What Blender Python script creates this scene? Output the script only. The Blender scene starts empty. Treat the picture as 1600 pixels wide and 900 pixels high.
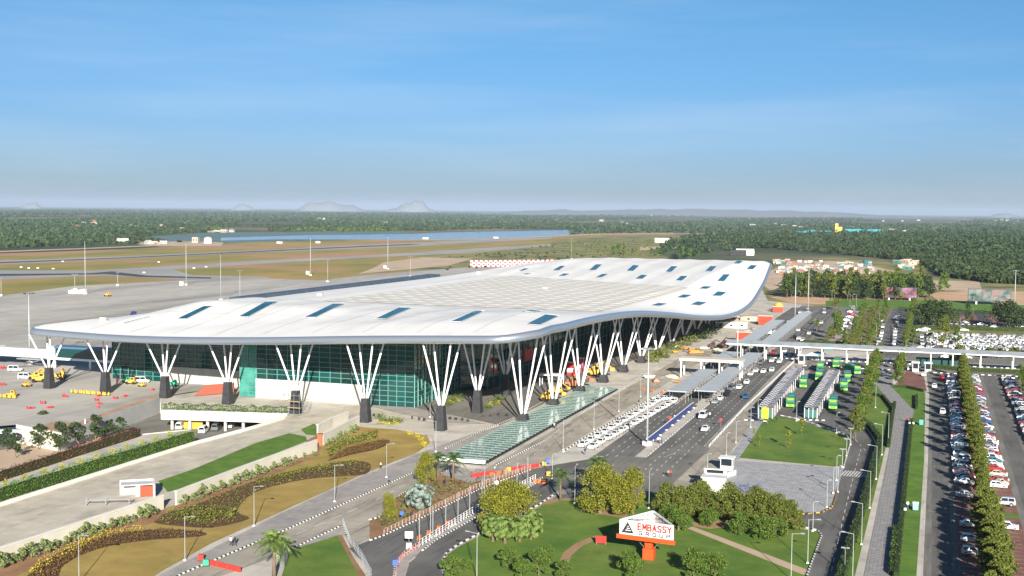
import bpy, bmesh, math, random
import numpy as np
from mathutils import Vector, Matrix
from mathutils.bvhtree import BVHTree
from mathutils.geometry import tessellate_polygon
random.seed(7); rng = np.random.default_rng(7)
PI = math.pi
C = bpy.context.scene.collection
SC = bpy.context.scene

# ------------------------------------------------------------------ camera, world, sun, exposure
CAMH = 60.0
F_PX = 1900.0
YAW, PITCH, ROLL = math.atan(655/1900), math.radians(3.69), math.radians(0.54)
RM = Matrix.Rotation(YAW, 4, 'Z') @ Matrix.Rotation(PI/2-PITCH, 4, 'X') @ Matrix.Rotation(ROLL, 4, 'Z')
cd = bpy.data.cameras.new('camera'); cam = bpy.data.objects.new('camera', cd); C.objects.link(cam)
cam.matrix_world = Matrix.Translation((0, 0, CAMH)) @ RM
cd.sensor_width = 36; cd.lens = 36*F_PX/1600; cd.clip_start = 1; cd.clip_end = 120000
SC.camera = cam

SUN_EL = math.radians(19); SH = math.radians(25.3)      # shadows run 25 degrees left of +Y
sd = Vector((math.sin(SH)*math.cos(SUN_EL), -math.cos(SH)*math.cos(SUN_EL), math.sin(SUN_EL)))
sl = bpy.data.lights.new('sun', 'SUN'); sl.energy = 5.0; sl.angle = math.radians(0.5); sl.color = (1.0, 0.93, 0.82)
so = bpy.data.objects.new('sun', sl); C.objects.link(so); so.rotation_euler = sd.to_track_quat('Z', 'Y').to_euler(); so.location = sd*3000
W = bpy.data.worlds.new('World'); SC.world = W; W.use_nodes = True
nt = W.node_tree; nt.nodes.clear()
out = nt.nodes.new('ShaderNodeOutputWorld'); bg = nt.nodes.new('ShaderNodeBackground'); sky = nt.nodes.new('ShaderNodeTexSky')
sky.sky_type = 'NISHITA'; sky.sun_disc = False; sky.sun_elevation = SUN_EL
sky.sun_rotation = math.atan2(sd.x, sd.y)
sky.altitude = 60; sky.air_density = 1.0; sky.dust_density = 0.3; sky.ozone_density = 1.5
bg.inputs['Strength'].default_value = 0.05
# thin high cirrus streaks in the sky itself
tc = nt.nodes.new('ShaderNodeTexCoord'); mp = nt.nodes.new('ShaderNodeMapping')
mp.inputs['Scale'].default_value = (1.2, 1.2, 14); mp.inputs['Rotation'].default_value = (0.0, 0.11, 0.5)
nz = nt.nodes.new('ShaderNodeTexNoise'); nz.inputs['Scale'].default_value = 2.2; nz.inputs['Detail'].default_value = 6; nz.inputs['Roughness'].default_value = 0.55
cr = nt.nodes.new('ShaderNodeValToRGB'); cr.color_ramp.elements[0].position = 0.45; cr.color_ramp.elements[1].position = 0.85
cr.color_ramp.elements[0].color = (0, 0, 0, 1); cr.color_ramp.elements[1].color = (0.26, 0.26, 0.26, 1)
hs = nt.nodes.new('ShaderNodeHueSaturation'); hs.inputs['Saturation'].default_value = 1.1; hs.inputs['Hue'].default_value = 0.5
mxs = nt.nodes.new('ShaderNodeMix'); mxs.data_type = 'RGBA'; mxs.inputs[7].default_value = (7.0, 8.0, 9.0, 1)
L = nt.links.new
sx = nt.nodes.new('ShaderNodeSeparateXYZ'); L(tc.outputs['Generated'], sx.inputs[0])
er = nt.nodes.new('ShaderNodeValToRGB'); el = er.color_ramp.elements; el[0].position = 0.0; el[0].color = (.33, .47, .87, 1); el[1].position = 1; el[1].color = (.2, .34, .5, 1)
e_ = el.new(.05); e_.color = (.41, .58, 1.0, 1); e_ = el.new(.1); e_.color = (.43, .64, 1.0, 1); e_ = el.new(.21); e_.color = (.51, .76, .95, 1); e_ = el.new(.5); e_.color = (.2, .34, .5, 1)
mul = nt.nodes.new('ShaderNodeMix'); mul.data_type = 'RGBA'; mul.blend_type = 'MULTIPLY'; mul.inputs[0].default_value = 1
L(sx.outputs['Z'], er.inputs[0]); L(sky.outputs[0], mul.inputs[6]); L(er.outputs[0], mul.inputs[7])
L(tc.outputs['Generated'], mp.inputs['Vector']); L(mp.outputs[0], nz.inputs['Vector']); L(nz.outputs['Fac'], cr.inputs[0])
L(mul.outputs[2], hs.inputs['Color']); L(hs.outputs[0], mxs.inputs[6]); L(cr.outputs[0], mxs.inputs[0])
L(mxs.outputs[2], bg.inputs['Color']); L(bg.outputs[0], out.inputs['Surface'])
SC.view_settings.view_transform = 'Standard'; SC.view_settings.look = 'None'; SC.view_settings.gamma = 1
SC.view_settings.exposure = 1.1
SC.render.engine = 'CYCLES'; SC.cycles.use_denoising = True
SC.cycles.max_bounces = 6; SC.cycles.volume_bounces = 1; SC.cycles.transparent_max_bounces = 6

# ------------------------------------------------------------------ helpers
def G(px, py, z=0.0):
    """Point on the level z seen at pixel (px, py) of the 1600 x 900 photograph."""
    d = RM.to_3x3() @ Vector((px-800, 450-py, -F_PX)); t = (z-CAMH)/d.z
    return Vector((d.x*t, d.y*t, z))
def ray(px, py):
    return (RM.to_3x3() @ Vector((px-800, 450-py, -F_PX))).normalized()
def g2(p, z=0.0):
    v = G(p[0], p[1], z); return (v.x, v.y)

_mats = {}
def mat(name, col, rough=0.8, col2=None, scale=0.5, detail=3, metal=0.0, bump=0.0, bscale=None, lo=0.35, hi=0.65, spec=0.3, stretch=None, island=None, col3=None, scale3=None, slabs=None, wear=None):
    if name in _mats: return _mats[name]
    m = bpy.data.materials.new(name); m.use_nodes = True; n = m.node_tree.nodes; l = m.node_tree.links.new
    b = n['Principled BSDF']; b.inputs['Roughness'].default_value = rough; b.inputs['Metallic'].default_value = metal
    b.inputs['Specular IOR Level'].default_value = spec
    b.inputs['Base Color'].default_value = (*col, 1)
    src = None
    if col2 is not None:
        if island:
            g = n.new('ShaderNodeNewGeometry'); fac = g.outputs['Random Per Island']; lo_, hi_ = 0.0, 1.0
        else:
            t = n.new('ShaderNodeTexCoord'); nz = n.new('ShaderNodeTexNoise'); nz.inputs['Scale'].default_value = scale
            nz.inputs['Detail'].default_value = detail; nz.inputs['Roughness'].default_value = 0.62
            if stretch:
                mp = n.new('ShaderNodeMapping'); mp.inputs['Scale'].default_value = stretch
                l(t.outputs['Object'], mp.inputs[0]); l(mp.outputs[0], nz.inputs['Vector'])
            else: l(t.outputs['Object'], nz.inputs['Vector'])
            fac = nz.outputs['Fac']; lo_, hi_ = lo, hi
        r = n.new('ShaderNodeValToRGB'); r.color_ramp.elements[0].position = lo_; r.color_ramp.elements[1].position = hi_
        r.color_ramp.elements[0].color = (*col, 1); r.color_ramp.elements[1].color = (*col2, 1)
        l(fac, r.inputs[0]); src = r.outputs[0]
        if col3 is not None:
            t = n.new('ShaderNodeTexCoord'); nz = n.new('ShaderNodeTexNoise'); nz.inputs['Scale'].default_value = scale3
            nz.inputs['Detail'].default_value = 5; l(t.outputs['Object'], nz.inputs['Vector'])
            r2 = n.new('ShaderNodeValToRGB'); r2.color_ramp.elements[0].position = 0.5; r2.color_ramp.elements[1].position = 0.62
            l(nz.outputs['Fac'], r2.inputs[0])
            mx = n.new('ShaderNodeMix'); mx.data_type = 'RGBA'; l(r2.outputs[0], mx.inputs[0]); l(src, mx.inputs[6]); mx.inputs[7].default_value = (*col3, 1)
            src = mx.outputs[2]
        if wear:      # tyre marks, stains and patches: (scale, stretch, colour, amount)
            t = n.new('ShaderNodeTexCoord'); mp = n.new('ShaderNodeMapping'); mp.inputs['Scale'].default_value = wear[1]; nz = n.new('ShaderNodeTexNoise')
            nz.inputs['Scale'].default_value = wear[0]; nz.inputs['Detail'].default_value = 7; nz.inputs['Roughness'].default_value = .7
            l(t.outputs['Object'], mp.inputs[0]); l(mp.outputs[0], nz.inputs['Vector'])
            r3 = n.new('ShaderNodeValToRGB'); r3.color_ramp.elements[0].position = .5; r3.color_ramp.elements[1].position = .68; r3.color_ramp.elements[1].color = (wear[3],)*3+(1,)
            l(nz.outputs['Fac'], r3.inputs[0]); mx = n.new('ShaderNodeMix'); mx.data_type = 'RGBA'; l(r3.outputs[0], mx.inputs[0]); l(src, mx.inputs[6]); mx.inputs[7].default_value = (*wear[2], 1); src = mx.outputs[2]
        if slabs:     # joints between slabs: (length, height, joint width, joint colour, joint strength)
            t = n.new('ShaderNodeTexCoord'); bk = n.new('ShaderNodeTexBrick'); bk.inputs['Scale'].default_value = 1; bk.inputs['Brick Width'].default_value = slabs[0]; bk.inputs['Row Height'].default_value = slabs[1]
            bk.inputs['Mortar Size'].default_value = slabs[2]; bk.inputs['Mortar Smooth'].default_value = .2; bk.offset = slabs[5] if len(slabs) > 5 else 0
            bk.inputs['Color1'].default_value = (.8, .8, .8, 1); bk.inputs['Color2'].default_value = (1, 1, 1, 1); bk.inputs['Mortar'].default_value = (slabs[4],)*3+(1,)
            l(t.outputs['Object'], bk.inputs['Vector']); mx = n.new('ShaderNodeMix'); mx.data_type = 'RGBA'; mx.blend_type = 'MULTIPLY'; mx.inputs[0].default_value = slabs[3]
            l(src, mx.inputs[6]); l(bk.outputs['Color'], mx.inputs[7]); src = mx.outputs[2]
        l(src, b.inputs['Base Color'])
    if bump:
        t = n.new('ShaderNodeTexCoord'); nb = n.new('ShaderNodeTexNoise'); nb.inputs['Scale'].default_value = bscale or 1.0; nb.inputs['Detail'].default_value = 4
        bp = n.new('ShaderNodeBump'); bp.inputs['Strength'].default_value = 1; bp.inputs['Distance'].default_value = bump
        l(t.outputs['Object'], nb.inputs['Vector']); l(nb.outputs['Fac'], bp.inputs['Height']); l(bp.outputs[0], b.inputs['Normal'])
    _mats[name] = m; return m

class MB:
    """Collects faces with material slots; build() links them as one mesh object."""
    def __init__(s): s.v = []; s.f = []; s.m = []; s.cur = 0
    def face(s, pts):
        i = len(s.v); s.v.extend([tuple(p) for p in pts]); s.f.append(tuple(range(i, i+len(pts)))); s.m.append(s.cur)
    def box(s, x0, x1, y0, y1, z0, z1):
        s.prism([(x0, y0), (x1, y0), (x1, y1), (x0, y1)], z0, z1)
    def obox(s, c, dx, dy, dz, rz=0.0):
        ca, sa = math.cos(rz), math.sin(rz)
        s.prism([(c[0]+ca*a-sa*b, c[1]+sa*a+ca*b) for a, b in ((-dx/2, -dy/2), (dx/2, -dy/2), (dx/2, dy/2), (-dx/2, dy/2))], c[2], c[2]+dz)
    def prism(s, poly, z0, z1, top=None):
        """poly counter-clockwise; top: optional other polygon for the upper ring"""
        i = len(s.v); n = len(poly); top = top or poly
        s.v.extend([(p[0], p[1], z0) for p in poly]); s.v.extend([(p[0], p[1], z1) for p in top])
        for k in range(n):
            s.f.append((i+k, i+(k+1) % n, i+n+(k+1) % n, i+n+k)); s.m.append(s.cur)
        s.f.append(tuple(i+n+k for k in range(n))); s.m.append(s.cur)
        s.f.append(tuple(i+n-1-k for k in range(n))); s.m.append(s.cur)
    def tube(s, pts, r, n=6, caps=True):
        pts = [Vector(p) for p in pts]; rs = r if isinstance(r, (list, tuple)) else [r]*len(pts)
        i = len(s.v)
        for k, p in enumerate(pts):
            d = (pts[min(k+1, len(pts)-1)]-pts[max(k-1, 0)]).normalized()
            a = d.orthogonal().normalized() if abs(d.z) > .9 else d.cross(Vector((0, 0, 1))).normalized()
            b = d.cross(a)
            for j in range(n):
                t = 2*PI*j/n; s.v.append(tuple(p+rs[k]*(math.cos(t)*a+math.sin(t)*b)))
        for k in range(len(pts)-1):
            for j in range(n):
                s.f.append((i+k*n+j, i+k*n+(j+1) % n, i+(k+1)*n+(j+1) % n, i+(k+1)*n+j)); s.m.append(s.cur)
        if caps:
            s.f.append(tuple(i+j for j in range(n))[::-1]); s.m.append(s.cur)
            e = i+(len(pts)-1)*n; s.f.append(tuple(e+j for j in range(n))); s.m.append(s.cur)
    def lathe(s, c, prof, n=12, axis='Z'):
        i = len(s.v)
        for r, z in prof:
            for j in range(n):
                t = 2*PI*j/n; a, b = r*math.cos(t), r*math.sin(t)
                s.v.append({'Z': (c[0]+a, c[1]+b, c[2]+z), 'X': (c[0]+z, c[1]+a, c[2]+b), 'Y': (c[0]+a, c[1]+z, c[2]-b)}[axis])
        for k in range(len(prof)-1):
            for j in range(n):
                s.f.append((i+k*n+j, i+k*n+(j+1) % n, i+(k+1)*n+(j+1) % n, i+(k+1)*n+j)); s.m.append(s.cur)
        s.f.append(tuple(i+j for j in range(n))[::-1]); s.m.append(s.cur)
        e = i+(len(prof)-1)*n; s.f.append(tuple(e+j for j in range(n))); s.m.append(s.cur)
    def mesh(s, name, mats, smooth=False):
        me = bpy.data.meshes.new(name); me.from_pydata(s.v, [], s.f)
        for m in (mats if isinstance(mats, (list, tuple)) else [mats]): me.materials.append(m)
        me.polygons.foreach_set('material_index', s.m)
        if smooth: me.polygons.foreach_set('use_smooth', [True]*len(s.f))
        me.update(); return me
    def build(s, name, mats, parent=None, smooth=False, loc=None, rz=0):
        return link(name, s.mesh(name, mats, smooth), parent, loc, rz)

def link(name, me, parent=None, loc=None, rz=0):
    o = bpy.data.objects.new(name, me); C.objects.link(o)
    if parent is not None: o.parent = parent
    if loc is not None: o.location = loc
    if rz: o.rotation_euler = (0, 0, rz)
    return o
def tag(o, label=None, cat=None, group=None, kind=None):
    if label: o['label'] = label
    if cat: o['category'] = cat
    if group: o['group'] = group
    if kind: o['kind'] = kind
    return o
def thing(name, loc=(0, 0, 0), rz=0, label=None, cat=None, group=None):
    return tag(link(name, None, None, loc, rz), label, cat, group)
def copy_tree(o, parent=None):
    c = o.copy(); C.objects.link(c)
    if parent is not None: c.parent = parent
    for ch in list(KIDS.get(o.name, ())): copy_tree(ch, c)
    return c
KIDS = {}
def freeze(o):
    """remember the children of a template so that copies need no scene search"""
    KIDS[o.name] = list(o.children)
    for c in o.children: freeze(c)
    return o
def place(t, loc, rz=0, label=None, group=None, scale=None, used=set()):
    """the template itself the first time, then copies of it and all of its parts"""
    if t.name not in used: used.add(t.name); o = t
    else: o = copy_tree(t)
    o.location = loc; o.rotation_euler = (0, 0, rz)
    if scale: o.scale = scale if isinstance(scale, tuple) else (scale,)*3
    if label: o['label'] = label
    if group: o['group'] = group
    return o
ONES = ['', 'first', 'second', 'third', 'fourth', 'fifth', 'sixth', 'seventh', 'eighth', 'ninth', 'tenth', 'eleventh', 'twelfth', 'thirteenth', 'fourteenth', 'fifteenth', 'sixteenth', 'seventeenth', 'eighteenth', 'nineteenth']
TENS = {2: 'twent', 3: 'thirt', 4: 'fort', 5: 'fift', 6: 'sixt', 7: 'sevent', 8: 'eight', 9: 'ninet'}
def nth(n):
    if n < 20: return ONES[n]
    if n % 10 == 0: return TENS[n//10]+'ieth'
    return TENS[n//10]+'y-'+ONES[n % 10]

def sheet(name, poly, z, m, kind='structure', world=False):
    """a flat surface: poly in photo pixels (or world metres), laid at height z"""
    p = [Vector((q[0], q[1], z)) for q in poly] if world else [Vector((*g2(q), z)) for q in poly]
    tri = tessellate_polygon([p])
    b = MB(); b.v = [tuple(q) for q in p]
    for t in tri:
        a, c_, d = (p[k] for k in t)
        b.f.append(tuple(t) if (c_-a).cross(d-a).z > 0 else tuple(t)[::-1]); b.m.append(0)
    o = b.build(name, m)
    return tag(o, kind=kind)
def rect(x0, x1, y0, y1): return [(x0, y0), (x1, y0), (x1, y1), (x0, y1)]
def smoothline(pts, n=6):
    """Catmull-Rom through 2-D or 3-D points"""
    P = [np.array(p, float) for p in pts]; P = [2*P[0]-P[1]]+P+[2*P[-1]-P[-2]]; o = []
    for k in range(1, len(P)-2):
        for j in range(n):
            t = j/n; a, b, c, d = P[k-1:k+3]
            o.append(tuple(.5*((2*b)+(c-a)*t+(2*a-5*b+4*c-d)*t*t+(3*b-a-3*c+d)*t**3)))
    o.append(tuple(P[-2])); return o
def resample(pts, step):
    P = [np.array(p, float) for p in pts]; o = [P[0]]; acc = 0
    for a, b in zip(P, P[1:]):
        l = np.linalg.norm(b-a); t = step-acc
        while t <= l: o.append(a+(b-a)*t/l); t += step
        acc = l-(t-step)
    return [tuple(q) for q in o]

# ------------------------------------------------------------------ materials
asphalt = mat('asphalt', (.112, .11, .106), .9, (.175, .17, .16), .06, 6, bump=.02, bscale=2, wear=(.9, (1, .07, 1), (.06, .06, .06), .7))
asphalt_dark = mat('asphalt_dark', (.05, .055, .065), .9, (.085, .09, .1), .05, 6)
asphalt_old = mat('asphalt_worn', (.165, .158, .145), .9, (.24, .23, .205), .05, 6, wear=(.6, (1, .1, 1), (.09, .088, .085), .7))
tan_paving = mat('tan_paving', (.36, .325, .27), .9, (.46, .42, .35), .07, 6, wear=(.5, (1, .12, 1), (.17, .155, .135), .8), slabs=(4.5, 4.5, .06, .8, .6))
concrete = mat('concrete', (.53, .495, .44), .9, (.64, .6, .535), .05, 6, wear=(.12, (1, 1, 1), (.3, .28, .25), .6), slabs=(4, 4, .05, .8, .7))
concrete_apron = mat('apron_concrete', (.4, .385, .36), .9, (.56, .53, .475), .014, 9, stretch=(1, .16, 1), lo=.36, hi=.64, wear=(.03, (1, .12, 1), (.24, .235, .225), .75), slabs=(7.5, 7.5, .12, .7, .6))
beige_paving = mat('beige_paving', (.53, .485, .4), .9, (.62, .57, .475), .08, 6, wear=(.2, (1, .4, 1), (.32, .29, .24), .7), slabs=(2.5, 2.5, .05, .7, .75))
pavement_m = mat('pavement_slabs', (.34, .32, .305), .9, (.45, .41, .38), .1, 5, wear=(.3, (1, 1, 1), (.25, .23, .21), .6), slabs=(1.8, 1.8, .05, .7, .7))
pink_paver = mat('red_pavers', (.2, .085, .07), .9, (.3, .15, .12), .25, 5, slabs=(1.2, .6, .05, .8, .6, .5))
block_paver = mat('block_pavers', (.29, .285, .295), .9, (.39, .38, .375), .9, 3, slabs=(1.3, .8, .09, .9, .55, .5))
blue_paver = mat('pale_pavers', (.35, .36, .385), .9, (.48, .48, .49), .5, 4, slabs=(1.5, 1.0, .09, .9, .6, .5))
grass_m = mat('lawn_grass', (.07, .15, .018), .95, (.145, .225, .032), .12, 7, bump=.06, bscale=3, wear=(.06, (1, .6, 1), (.24, .25, .05), .4))
grass_b = mat('bright_grass', (.07, .16, .018), .95, (.13, .23, .03), .25, 6, bump=.06, bscale=3)
dry_grass = mat('dry_grass', (.3, .21, .055), .95, (.42, .3, .09), .12, 7, bump=.05, bscale=2, wear=(.09, (1, 1, 1), (.22, .2, .05), .6))
scrub_m = mat('airfield_grass', (.18, .2, .04), .95, (.42, .28, .09), .012, 8, stretch=(1, .4, 1), col3=(.42, .24, .13), scale3=.006)
scrub_g = mat('scrub_ground', (.17, .19, .055), .95, (.32, .26, .1), .03, 8, col3=(.09, .12, .045), scale3=.02)
soil_red = mat('red_soil', (.26, .135, .07), .95, (.36, .21, .12), .15, 6, wear=(.35, (1, 1, 1), (.1, .11, .03), .7))
soil_tan = mat('tan_soil', (.46, .34, .24), .95, (.58, .45, .33), .04, 7)
mulch = mat('mulch', (.075, .04, .022), .95, (.15, .08, .04), .6, 5)
white_paint = mat('white_paint', (.78, .78, .76), .6)
road_paint = mat('road_paint', (.6, .6, .58), .8)
dark_paint = mat('dark_paint', (.03, .03, .032), .7)
white_wall = mat('white_render', (.62, .6, .55), .85, (.7, .68, .63), .15, 5)
beige_wall = mat('beige_render', (.52, .49, .41), .85, (.6, .57, .49), .25, 5)
grey_wall = mat('grey_concrete', (.38, .39, .4), .85, (.46, .465, .47), .12, 5)
white_metal = mat('white_metal', (.78, .79, .8), .35, spec=.5)
steel = mat('galvanised_steel', (.42, .44, .45), .4, metal=.6)
silver = mat('silver_fascia', (.48, .54, .62), .3, metal=.75)
charcoal = mat('charcoal_stone', (.026, .027, .03), .7, (.042, .042, .046), .8, 4)
glass_m = mat('dark_glass', (.015, .025, .035), .08, spec=.6)
rubber = mat('rubber', (.02, .02, .02), .85)
red_paint = mat('red_paint', (.46, .03, .025), .5)
orange_paint = mat('orange_paint', (.62, .075, .015), .5)
yellow_paint = mat('yellow_paint', (.55, .33, .05), .6)
blue_paint = mat('blue_paint', (.04, .12, .5), .5)
green_paint = mat('green_paint', (.03, .35, .2), .5)
wood = mat('bark', (.12, .085, .055), .9, (.2, .15, .1), 2.0, 4)
def leaf(name, a, b): return mat(name, a, .75, b, island=True, spec=.15)
leaf_yellow = leaf('leaf_yellow_green', (.055, .075, .01), (.27, .26, .03))
leaf_green = leaf('leaf_green', (.035, .07, .012), (.12, .18, .03))
leaf_dark = leaf('leaf_dark', (.015, .035, .012), (.06, .085, .028))
leaf_olive = leaf('leaf_olive', (.045, .07, .012), (.17, .185, .035))
leaf_silver = leaf('leaf_silver', (.09, .14, .12), (.25, .31, .28))
leaf_palm = leaf('leaf_palm', (.05, .09, .02), (.17, .23, .06))
leaf_red = leaf('leaf_red', (.05, .02, .015), (.2, .07, .05))
leaf_pine = leaf('leaf_pine', (.018, .04, .016), (.055, .085, .03))
leaf_pale = leaf('leaf_pale', (.09, .13, .04), (.24, .28, .11))
flower_m = leaf('leaf_flower', (.3, .26, .02), (.6, .5, .05))
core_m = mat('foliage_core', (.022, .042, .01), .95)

# ------------------------------------------------------------------ ground, far to near
PIT = [(-300, 690), (25, 664), (95, 677), (250, 621), (252, 645), (448, 651), (400, 667), (302, 693), (297, 672), (205, 681), (0, 737), (-300, 822)]
terrain_m = mat('far_country', (.03, .055, .02), .95, (.1, .13, .045), .0016, 9, lo=.4, hi=.62, col3=(.24, .19, .1), scale3=.0011)
def terrain():
    outer = [Vector(p) for p in ((-30000, -400, 0), (30000, -400, 0), (30000, 45000, 0), (-30000, 45000, 0))]
    hole = [Vector((*g2(p), 0)) for p in PIT]
    allp = outer+hole; b = MB(); b.v = [tuple(p) for p in allp]
    for t in tessellate_polygon([outer, hole]):
        a, c_, d = (allp[k] for k in t)
        b.f.append(tuple(t) if (c_-a).cross(d-a).z > 0 else tuple(t)[::-1]); b.m.append(0)
    return tag(b.build('ground', terrain_m), kind='structure')
terrain()
hill_m = mat('hill_rock', (.15, .17, .185), .95, (.18, .195, .21), .002, 6)
def hill(px, base, w, h, d=22000., seed=0):
    """a real hill ridge standing d metres off, w wide and h high"""
    r = random.Random(seed); dr = ray(px, 340); dr.z = 0; dr.normalize(); c = dr*d; s = Vector((dr.y, -dr.x, 0))
    n, m = 28, 8; b = MB(); prof = []
    for i in range(n+1):
        t = i/n; e = sum(base[k][1]*math.exp(-((t-base[k][0])/base[k][2])**2) for k in range(len(base)))
        prof.append(e*h*(1+r.uniform(-.16, .16)) if 0 < i < n else 0)
    for i in range(n+1):
        for j in range(m+1):
            q = math.sin(PI*j/m)**.8 if 0 < j < m else 0
            p = c+s*((i/n-.5)*w)+dr*((j/m-.5)*w*.4); b.v.append((p.x, p.y, -2+q*prof[i]))
    for i in range(n):
        for j in range(m): b.f.append((i*(m+1)+j, (i+1)*(m+1)+j, (i+1)*(m+1)+j+1, i*(m+1)+j+1)); b.m.append(0)
    tag(b.build('hill', hill_m, smooth=True), kind='structure')
hill(640, [(.6, 1, .16), (.42, .5, .2)], 1500, 165, seed=1)
hill(505, [(.35, .55, .1), (.55, 1, .2), (.8, .6, .1)], 1700, 165, seed=2)
hill(380, [(.5, 1, .22)], 800, 118, seed=3)
hill(50, [(.5, 1, .2)], 700, 110, seed=4)
hill(1570, [(.5, 1, .25)], 900, 80, 20000, seed=5)
hill(1120, [(.3, .8, .25), (.65, 1, .3)], 5200, 73, 16000, seed=6)
hill(880, [(.5, 1, .3)], 3200, 66, 15000, seed=7)

sheet('airfield', [(-500, 430), (-200, 401), (0, 396), (200, 389), (400, 378), (600, 375), (850, 366), (1050, 362), (1065, 378), (1010, 390), (1010, 402), (990, 470), (700, 600), (-600, 640)], 0.0050, scrub_m)
sheet('scrub', [(690, 402), (800, 390), (880, 374), (960, 368), (1120, 366), (1130, 372), (1040, 380), (1010, 392), (1045, 402), (1000, 430), (640, 424), (560, 428)], 0.0125, scrub_g)
water_m = mat('lake_water', (.07, .16, .3), .12, spec=.6, bump=.15, bscale=.08)
marsh_m = mat('lake_margin', (.1, .17, .12), .5, (.14, .21, .2), .01, 5)
sheet('marsh', [(210, 371), (330, 363.5), (480, 362.5), (640, 362), (640, 373), (540, 374.5), (430, 377), (330, 381), (240, 378)], 0.0200, marsh_m)
sheet('lake', [(345, 371.5), (480, 367.5), (640, 365.5), (700, 363), (880, 359.5), (910, 359.3), (930, 360.5), (915, 363), (905, 366), (830, 370), (750, 373), (640, 374.3), (540, 374), (430, 374), (345, 376)], 0.0300, water_m)
sheet('path', [(540, 375.2), (640, 375.2), (760, 374), (850, 370.4), (940, 366.2), (1120, 365.6), (1120, 364.6), (940, 364.8), (850, 369), (760, 372.9), (640, 374.5), (540, 374.8)], 0.0400, soil_tan)
sheet('track', [(-100, 397), (0, 394), (120, 389.5), (240, 384.5), (345, 381.5), (345, 379.8), (240, 383), (120, 388), (0, 392), (-100, 395)], 0.0400, soil_tan)
for pts in ([(180, 378.5), (300, 377), (350, 379), (345, 384), (250, 385)],
            [(600, 410), (660, 402), (740, 404), (700, 415), (560, 428), (585, 418)],
            [(1000, 386), (1060, 384), (1075, 387), (1000, 391)]):
    sheet('bare_soil', pts, 0.0450, soil_tan)
runway_m = mat('runway_concrete', (.3, .3, .29), .9, (.4, .39, .37), .01, 6)
sheet('runway', [(-200, 414), (0, 407.5), (200, 400), (400, 391), (560, 383), (640, 379.5), (750, 374.5), (860, 371), (865, 373), (760, 378), (640, 385), (400, 394.8), (200, 404), (0, 413), (-200, 421)], 0.0550, runway_m)
sheet('runway_track', [(-200, 417), (0, 409.6), (200, 402), (400, 392.2), (560, 384.6), (640, 381.3), (660, 382), (560, 386.3), (400, 393.8), (200, 403.3), (0, 411.6), (-200, 419)], 0.0650, asphalt_dark)
sheet('taxiway', [(-200, 420), (0, 422.5), (150, 422.5), (250, 416.5), (400, 407.5), (560, 400), (700, 391), (860, 381), (862, 384), (720, 396), (600, 401), (400, 412.5), (270, 421), (300, 430), (420, 433), (420, 438), (300, 438), (240, 434.5), (165, 430.5), (0, 437), (-200, 442)], 0.0550, runway_m)
sheet('taxiway_track', [(-200, 426), (0, 428), (140, 427), (175, 424), (190, 426), (230, 430.5), (330, 433.5), (330, 435.5), (220, 433), (165, 428.6), (0, 431.5), (-200, 434)], 0.0650, asphalt_dark)
sheet('apron', [(-600, 480), (0, 462), (115, 447), (300, 437.5), (380, 434), (500, 438), (560, 431), (700, 420), (860, 408), (940, 408), (900, 470), (640, 560), (300, 612), (250, 621), (95, 677), (25, 664), (-300, 690), (-900, 720)], 0.0600, concrete_apron)
sheet('bare_soil', [(60, 668), (95, 677), (250, 621), (245, 617), (120, 660), (80, 660)], 0.0655, mat('orange_soil', (.36, .22, .13), .95, (.45, .33, .24), .2, 5))

# forecourt and everything in front, world metres where the plan is square
sheet('forecourt', [(252, 644), (250, 622), (640, 560), (1190, 440), (1290, 440), (1290, 476), (1640, 495), (2400, 560), (2400, 1100), (-200, 1100), (-200, 800), (0, 737), (205, 681), (297, 672), (302, 693), (400, 667), (448, 651)], .07, concrete)
Z = [.072]
def S(name, poly, m, world=False, dz=.002):
    Z[0] += dz; return sheet(name, poly, Z[0], m, world=world)
# construction yard and countryside at the right, behind the roads
S('bare_soil', [(1180, 432), (1215, 408), (1300, 402), (1450, 412), (1640, 430), (1640, 500), (1400, 492), (1200, 470)], scrub_g)
S('bare_soil', [(1185, 440), (1200, 425), (1235, 408), (1330, 408), (1400, 424), (1290, 432), (1235, 428), (1225, 445), (1205, 455)], soil_tan)
S('bare_soil', [(1445, 438), (1530, 440), (1535, 455), (1480, 454), (1450, 452)], soil_tan)
S('bare_soil', [(1450, 458), (1520, 454), (1660, 457), (1660, 482), (1560, 474), (1470, 473)], mat('orange_ground', (.5, .3, .17), .95, (.6, .42, .27), .06, 5))
S('bare_soil', [(1200, 464), (1270, 461), (1296, 466), (1296, 476), (1240, 474)], mat('orange_ground', (.42, .22, .11)))
S('grass_strip', [(1290, 470), (1340, 468), (1460, 470), (1660, 480), (1660, 497), (1540, 489), (1420, 484), (1290, 480)], grass_b)
S('asphalt_yard', rect(-78, -10, 545, 800), asphalt_old, True)
S('garden_strip', rect(-38, -23, 548, 800), mat('garden_ground', (.1, .12, .03), .95, (.25, .17, .07), .12, 5), True)
S('footpath', rect(-44.5, -38.5, 560, 770), mat('pink_paving', (.38, .3, .3), .9, (.46, .38, .37), .3, 4), True)
S('road', rect(-22, -11, 470, 800), asphalt, True)
S('car_park', rect(-9, 130, 520, 660), asphalt_old, True)
S('grass_strip', rect(-11, 130, 640, 690), scrub_g, True)
S('car_park', rect(-8, 130, 690, 800), asphalt_dark, True)
S('paver_bay', rect(14, 26, 712, 770), pink_paver, True); S('paver_bay', rect(31, 46, 720, 775), pink_paver, True)
S('cross_road', rect(-60, 160, 483, 503), asphalt_old, True)
S('road', rect(-73.5, -68, 200, 780), asphalt, True)
S('road', rect(-76.5, -67, 285, 372), asphalt, True)
S('road', rect(-64, -53.6, 262, 780), asphalt, True)
S('road', rect(-82, -67.6, 455, 780), asphalt, True, .001)
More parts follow.
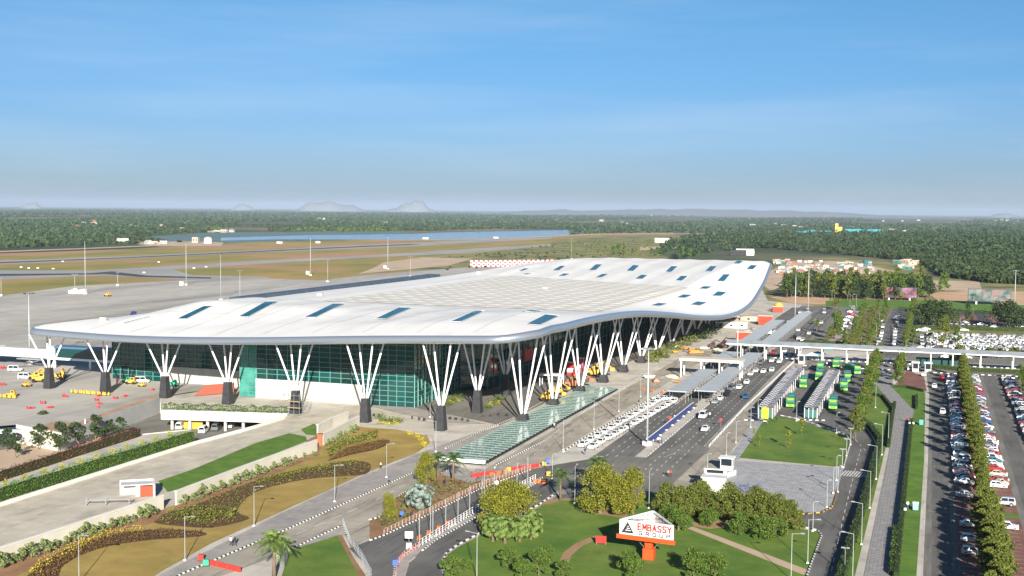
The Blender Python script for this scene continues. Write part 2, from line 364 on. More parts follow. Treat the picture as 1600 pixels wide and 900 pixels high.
S('road', rect(-96, -86, 255, 520), tan_paving, True)
S('tan_pavement', rect(-53.4, -46, 246, 500), tan_paving, True)
S('bus_station', rect(-46, -13, 349, 484), asphalt, True)
S('shelter_island', [(-49.5, 350), (-42, 350), (-42, 470), (-48, 470)], pavement_m, True)
S('shelter_island', [(-35.5, 356), (-27.5, 358), (-29.5, 372), (-30, 466), (-34.5, 466)], pavement_m, True)
S('road', [(1215, 1050), (1262, 900), (1285, 838), (1276, 829), (1240, 824), (1250, 800), (1300, 796), (1318, 735), (1331, 690), (1322, 678), (1290, 666), (1250, 652), (1215, 645), (1280, 625), (1335, 650), (1358, 673), (1370, 690), (1372, 700), (1365, 716), (1345, 790), (1310, 900), (1270, 1050)], asphalt)
S('bus_plaza', [(1140, 720), (1318, 732), (1302, 790), (1285, 801), (1250, 804), (1145, 790), (1128, 765)], blue_paver)
S('pale_footway', [(1126, 727), (1150, 700), (1188, 648), (1199, 652), (1172, 693), (1155, 718)], blue_paver)
S('lawn', [(1155, 716), (1172, 692), (1194, 655), (1215, 651), (1250, 658), (1290, 671), (1322, 682), (1329, 691), (1318, 731)], grass_m)
# walkway, lawns and car park at the right
S('lawn', [(1335, 655), (1352, 622), (1372, 600), (1400, 630), (1395, 645), (1384, 700), (1300, 1050), (1240, 1100), (1310, 900), (1345, 790), (1365, 716), (1372, 692), (1356, 672)], grass_m)
S('footway', [(1372, 560), (1402, 560), (1396, 582), (1394, 606), (1414, 624), (1428, 642), (1420, 702), (1395, 900), (1372, 1100), (1310, 1100), (1350, 900), (1390, 702), (1399, 640), (1372, 606), (1368, 598)], block_paver)
S('lawn', [(1394, 606), (1414, 607), (1445, 613), (1446, 640), (1444, 720), (1432, 900), (1420, 1100), (1385, 1100), (1396, 900), (1421, 702), (1428, 642)], grass_b)
S('pavement', [(1446, 614), (1452, 614), (1450, 720), (1442, 900), (1432, 1100), (1420, 1100), (1432, 900), (1444, 720)], concrete)
S('paver_bay', [(1418, 578), (1444, 590), (1448, 612), (1440, 612), (1405, 605), (1400, 600)], pink_paver)
S('car_park', [(1446, 570), (1640, 585), (2400, 900), (2400, 1100), (1430, 1100), (1442, 900), (1450, 720), (1452, 614)], asphalt_old)
S('car_park_lane', rect(1.6, 5.0, 150, 470), asphalt, True); S('car_park_lane', rect(19.4, 23.4, 150, 480), asphalt, True)
S('paver_bay', rect(6.2, 10.8, 150, 474), pink_paver, True); S('paver_bay', rect(12.8, 18.0, 150, 478), pink_paver, True); S('paver_bay', rect(25, 30, 150, 478), pink_paver, True)
S('planting_bed', rect(10.8, 12.8, 150, 480), mulch, True)
S('verge', [(1508, 797), (1546, 799), (1590, 804), (1594, 812), (1546, 808), (1509, 803)], grass_m)

# roundabout, slip roads and the lawn with the advertising sign
S('road', [(180, 955), (283, 899), (445, 830), (640, 742), (690, 720), (760, 745), (735, 745), (700, 735), (660, 752), (620, 778), (590, 812), (576, 842), (548, 857), (533, 823), (445, 865), (330, 907), (240, 965)], tan_paving)
S('road', [(545, 858), (600, 837), (660, 808), (750, 763), (830, 734), (880, 725), (960, 712), (1010, 716), (1040, 720), (1060, 745), (1010, 768), (930, 772), (870, 770), (838, 793), (765, 828), (712, 856), (697, 868), (694, 885), (700, 900), (690, 1100), (560, 1100), (578, 900), (566, 878)], asphalt)
S('road', [(960, 712), (1012, 716), (1075, 690), (1110, 702), (1035, 772), (1000, 772), (930, 772), (880, 745)], asphalt_old)
S('median', [(612, 1000), (615, 900), (618, 884), (628, 870), (650, 855), (740, 803), (830, 752), (850, 745), (835, 757), (745, 808), (680, 845), (660, 860), (640, 880), (634, 900), (630, 1000)], pavement_m)
S('road_edge', [(694, 884), (700, 900), (690, 1000), (684, 1000), (692, 900), (687, 884), (694, 866), (712, 852), (765, 825), (838, 790), (870, 768), (900, 763), (930, 768), (930, 772), (900, 770), (872, 775), (842, 794), (768, 829), (716, 856), (700, 868)], pavement_m)
S('lawn', [(690, 1100), (700, 900), (694, 884), (700, 868), (716, 856), (768, 829), (842, 794), (852, 786), (875, 781), (930, 776), (1000, 774), (1040, 771), (1140, 776), (1235, 783), (1248, 805), (1240, 826), (1276, 831), (1284, 838), (1262, 900), (1215, 1050), (1200, 1100)], grass_m)
for p in ([(868, 893), (880, 865), (900, 850), (930, 838), (936, 842), (908, 856), (892, 870), (886, 893)],
          [(845, 790), (852, 783), (875, 779), (893, 780), (893, 783), (875, 784), (858, 789)],
          [(905, 800), (925, 803), (960, 808), (985, 812), (975, 800), (940, 794)],
          [(1080, 818), (1150, 812), (1140, 824), (1110, 828), (1085, 824)]):
    S('bare_soil', p, mat('path_soil', (.3, .19, .1), .95, (.38, .25, .14), .2, 5))
S('stepping_path', [(1074, 827), (1082, 824), (1262, 892), (1256, 900)], soil_tan)
S('planted_island', [(577, 814), (590, 811), (620, 777), (660, 751), (700, 735), (745, 747), (740, 752), (760, 752), (830, 735), (832, 737), (750, 765), (660, 810), (600, 838), (578, 846)], soil_red)
S('paved_corner', [(700, 733), (735, 742), (745, 733), (770, 735), (800, 722), (840, 728), (830, 733), (758, 750), (735, 756), (690, 742)], pavement_m)
S('lawn', [(440, 902), (452, 862), (505, 845), (527, 838), (560, 900), (590, 1100), (400, 1100)], grass_m)
S('bare_soil', [(527, 838), (535, 838), (552, 872), (571, 900), (600, 1100), (590, 1100), (560, 900)], soil_red)
S('paved_corner', [(440, 866), (533, 823), (540, 838), (527, 838), (505, 845), (452, 862)], pavement_m)
S('bare_soil', [(-100, 1000), (283, 905), (330, 912), (300, 1000)], soil_red)

# gardens at the left
S('ramp', [(-200, 850), (0, 787), (300, 695), (400, 668), (448, 652), (560, 632), (640, 655), (560, 668), (500, 690), (275, 790), (250, 797), (0, 882), (-200, 960)], beige_paving)
S('sidewalk', [(150, 965), (250, 900), (440, 803), (560, 748), (670, 704), (740, 678), (800, 662), (825, 668), (760, 690), (690, 721), (640, 742), (445, 830), (283, 899), (200, 945)], pavement_m)
S('garden', [(-200, 960), (0, 882), (250, 797), (275, 790), (495, 705), (505, 690), (560, 668), (620, 672), (668, 682), (672, 692), (655, 706), (560, 745), (440, 800), (330, 850), (250, 895), (150, 965), (60, 1040)], dry_grass)
S('bright_lawn', [(247, 753), (300, 735), (400, 693), (452, 678), (478, 683), (480, 690), (400, 722), (300, 762), (262, 770)], grass_b)
S('bright_lawn', [(470, 672), (490, 663), (502, 668), (496, 682), (478, 680)], grass_b)
S('bare_soil', [(-100, 915), (0, 882), (250, 797), (262, 797), (258, 812), (180, 838), (90, 866), (30, 900), (-60, 940)], soil_red)
S('bare_soil', [(275, 790), (495, 705), (500, 712), (430, 742), (330, 785), (262, 815)], soil_red)
S('bare_soil', [(478, 690), (497, 680), (504, 690), (498, 712), (488, 715)], soil_red)
BEDS = [[(40, 905), (60, 885), (120, 853), (180, 836), (250, 829), (318, 833), (312, 840), (240, 845), (170, 855), (120, 872), (95, 890), (88, 905)],
        [(240, 818), (262, 802), (300, 792), (400, 752), (470, 735), (540, 722), (575, 724), (578, 736), (560, 744), (480, 750), (400, 770), (370, 800), (390, 812), (330, 826), (262, 822)],
        [(512, 722), (540, 702), (600, 688), (608, 693), (590, 703), (548, 712)]]
for p in BEDS: S('flower_bed_soil', smoothline(p+[p[0]], 3)[:-1], mulch)
S('road', [(1003, 777), (1035, 773), (1010, 764)], asphalt)

# painted markings
Z[0] += .003
def marking(pts, dash, gap, w, m=road_paint):
    P = resample([g2(p) for p in pts], .5); b = MB()
    k, nd, ng = 0, max(1, int(dash/.5)), int(gap/.5)
    while k+nd < len(P):
        a, c = Vector(P[k]), Vector(P[k+nd]); n = (c-a).normalized(); n = Vector((-n.y, n.x))*w/2
        b.face([(*(a-n), Z[0]), (*(c-n), Z[0]), (*(c+n), Z[0]), (*(a+n), Z[0])])
        k += nd+ng
    if b.f: 
        o = b.build('road_markings', m); tag(o, kind='structure')
        if b.f and Vector(o.data.polygons[0].normal).z < 0: o.data.flip_normals()
def wl(x, y0, y1): # straight lane line given in world metres -> list usable by marking_w
    return [(x, y0), (x, y1)]
def marking_w(pts, dash, gap, w, m=road_paint):
    global g2; keep = g2; g2 = lambda p, z=0: p
    try: marking(pts, dash, gap, w, m)
    finally: g2 = keep
marking([(400, 862), (450, 842), (572, 790)], 3.5, 2.5, .28); marking([(587, 783), (640, 755)], 3, 3, .25)
for x in (-61.2, -58.5, -55.9): marking_w(wl(x, 268, 480), 2.2, 3.2, .22); marking_w(wl(x, 515, 770), 3, 4, .25)
marking_w(wl(-71.2, 285, 372), 2.5, 3.5, .2); marking_w(wl(-73.6, 285, 372), 2.5, 3.5, .2)
for x in (-93, -90.5): marking_w(wl(x, 262, 350), 2.2, 4, .2)
for k in range(14): marking_w([(-64+.3*k, 268+1.6*k), (-58.3, 262.5+2.6*k)], 7, 50, .16)
marking([(1299, 895), (1308, 853), (1320, 800), (1336, 735), (1346, 700)], 3, 3.2, .16)
marking([(1352, 705), (1340, 692), (1322, 672), (1300, 662)], 2.5, 3, .16)
for k in range(9): marking_w([(-18.1+.65*k, 283.2), (-17.2+.65*k, 290.2)], 6.5, 50, .38)
marking([(640, 880), (690, 838), (760, 790), (840, 752)], 3, 5, .2); marking([(648, 862), (710, 820), (790, 775)], 90, 1, .12)
for x in (8.6,): pass
for k in range(34):
    y = 212+2.62*k
    if k % 1 == 0:
        for xa, xb in ((6.3, 10.6), (13, 17.9)): marking_w([(xa, y), (xb, y)], xb-xa-.4, 20, .1)
for y in (302, 256, 345, 395): marking_w([(.9, y), (6, y)], 4.5, 20, .3, mat('speed_strip', (.4, .36, .32)))

# kerbs striped black and white
def kerb(pts, seg=.6, w=.26, h=.13, world=False, a=white_paint, c=dark_paint):
    P = resample(pts if world else [g2(p) for p in pts], seg); b = MB()
    for k in range(len(P)-1):
        p, q = Vector(P[k]), Vector(P[k+1]); n = (q-p).normalized(); n = Vector((-n.y, n.x))*w/2; b.cur = k % 2
        b.prism([tuple(p-n), tuple(q-n), tuple(q+n), tuple(p+n)], 0, Z[0]+h)
    tag(b.build('kerb', [a, c]), kind='structure')
kerb([(200, 945), (283, 899), (445, 830), (640, 742), (690, 720)]); kerb([(430, 870), (450, 862), (533, 823), (541, 838)])
kerb([(773, 732), (774, 728), (850, 690), (910, 644), (1000, 590), (1030, 570)], 0.7)
kerb([(696, 702), (740, 680), (800, 655), (900, 600), (960, 570)], .7)
kerb([(880, 707), (905, 690), (1040, 610)], 1.4)
kerb([(578, 846), (600, 838), (660, 810), (750, 765), (830, 735)], .6); kerb([(577, 814), (592, 810), (622, 777), (662, 751), (700, 735)], .6)
kerb([(660, 862), (680, 846), (745, 809), (836, 757)], .6); kerb([(614, 910), (617, 886), (627, 871), (650, 856), (740, 804), (850, 746)], .6)
kerb([(690, 915), (697, 900), (691, 884), (697, 866), (715, 853), (766, 826), (840, 791), (872, 770)], 1.2)
kerb([(1258, 910), (1262, 898), (1284, 838), (1277, 830), (1255, 825)], .8)
kerb([(1250, 805), (1285, 802), (1302, 791), (1309, 768)], .9, a=yellow_paint)
kerb([(1318, 732), (1329, 692), (1322, 680), (1290, 669), (1250, 656), (1215, 649)], 1.4, a=white_paint, c=pavement_m)
kerb([(1306, 910), (1344, 790), (1364, 716), (1371, 696), (1357, 673), (1336, 654)], 1.4, a=white_paint, c=pavement_m)
kerb([(-46, 484), (-12, 484)], 1.2, world=True); kerb([(2, 482), (120, 488)], 1.2, world=True); kerb([(-60, 505), (130, 512)], 1.2, world=True)
kerb([(-35.5, 356), (-27.5, 358)], .9, world=True); kerb([(-49.5, 350), (-42, 350)], .9, world=True)
kerb([(-64.2, 290), (-64.2, 480)], 1.5, world=True, a=pavement_m, c=white_paint)
kerb([(-9, 700), (-8.5, 702), (130, 702)], 1.5, world=True)

# the sunken service yard and garden at the left
def pit():
    zf = -5.0
    fl = [g2(p) for p in PIT]
    yard = MB(); back = [(-225, 350), (-150, 312)]
    poly = [g2((-300, 690)), g2((25, 664)), g2((95, 677)), g2((250, 621)), (-222, 345), (-150, 318), g2((448, 651)), g2((400, 667)), g2((302, 693)), g2((297, 672)), g2((205, 681)), g2((0, 737)), g2((-300, 822))]
    sheet('service_yard', poly, zf, asphalt_old, world=True)
    sheet('bare_soil', [g2(p, -4.9) for p in [(55, 684), (140, 668), (185, 682), (212, 702), (120, 740), (20, 760), (-60, 740), (-60, 715), (20, 700)]], -4.9, soil_tan, world=True)
    b = MB()
    def wall(a, c, z0=zf-.2, z1=.26, t=.3):
        a, c = Vector(a), Vector(c); n = (c-a).normalized(); n = Vector((-n.y, n.x))*t
        b.prism([tuple(a), tuple(c), tuple(c+n), tuple(a+n)], z0, z1)
    P = [g2(p) for p in PIT]
    wall(P[2], P[3], z1=.1)
    tag(b.build('retaining_wall', grey_wall), 'long grey concrete retaining wall below the apron edge', 'retaining wall')
    b = MB()
    wall(P[1], P[2], z1=.15)
    for k in range(5, 11): wall(P[k], P[k+1])
    tag(b.build('retaining_wall', beige_wall), 'beige retaining wall holding the hedge bank above the sunken garden', 'retaining wall')
    b = MB(); wall(P[3], (-222, 345), z1=-.3); wall((-222, 345), (-150, 318), z1=-.3); wall((-150, 318), P[5], z1=-.3)
    tag(b.build('retaining_wall', white_wall), 'pale back wall of the service yard under the deck', 'retaining wall')
    # the deck edge over the yard
    a, c = Vector(P[4]), Vector(P[5]); n = (c-a).normalized(); n2 = Vector((-n.y, n.x))
    t = thing('deck_edge', (0, 0, 0), 0, 'white concrete deck edge with planter above the service yard', 'deck edge')
    b = MB(); b.prism([tuple(a-n2*.3), tuple(c-n2*.3), tuple(c+n2*1.2), tuple(a+n2*1.2)], -1.9, .9); b.build('fascia_wall', white_wall, t)
    b = MB(); b.prism([tuple(a+n2*1.2), tuple(c+n2*1.2), tuple(c+n2*28), tuple(a+n2*26+n*4)], -1.9, -.05); b.build('deck_slab', grey_wall, t)
    for k in range(7):
        b = MB(); q = a.lerp(c, (k+.5)/7)+n2*1.5; b.obox((q.x, q.y, zf), .6, .6, 3.2); b.build('support_column', white_wall, t)
    b = MB(); p = a.lerp(c, .1)+n2*3; q = a.lerp(c, .3)+n2*3
    b.prism([tuple(p), tuple(q), tuple(q+n2*.4), tuple(p+n2*.4)], zf, -2); tag(b.build('screen_wall', yellow_paint), 'yellow screen wall at the back of the service yard', 'wall')
    return a, c, n, n2
DECK = pit()

# ------------------------------------------------------------------ the terminal
roof_white = mat('roof_membrane', (.77, .765, .75), .6, (.82, .815, .8), .05, 5, wear=(.12, (1, .15, 1), (.62, .6, .56), .5))
seam_m = mat('roof_seam', (.5, .49, .48), .6)
quilt_m = mat('quilted_roof', (.6, .58, .535), .7, (.68, .66, .61), .08, 5)
skylight_m = mat('skylight_glass', (.008, .07, .11), .3, (.02, .12, .17), .8, 2, spec=.25)
soffit_m = mat('soffit_panel', (.5, .5, .48), .5)
facade_glass = mat('facade_glass', (.002, .016, .018), .06, (.007, .062, .06), island=True, spec=.7)
mullion_m = mat('mullion', (.13, .32, .28), .4, spec=.5)
green_glass = mat('green_glass', (.02, .16, .13), .08, (.06, .28, .23), .3, 3, spec=.6)

EAVE = [(-97, 295.5, 27.6), (-140, 299.5, 25.3), (-183.5, 306, 22.3), (-233, 313.5, 20.2), (-279, 320, 20.2)]
RIGHT = [(295.5, -98, 27.6), (310, -97, 28.1), (335, -96, 28.5), (368, -95, 27.8), (408, -94, 25.7), (457, -93, 21.4), (521, -92, 15.2), (586, -91, 11.0), (650, -91, 11.4), (708, -92, 18.5), (745, -93.5, 24.5), (782, -96, 29.0)]
LEFT = [(320, -279, 20.2), (342, -268, 21.3), (400, -262, 22.3), (470, -262, 22.3), (620, -257, 22.5), (720, -248, 25), (782, -226, 28)]
def lerp1(tab, y, k): return float(np.interp(y, [t[0] for t in tab], [t[k] for t in tab]))
def smooth_tab(tab):
    s = smoothline(tab, 8); return [tuple(p) for p in s]
RIGHT = smooth_tab(RIGHT); LEFT = smooth_tab(LEFT); EV = smooth_tab(EAVE)
NS, NT = 64, 104
QX0, QX1 = -112.0, -226.0      # sides of the quilted middle
def qy(x):  # near and far edge of the quilted roof
    u = (x-QX0)/(QX1-QX0); return 424+2*u, 590+58*u
def grid(dz=0.0, quilt=True):
    V = np.zeros((NT+1, NS+1, 3))
    for j in range(NS+1):
        s = j/NS
        # eave point: corner is rounded off in plan
        ex = -97-184*s; k = s*(len(EV)-1); i0 = min(int(k), len(EV)-2); f = k-i0
        e = np.array(EV[i0])*(1-f)+np.array(EV[i0+1])*f
        y0 = e[1]+ (9*(1-s/.05)**2 if s < .05 else 0)+(6*((s-.96)/.04)**2 if s > .96 else 0)
        y1 = 782-(10*(1-s/.05)**2 if s < .05 else 0)-(8*((s-.95)/.05)**2 if s > .95 else 0)
        for i in range(NT+1):
            t = i/NT; y = y0+(y1-y0)*t
            xr, zr, xl, zl = lerp1(RIGHT, y, 1), lerp1(RIGHT, y, 2), lerp1(LEFT, y, 1), lerp1(LEFT, y, 2)
            x = xr+(xl-xr)*s
            qn, qf = qy(min(max(x, QX1), QX0))
            # interior profile along y
            d = y-e[1]
            prof = np.interp(y, [e[1], e[1]+18, e[1]+48, e[1]+78, qn-8, qn, qf, qf+50, 740, 782],
                             [e[2], e[2]+2.1, max(27.2, e[2]+2.8), 26.6, 23.9, 23.4, 22.6, 25.4, 28.4, 28.8])
            # blend towards both side edges
            wr = max(0.0, 1-(xr-x)/22.0); wl_ = max(0.0, 1-(x-xl)/26.0)
            wr = wr*wr*(3-2*wr); wl_ = wl_*wl_*(3-2*wl_)
            wy = min(1, max(0, d/30.0))
            z = prof*(1-wr*wy)+zr*wr*wy
            z = z*(1-wl_*wy)+zl*wl_*wy
            # folded bays on the white bands
            inq = QX1 < x < QX0 and qn < y < qf
            if not inq:
                ph = ((x+97)/17.3) % 1.0
                band = min(1, max(0, (y-e[1]-6)/20))*min(1, max(0, min(xr-x-5, x-xl-5)/8))
                z += .42*band*(abs(ph-.5)*2-.5)
            V[i, j] = (x, y, z+dz)
    return V
ROOF = grid()
terminal = thing('terminal_building', (-150, 520, 0), 0, 'airport terminal with a huge waving white roof on V columns and green glass walls', 'terminal')
def world_child(mb, name, mats, parent=terminal, smooth=False):
    o = mb.build(name, mats, parent, smooth); o.matrix_parent_inverse = Matrix.Identity(4)
    pw = Vector((-150, 520, 0)); o.location = -pw; return o
def grid_mesh(V, flip=False, skip=None):
    b = MB(); n, m = V.shape[0], V.shape[1]; b.v = [tuple(p) for p in V.reshape(-1, 3)]
    for i in range(n-1):
        for j in range(m-1):
            if skip and skip(i, j): continue
            q = (i*m+j, (i+1)*m+j, (i+1)*m+j+1, i*m+j+1)
            b.f.append(q[::-1] if flip else q); b.m.append(0)
    return b
rb = grid_mesh(ROOF, flip=True)
roof = None
# where a bay line runs the membrane shows a seam: raised strips as part of the same mesh
def bvh_of(b): return BVHTree.FromPolygons([Vector(v) for v in b.v], b.f)
if Vector(bvh_of(rb).ray_cast(Vector((-170, 350, 100)), Vector((0, 0, -1)))[1]).z < 0:
    rb.f = [f[::-1] for f in rb.f]
TREE = bvh_of(rb)
def roof_z(x, y, default=22.0):
    h = TREE.ray_cast(Vector((x, y, 200)), Vector((0, 0, -1))); return h[0].z if h[0] else default
def on_roof(px, py):
    h = TREE.ray_cast(Vector((0, 0, CAMH)), ray(px, py)); return h[0], h[1]
rb.cur = 1
def seam(x0, y0, x1, y1, w=.22):
    P = resample([(x0, y0), (x1, y1)], 3.0)
    for a, c in zip(P, P[1:]):
        n = Vector((c[0]-a[0], c[1]-a[1])).normalized(); n = Vector((-n.y, n.x))*w/2
        rb.face([(a[0]-n.x, a[1]-n.y, roof_z(a[0]-n.x, a[1]-n.y)+.07), (c[0]-n.x, c[1]-n.y, roof_z(c[0]-n.x, c[1]-n.y)+.07), (c[0]+n.x, c[1]+n.y, roof_z(c[0]+n.x, c[1]+n.y)+.07), (a[0]+n.x, a[1]+n.y, roof_z(a[0]+n.x, a[1]+n.y)+.07)])
for k in range(1, 10):
    x = -97-17.3*k
    if x > -262:
        ye = float(np.interp(-x, [-e[0] for e in EV], [e[1] for e in EV]))
        seam(x, ye+4, x, qy(min(max(x, QX1), QX0))[0]-3); seam(x, qy(min(max(x, QX1), QX0))[1]+4, x, 774)
seam(-104, 330, -262, 352, .14)
roof = world_child(rb, 'roof', [roof_white, seam_m], smooth=True)
# quilted middle: a field of shallow hipped panels
q = MB(); nx, ny = 14, 17
for i in range(nx):
    for j in range(ny):
        def pt(a, c):
            x = QX0+(QX1-QX0)*a/nx; n_, f_ = qy(x); y = n_+(f_-n_)*c/ny
            return Vector((x, y, roof_z(x, y)+.15))
        A, B, Cc, D = pt(i, j), pt(i+1, j), pt(i+1, j+1), pt(i, j+1)
        r1, r2 = pt(i+.5, j+.22), pt(i+.5, j+.6); r1.z += .38; r2.z += .1
        q.face([A, r1, B]) ; q.face([B, r1, r2, Cc]); q.face([Cc, r2, D]); q.face([D, r2, r1, A])
q.f = [f[::-1] for f in q.f] if True else q.f
qo = world_child(q, 'quilted_roof', quilt_m)
if qo.data.polygons[0].normal.z < 0: qo.data.flip_normals()
# skylights lie on the roof surface
SKY = [[(275, 499.5), (291, 499.5), (334, 478), (318, 479)], [(372, 496), (388, 496), (434, 471.5), (415, 472)], [(475, 497), (493, 497), (538, 475), (521, 475)],
 [(585.5, 499.5), (603, 499.5), (644, 481.5), (624, 481)], [(703, 504), (720, 504), (757.5, 487), (741, 487)], [(822, 507.5), (843, 509.5), (874, 494.5), (853, 492)],
 [(817, 487), (832, 485), (847, 486.5), (833, 489)], [(186, 506.5), (195, 506), (240, 494.5), (232, 495)],
 [(967, 408.6), (978, 409.4), (987, 403.5), (977, 403)], [(1025, 410.4), (1036, 411), (1043.6, 404), (1033, 403.6)], [(1084, 412.4), (1094, 412.6), (1102.4, 406), (1093, 405.4)], [(1145.4, 412.4), (1155, 412.6), (1161.6, 408), (1152.4, 407.4)],
 [(978.4, 424), (989, 424.4), (999.4, 415), (989, 414.6)], [(1039.4, 425.4), (1049, 425.6), (1059, 416.4), (1049, 416)], [(1101.6, 424), (1112, 424.4), (1120.4, 416.4), (1110.4, 416)], [(1166, 421), (1176, 421.6), (1183.4, 415), (1173, 414.6)],
 [(991.6, 436.4), (1003, 436.8), (1012.4, 430), (1002, 429.6)], [(1055, 439), (1065.4, 439.4), (1075, 431.4), (1064.4, 431.2)], [(1120, 439.6), (1131, 440), (1140.4, 429), (1130, 429)],
 [(1091, 451.6), (1104, 452), (1112.4, 448), (1099, 447.6)], [(1056.6, 465.4), (1070, 466), (1081, 461.4), (1067, 460.6)], [(1016, 478), (1030, 479), (1043, 475), (1028, 474)], [(1078, 476.4), (1093, 478), (1104.4, 473), (1089, 471.4)],
 [(1111.6, 462.4), (1126, 463), (1135, 457), (1121, 455.6)],
 [(863, 423), (873, 423), (884, 415.4), (876, 415.6)], [(920, 423), (930, 423), (941, 413.6), (931, 413.2)], [(912.4, 410), (921, 410), (929.6, 403.2), (921, 403)], [(809, 424), (816, 424), (828, 420), (820, 419.6)], [(814, 429.6), (821, 429.6), (832, 427.2), (824, 427)],
 [(871, 432.4), (881, 432), (891.6, 428), (881, 427.6)], [(930, 434), (940, 434), (951, 428.4), (941, 428.4)]]
frame_m = white_metal
for Q in SKY:
    b = MB(); n, m = 6, 3; ok = True; pts = []
    def bl(u, v): return ((1-v)*((1-u)*Q[0][0]+u*Q[1][0])+v*((1-u)*Q[3][0]+u*Q[2][0]), (1-v)*((1-u)*Q[0][1]+u*Q[1][1])+v*((1-u)*Q[3][1]+u*Q[2][1]))
    for i in range(n+1):
        for j in range(m+1):
            h, nn = on_roof(*bl(j/m, i/n))
            if h is None: ok = False; break
            pts.append(h+nn*.25)
        if not ok: break
    if not ok: continue
    # sanity: a skylight wholly behind a crest would tear
    if max((a-c).length for a, c in zip(pts[::m+1], pts[m+1::m+1])) > 45: continue
    b.v = [tuple(p) for p in pts]
    for i in range(n):
        for j in range(m): b.f.append((i*(m+1)+j, i*(m+1)+j+1, (i+1)*(m+1)+j+1, (i+1)*(m+1)+j)); b.m.append(0)
    so_ = world_child(b, 'skylight', skylight_m, roof)
    so_.location = (0, 0, 0)
    if so_.data.polygons[0].normal.z < 0: so_.data.flip_normals()
    e = MB(); e.tube([pts[0], pts[m], pts[-1], pts[-1-m], pts[0]] if n < 2 else [pts[k*(m+1)] for k in range(n+1)], .07, 4); e.tube([pts[k*(m+1)+m] for k in range(n+1)], .07, 4); e.tube(pts[:m+1], .07, 4); e.tube(pts[-m-1:], .07, 4)
    e.build('skylight_frame', frame_m, so_)
# soffit and fascia
SOF = ROOF.copy(); SOF[:, :, 2] -= 2.15
sb = grid_mesh(SOF, flip=False)
so2 = world_child(sb, 'soffit', soffit_m, smooth=True)
if so2.data.polygons[len(so2.data.polygons)//2].normal.z > 0: so2.data.flip_normals()
loop = [ROOF[0, j] for j in range(NS, -1, -1)]+[ROOF[i, 0] for i in range(1, NT+1)]+[ROOF[NT, j] for j in range(1, NS+1)]+[ROOF[i, NS] for i in range(NT-1, -1, -1)]
loop = [Vector(p) for p in loop]
fb = MB(); n = 10; L_ = len(loop)-1
cen = Vector((-170, 540, 0))
for k in range(L_):
    a, p, c = loop[(k-1) % L_], loop[k], loop[(k+1) % L_]
    d = (c-a); d.z = 0; d.normalize(); o_ = Vector((d.y, -d.x, 0))
    if o_.dot(p-cen) < 0: o_ = -o_
    for j in range(n+1):
        t = j/n*PI; fb.v.append(tuple(p+o_*(1.25*math.sin(t)**.8)+Vector((0, 0, -1.05+1.12*math.cos(t)))))
for k in range(L_):
    for j in range(n):
        a = k*(n+1)+j; c = ((k+1) % L_)*(n+1)+j; fb.f.append((a, a+1, c+1, c)); fb.m.append(0)
fo = world_child(fb, 'fascia', silver, smooth=True)
bm_ = bmesh.new(); bm_.from_mesh(fo.data); bmesh.ops.recalc_face_normals(bm_, faces=bm_.faces); bm_.to_mesh(fo.data); bm_.free()
def soff(x, y): return roof_z(x, y, 20)-2.2

# glass walls and plinth
def glazed(name, a, c, z0, ztop=None, mode='facade', panel=3.6, band=1.55, glass=None, thick=.12):
    """vertical glazed wall from a to c (plan) up to the soffit: glass panes plus one mesh of mullions"""
    a, c = Vector(a), Vector(c); l = (c-a).length; d = (c-a)/l; n = Vector((d.y, -d.x))
    k = max(1, round(l/panel)); g = MB(); mm = MB()
    for i in range(k):
        p, q_ = a+d*l*i/k, a+d*l*(i+1)/k
        zp, zq = (soff(*p), soff(*q_)) if ztop is None else (ztop, ztop)
        g.face([(*p, z0), (*q_, z0), (*q_, zq), (*p, zp)])
        mm.prism([tuple(p+n*.02-d*thick/2), tuple(p+n*.3-d*thick/2), tuple(p+n*.3+d*thick/2), tuple(p+n*.02+d*thick/2)], z0, zp)
        z = z0+band
        while z < min(zp, zq):
            mm.prism([tuple(p+n*.02+d*thick), tuple(p+n*.24+d*thick), tuple(q_+n*.24-d*thick), tuple(q_+n*.02-d*thick)][::1], z-thick/2, z+thick/2); z += band
    o = world_child(g, 'glass_wall', glass or facade_glass); mo = mm.build('mullion_grid', mullion_m, o)
    return o
def solid(name, a, c, z0, z1, t, m, parent=terminal):
    a, c = Vector(a), Vector(c); d = (c-a).normalized(); n = Vector((d.y, -d.x))*t; b = MB()
    b.prism([tuple(a), tuple(c), tuple(c-n), tuple(a-n)], z0, z1); return world_child(b, name, m)
glazed('w', (-268, 352), (-248, 352), .2); glazed('w', (-248, 352), (-206, 352), 5.5)
plinth_m = mat('plinth_cladding', (.44, .43, .4), .8, (.5, .49, .46), .2, 4, slabs=(2.4, 1.2, .04, .6, .7))
solid('plinth_wall', (-248, 351.7), (-206, 351.7), .1, 5.5, -.4, plinth_m)
glazed('w', (-206, 352), (-206, 334), .2, glass=green_glass); glazed('w', (-214, 351), (-206.3, 351), .2, 15, glass=green_glass, panel=1.8, band=1.8)
glazed('w', (-206, 334), (-200, 334), .2, glass=green_glass); glazed('w', (-200, 334), (-163, 334), 6.2); solid('plinth_wall', (-200, 333.6), (-163, 333.6), .1, 6.2, -.4, plinth_m)
glazed('w', (-163, 334), (-146, 334), .2, panel=2.8)
glazed('w', (-146, 334), (-146, 372), .2, panel=2.8)
glazed('w', (-146, 372), (-138, 376), .2, panel=4); glazed('w', (-138, 376), (-134, 772), .2, panel=6, band=4)
glazed('w', (-268, 420), (-268, 352), .2, panel=6)
solid('rear_wall', (-134, 772), (-236, 772), .2, 22, .4, grey_wall); solid('rear_wall', (-256, 640), (-268, 420), .2, 18, .4, grey_wall); solid('rear_wall', (-236, 772), (-256, 640), .2, 18, .4, grey_wall)
stair_m = mat('stair_green', (.3, .5, .43), .5)
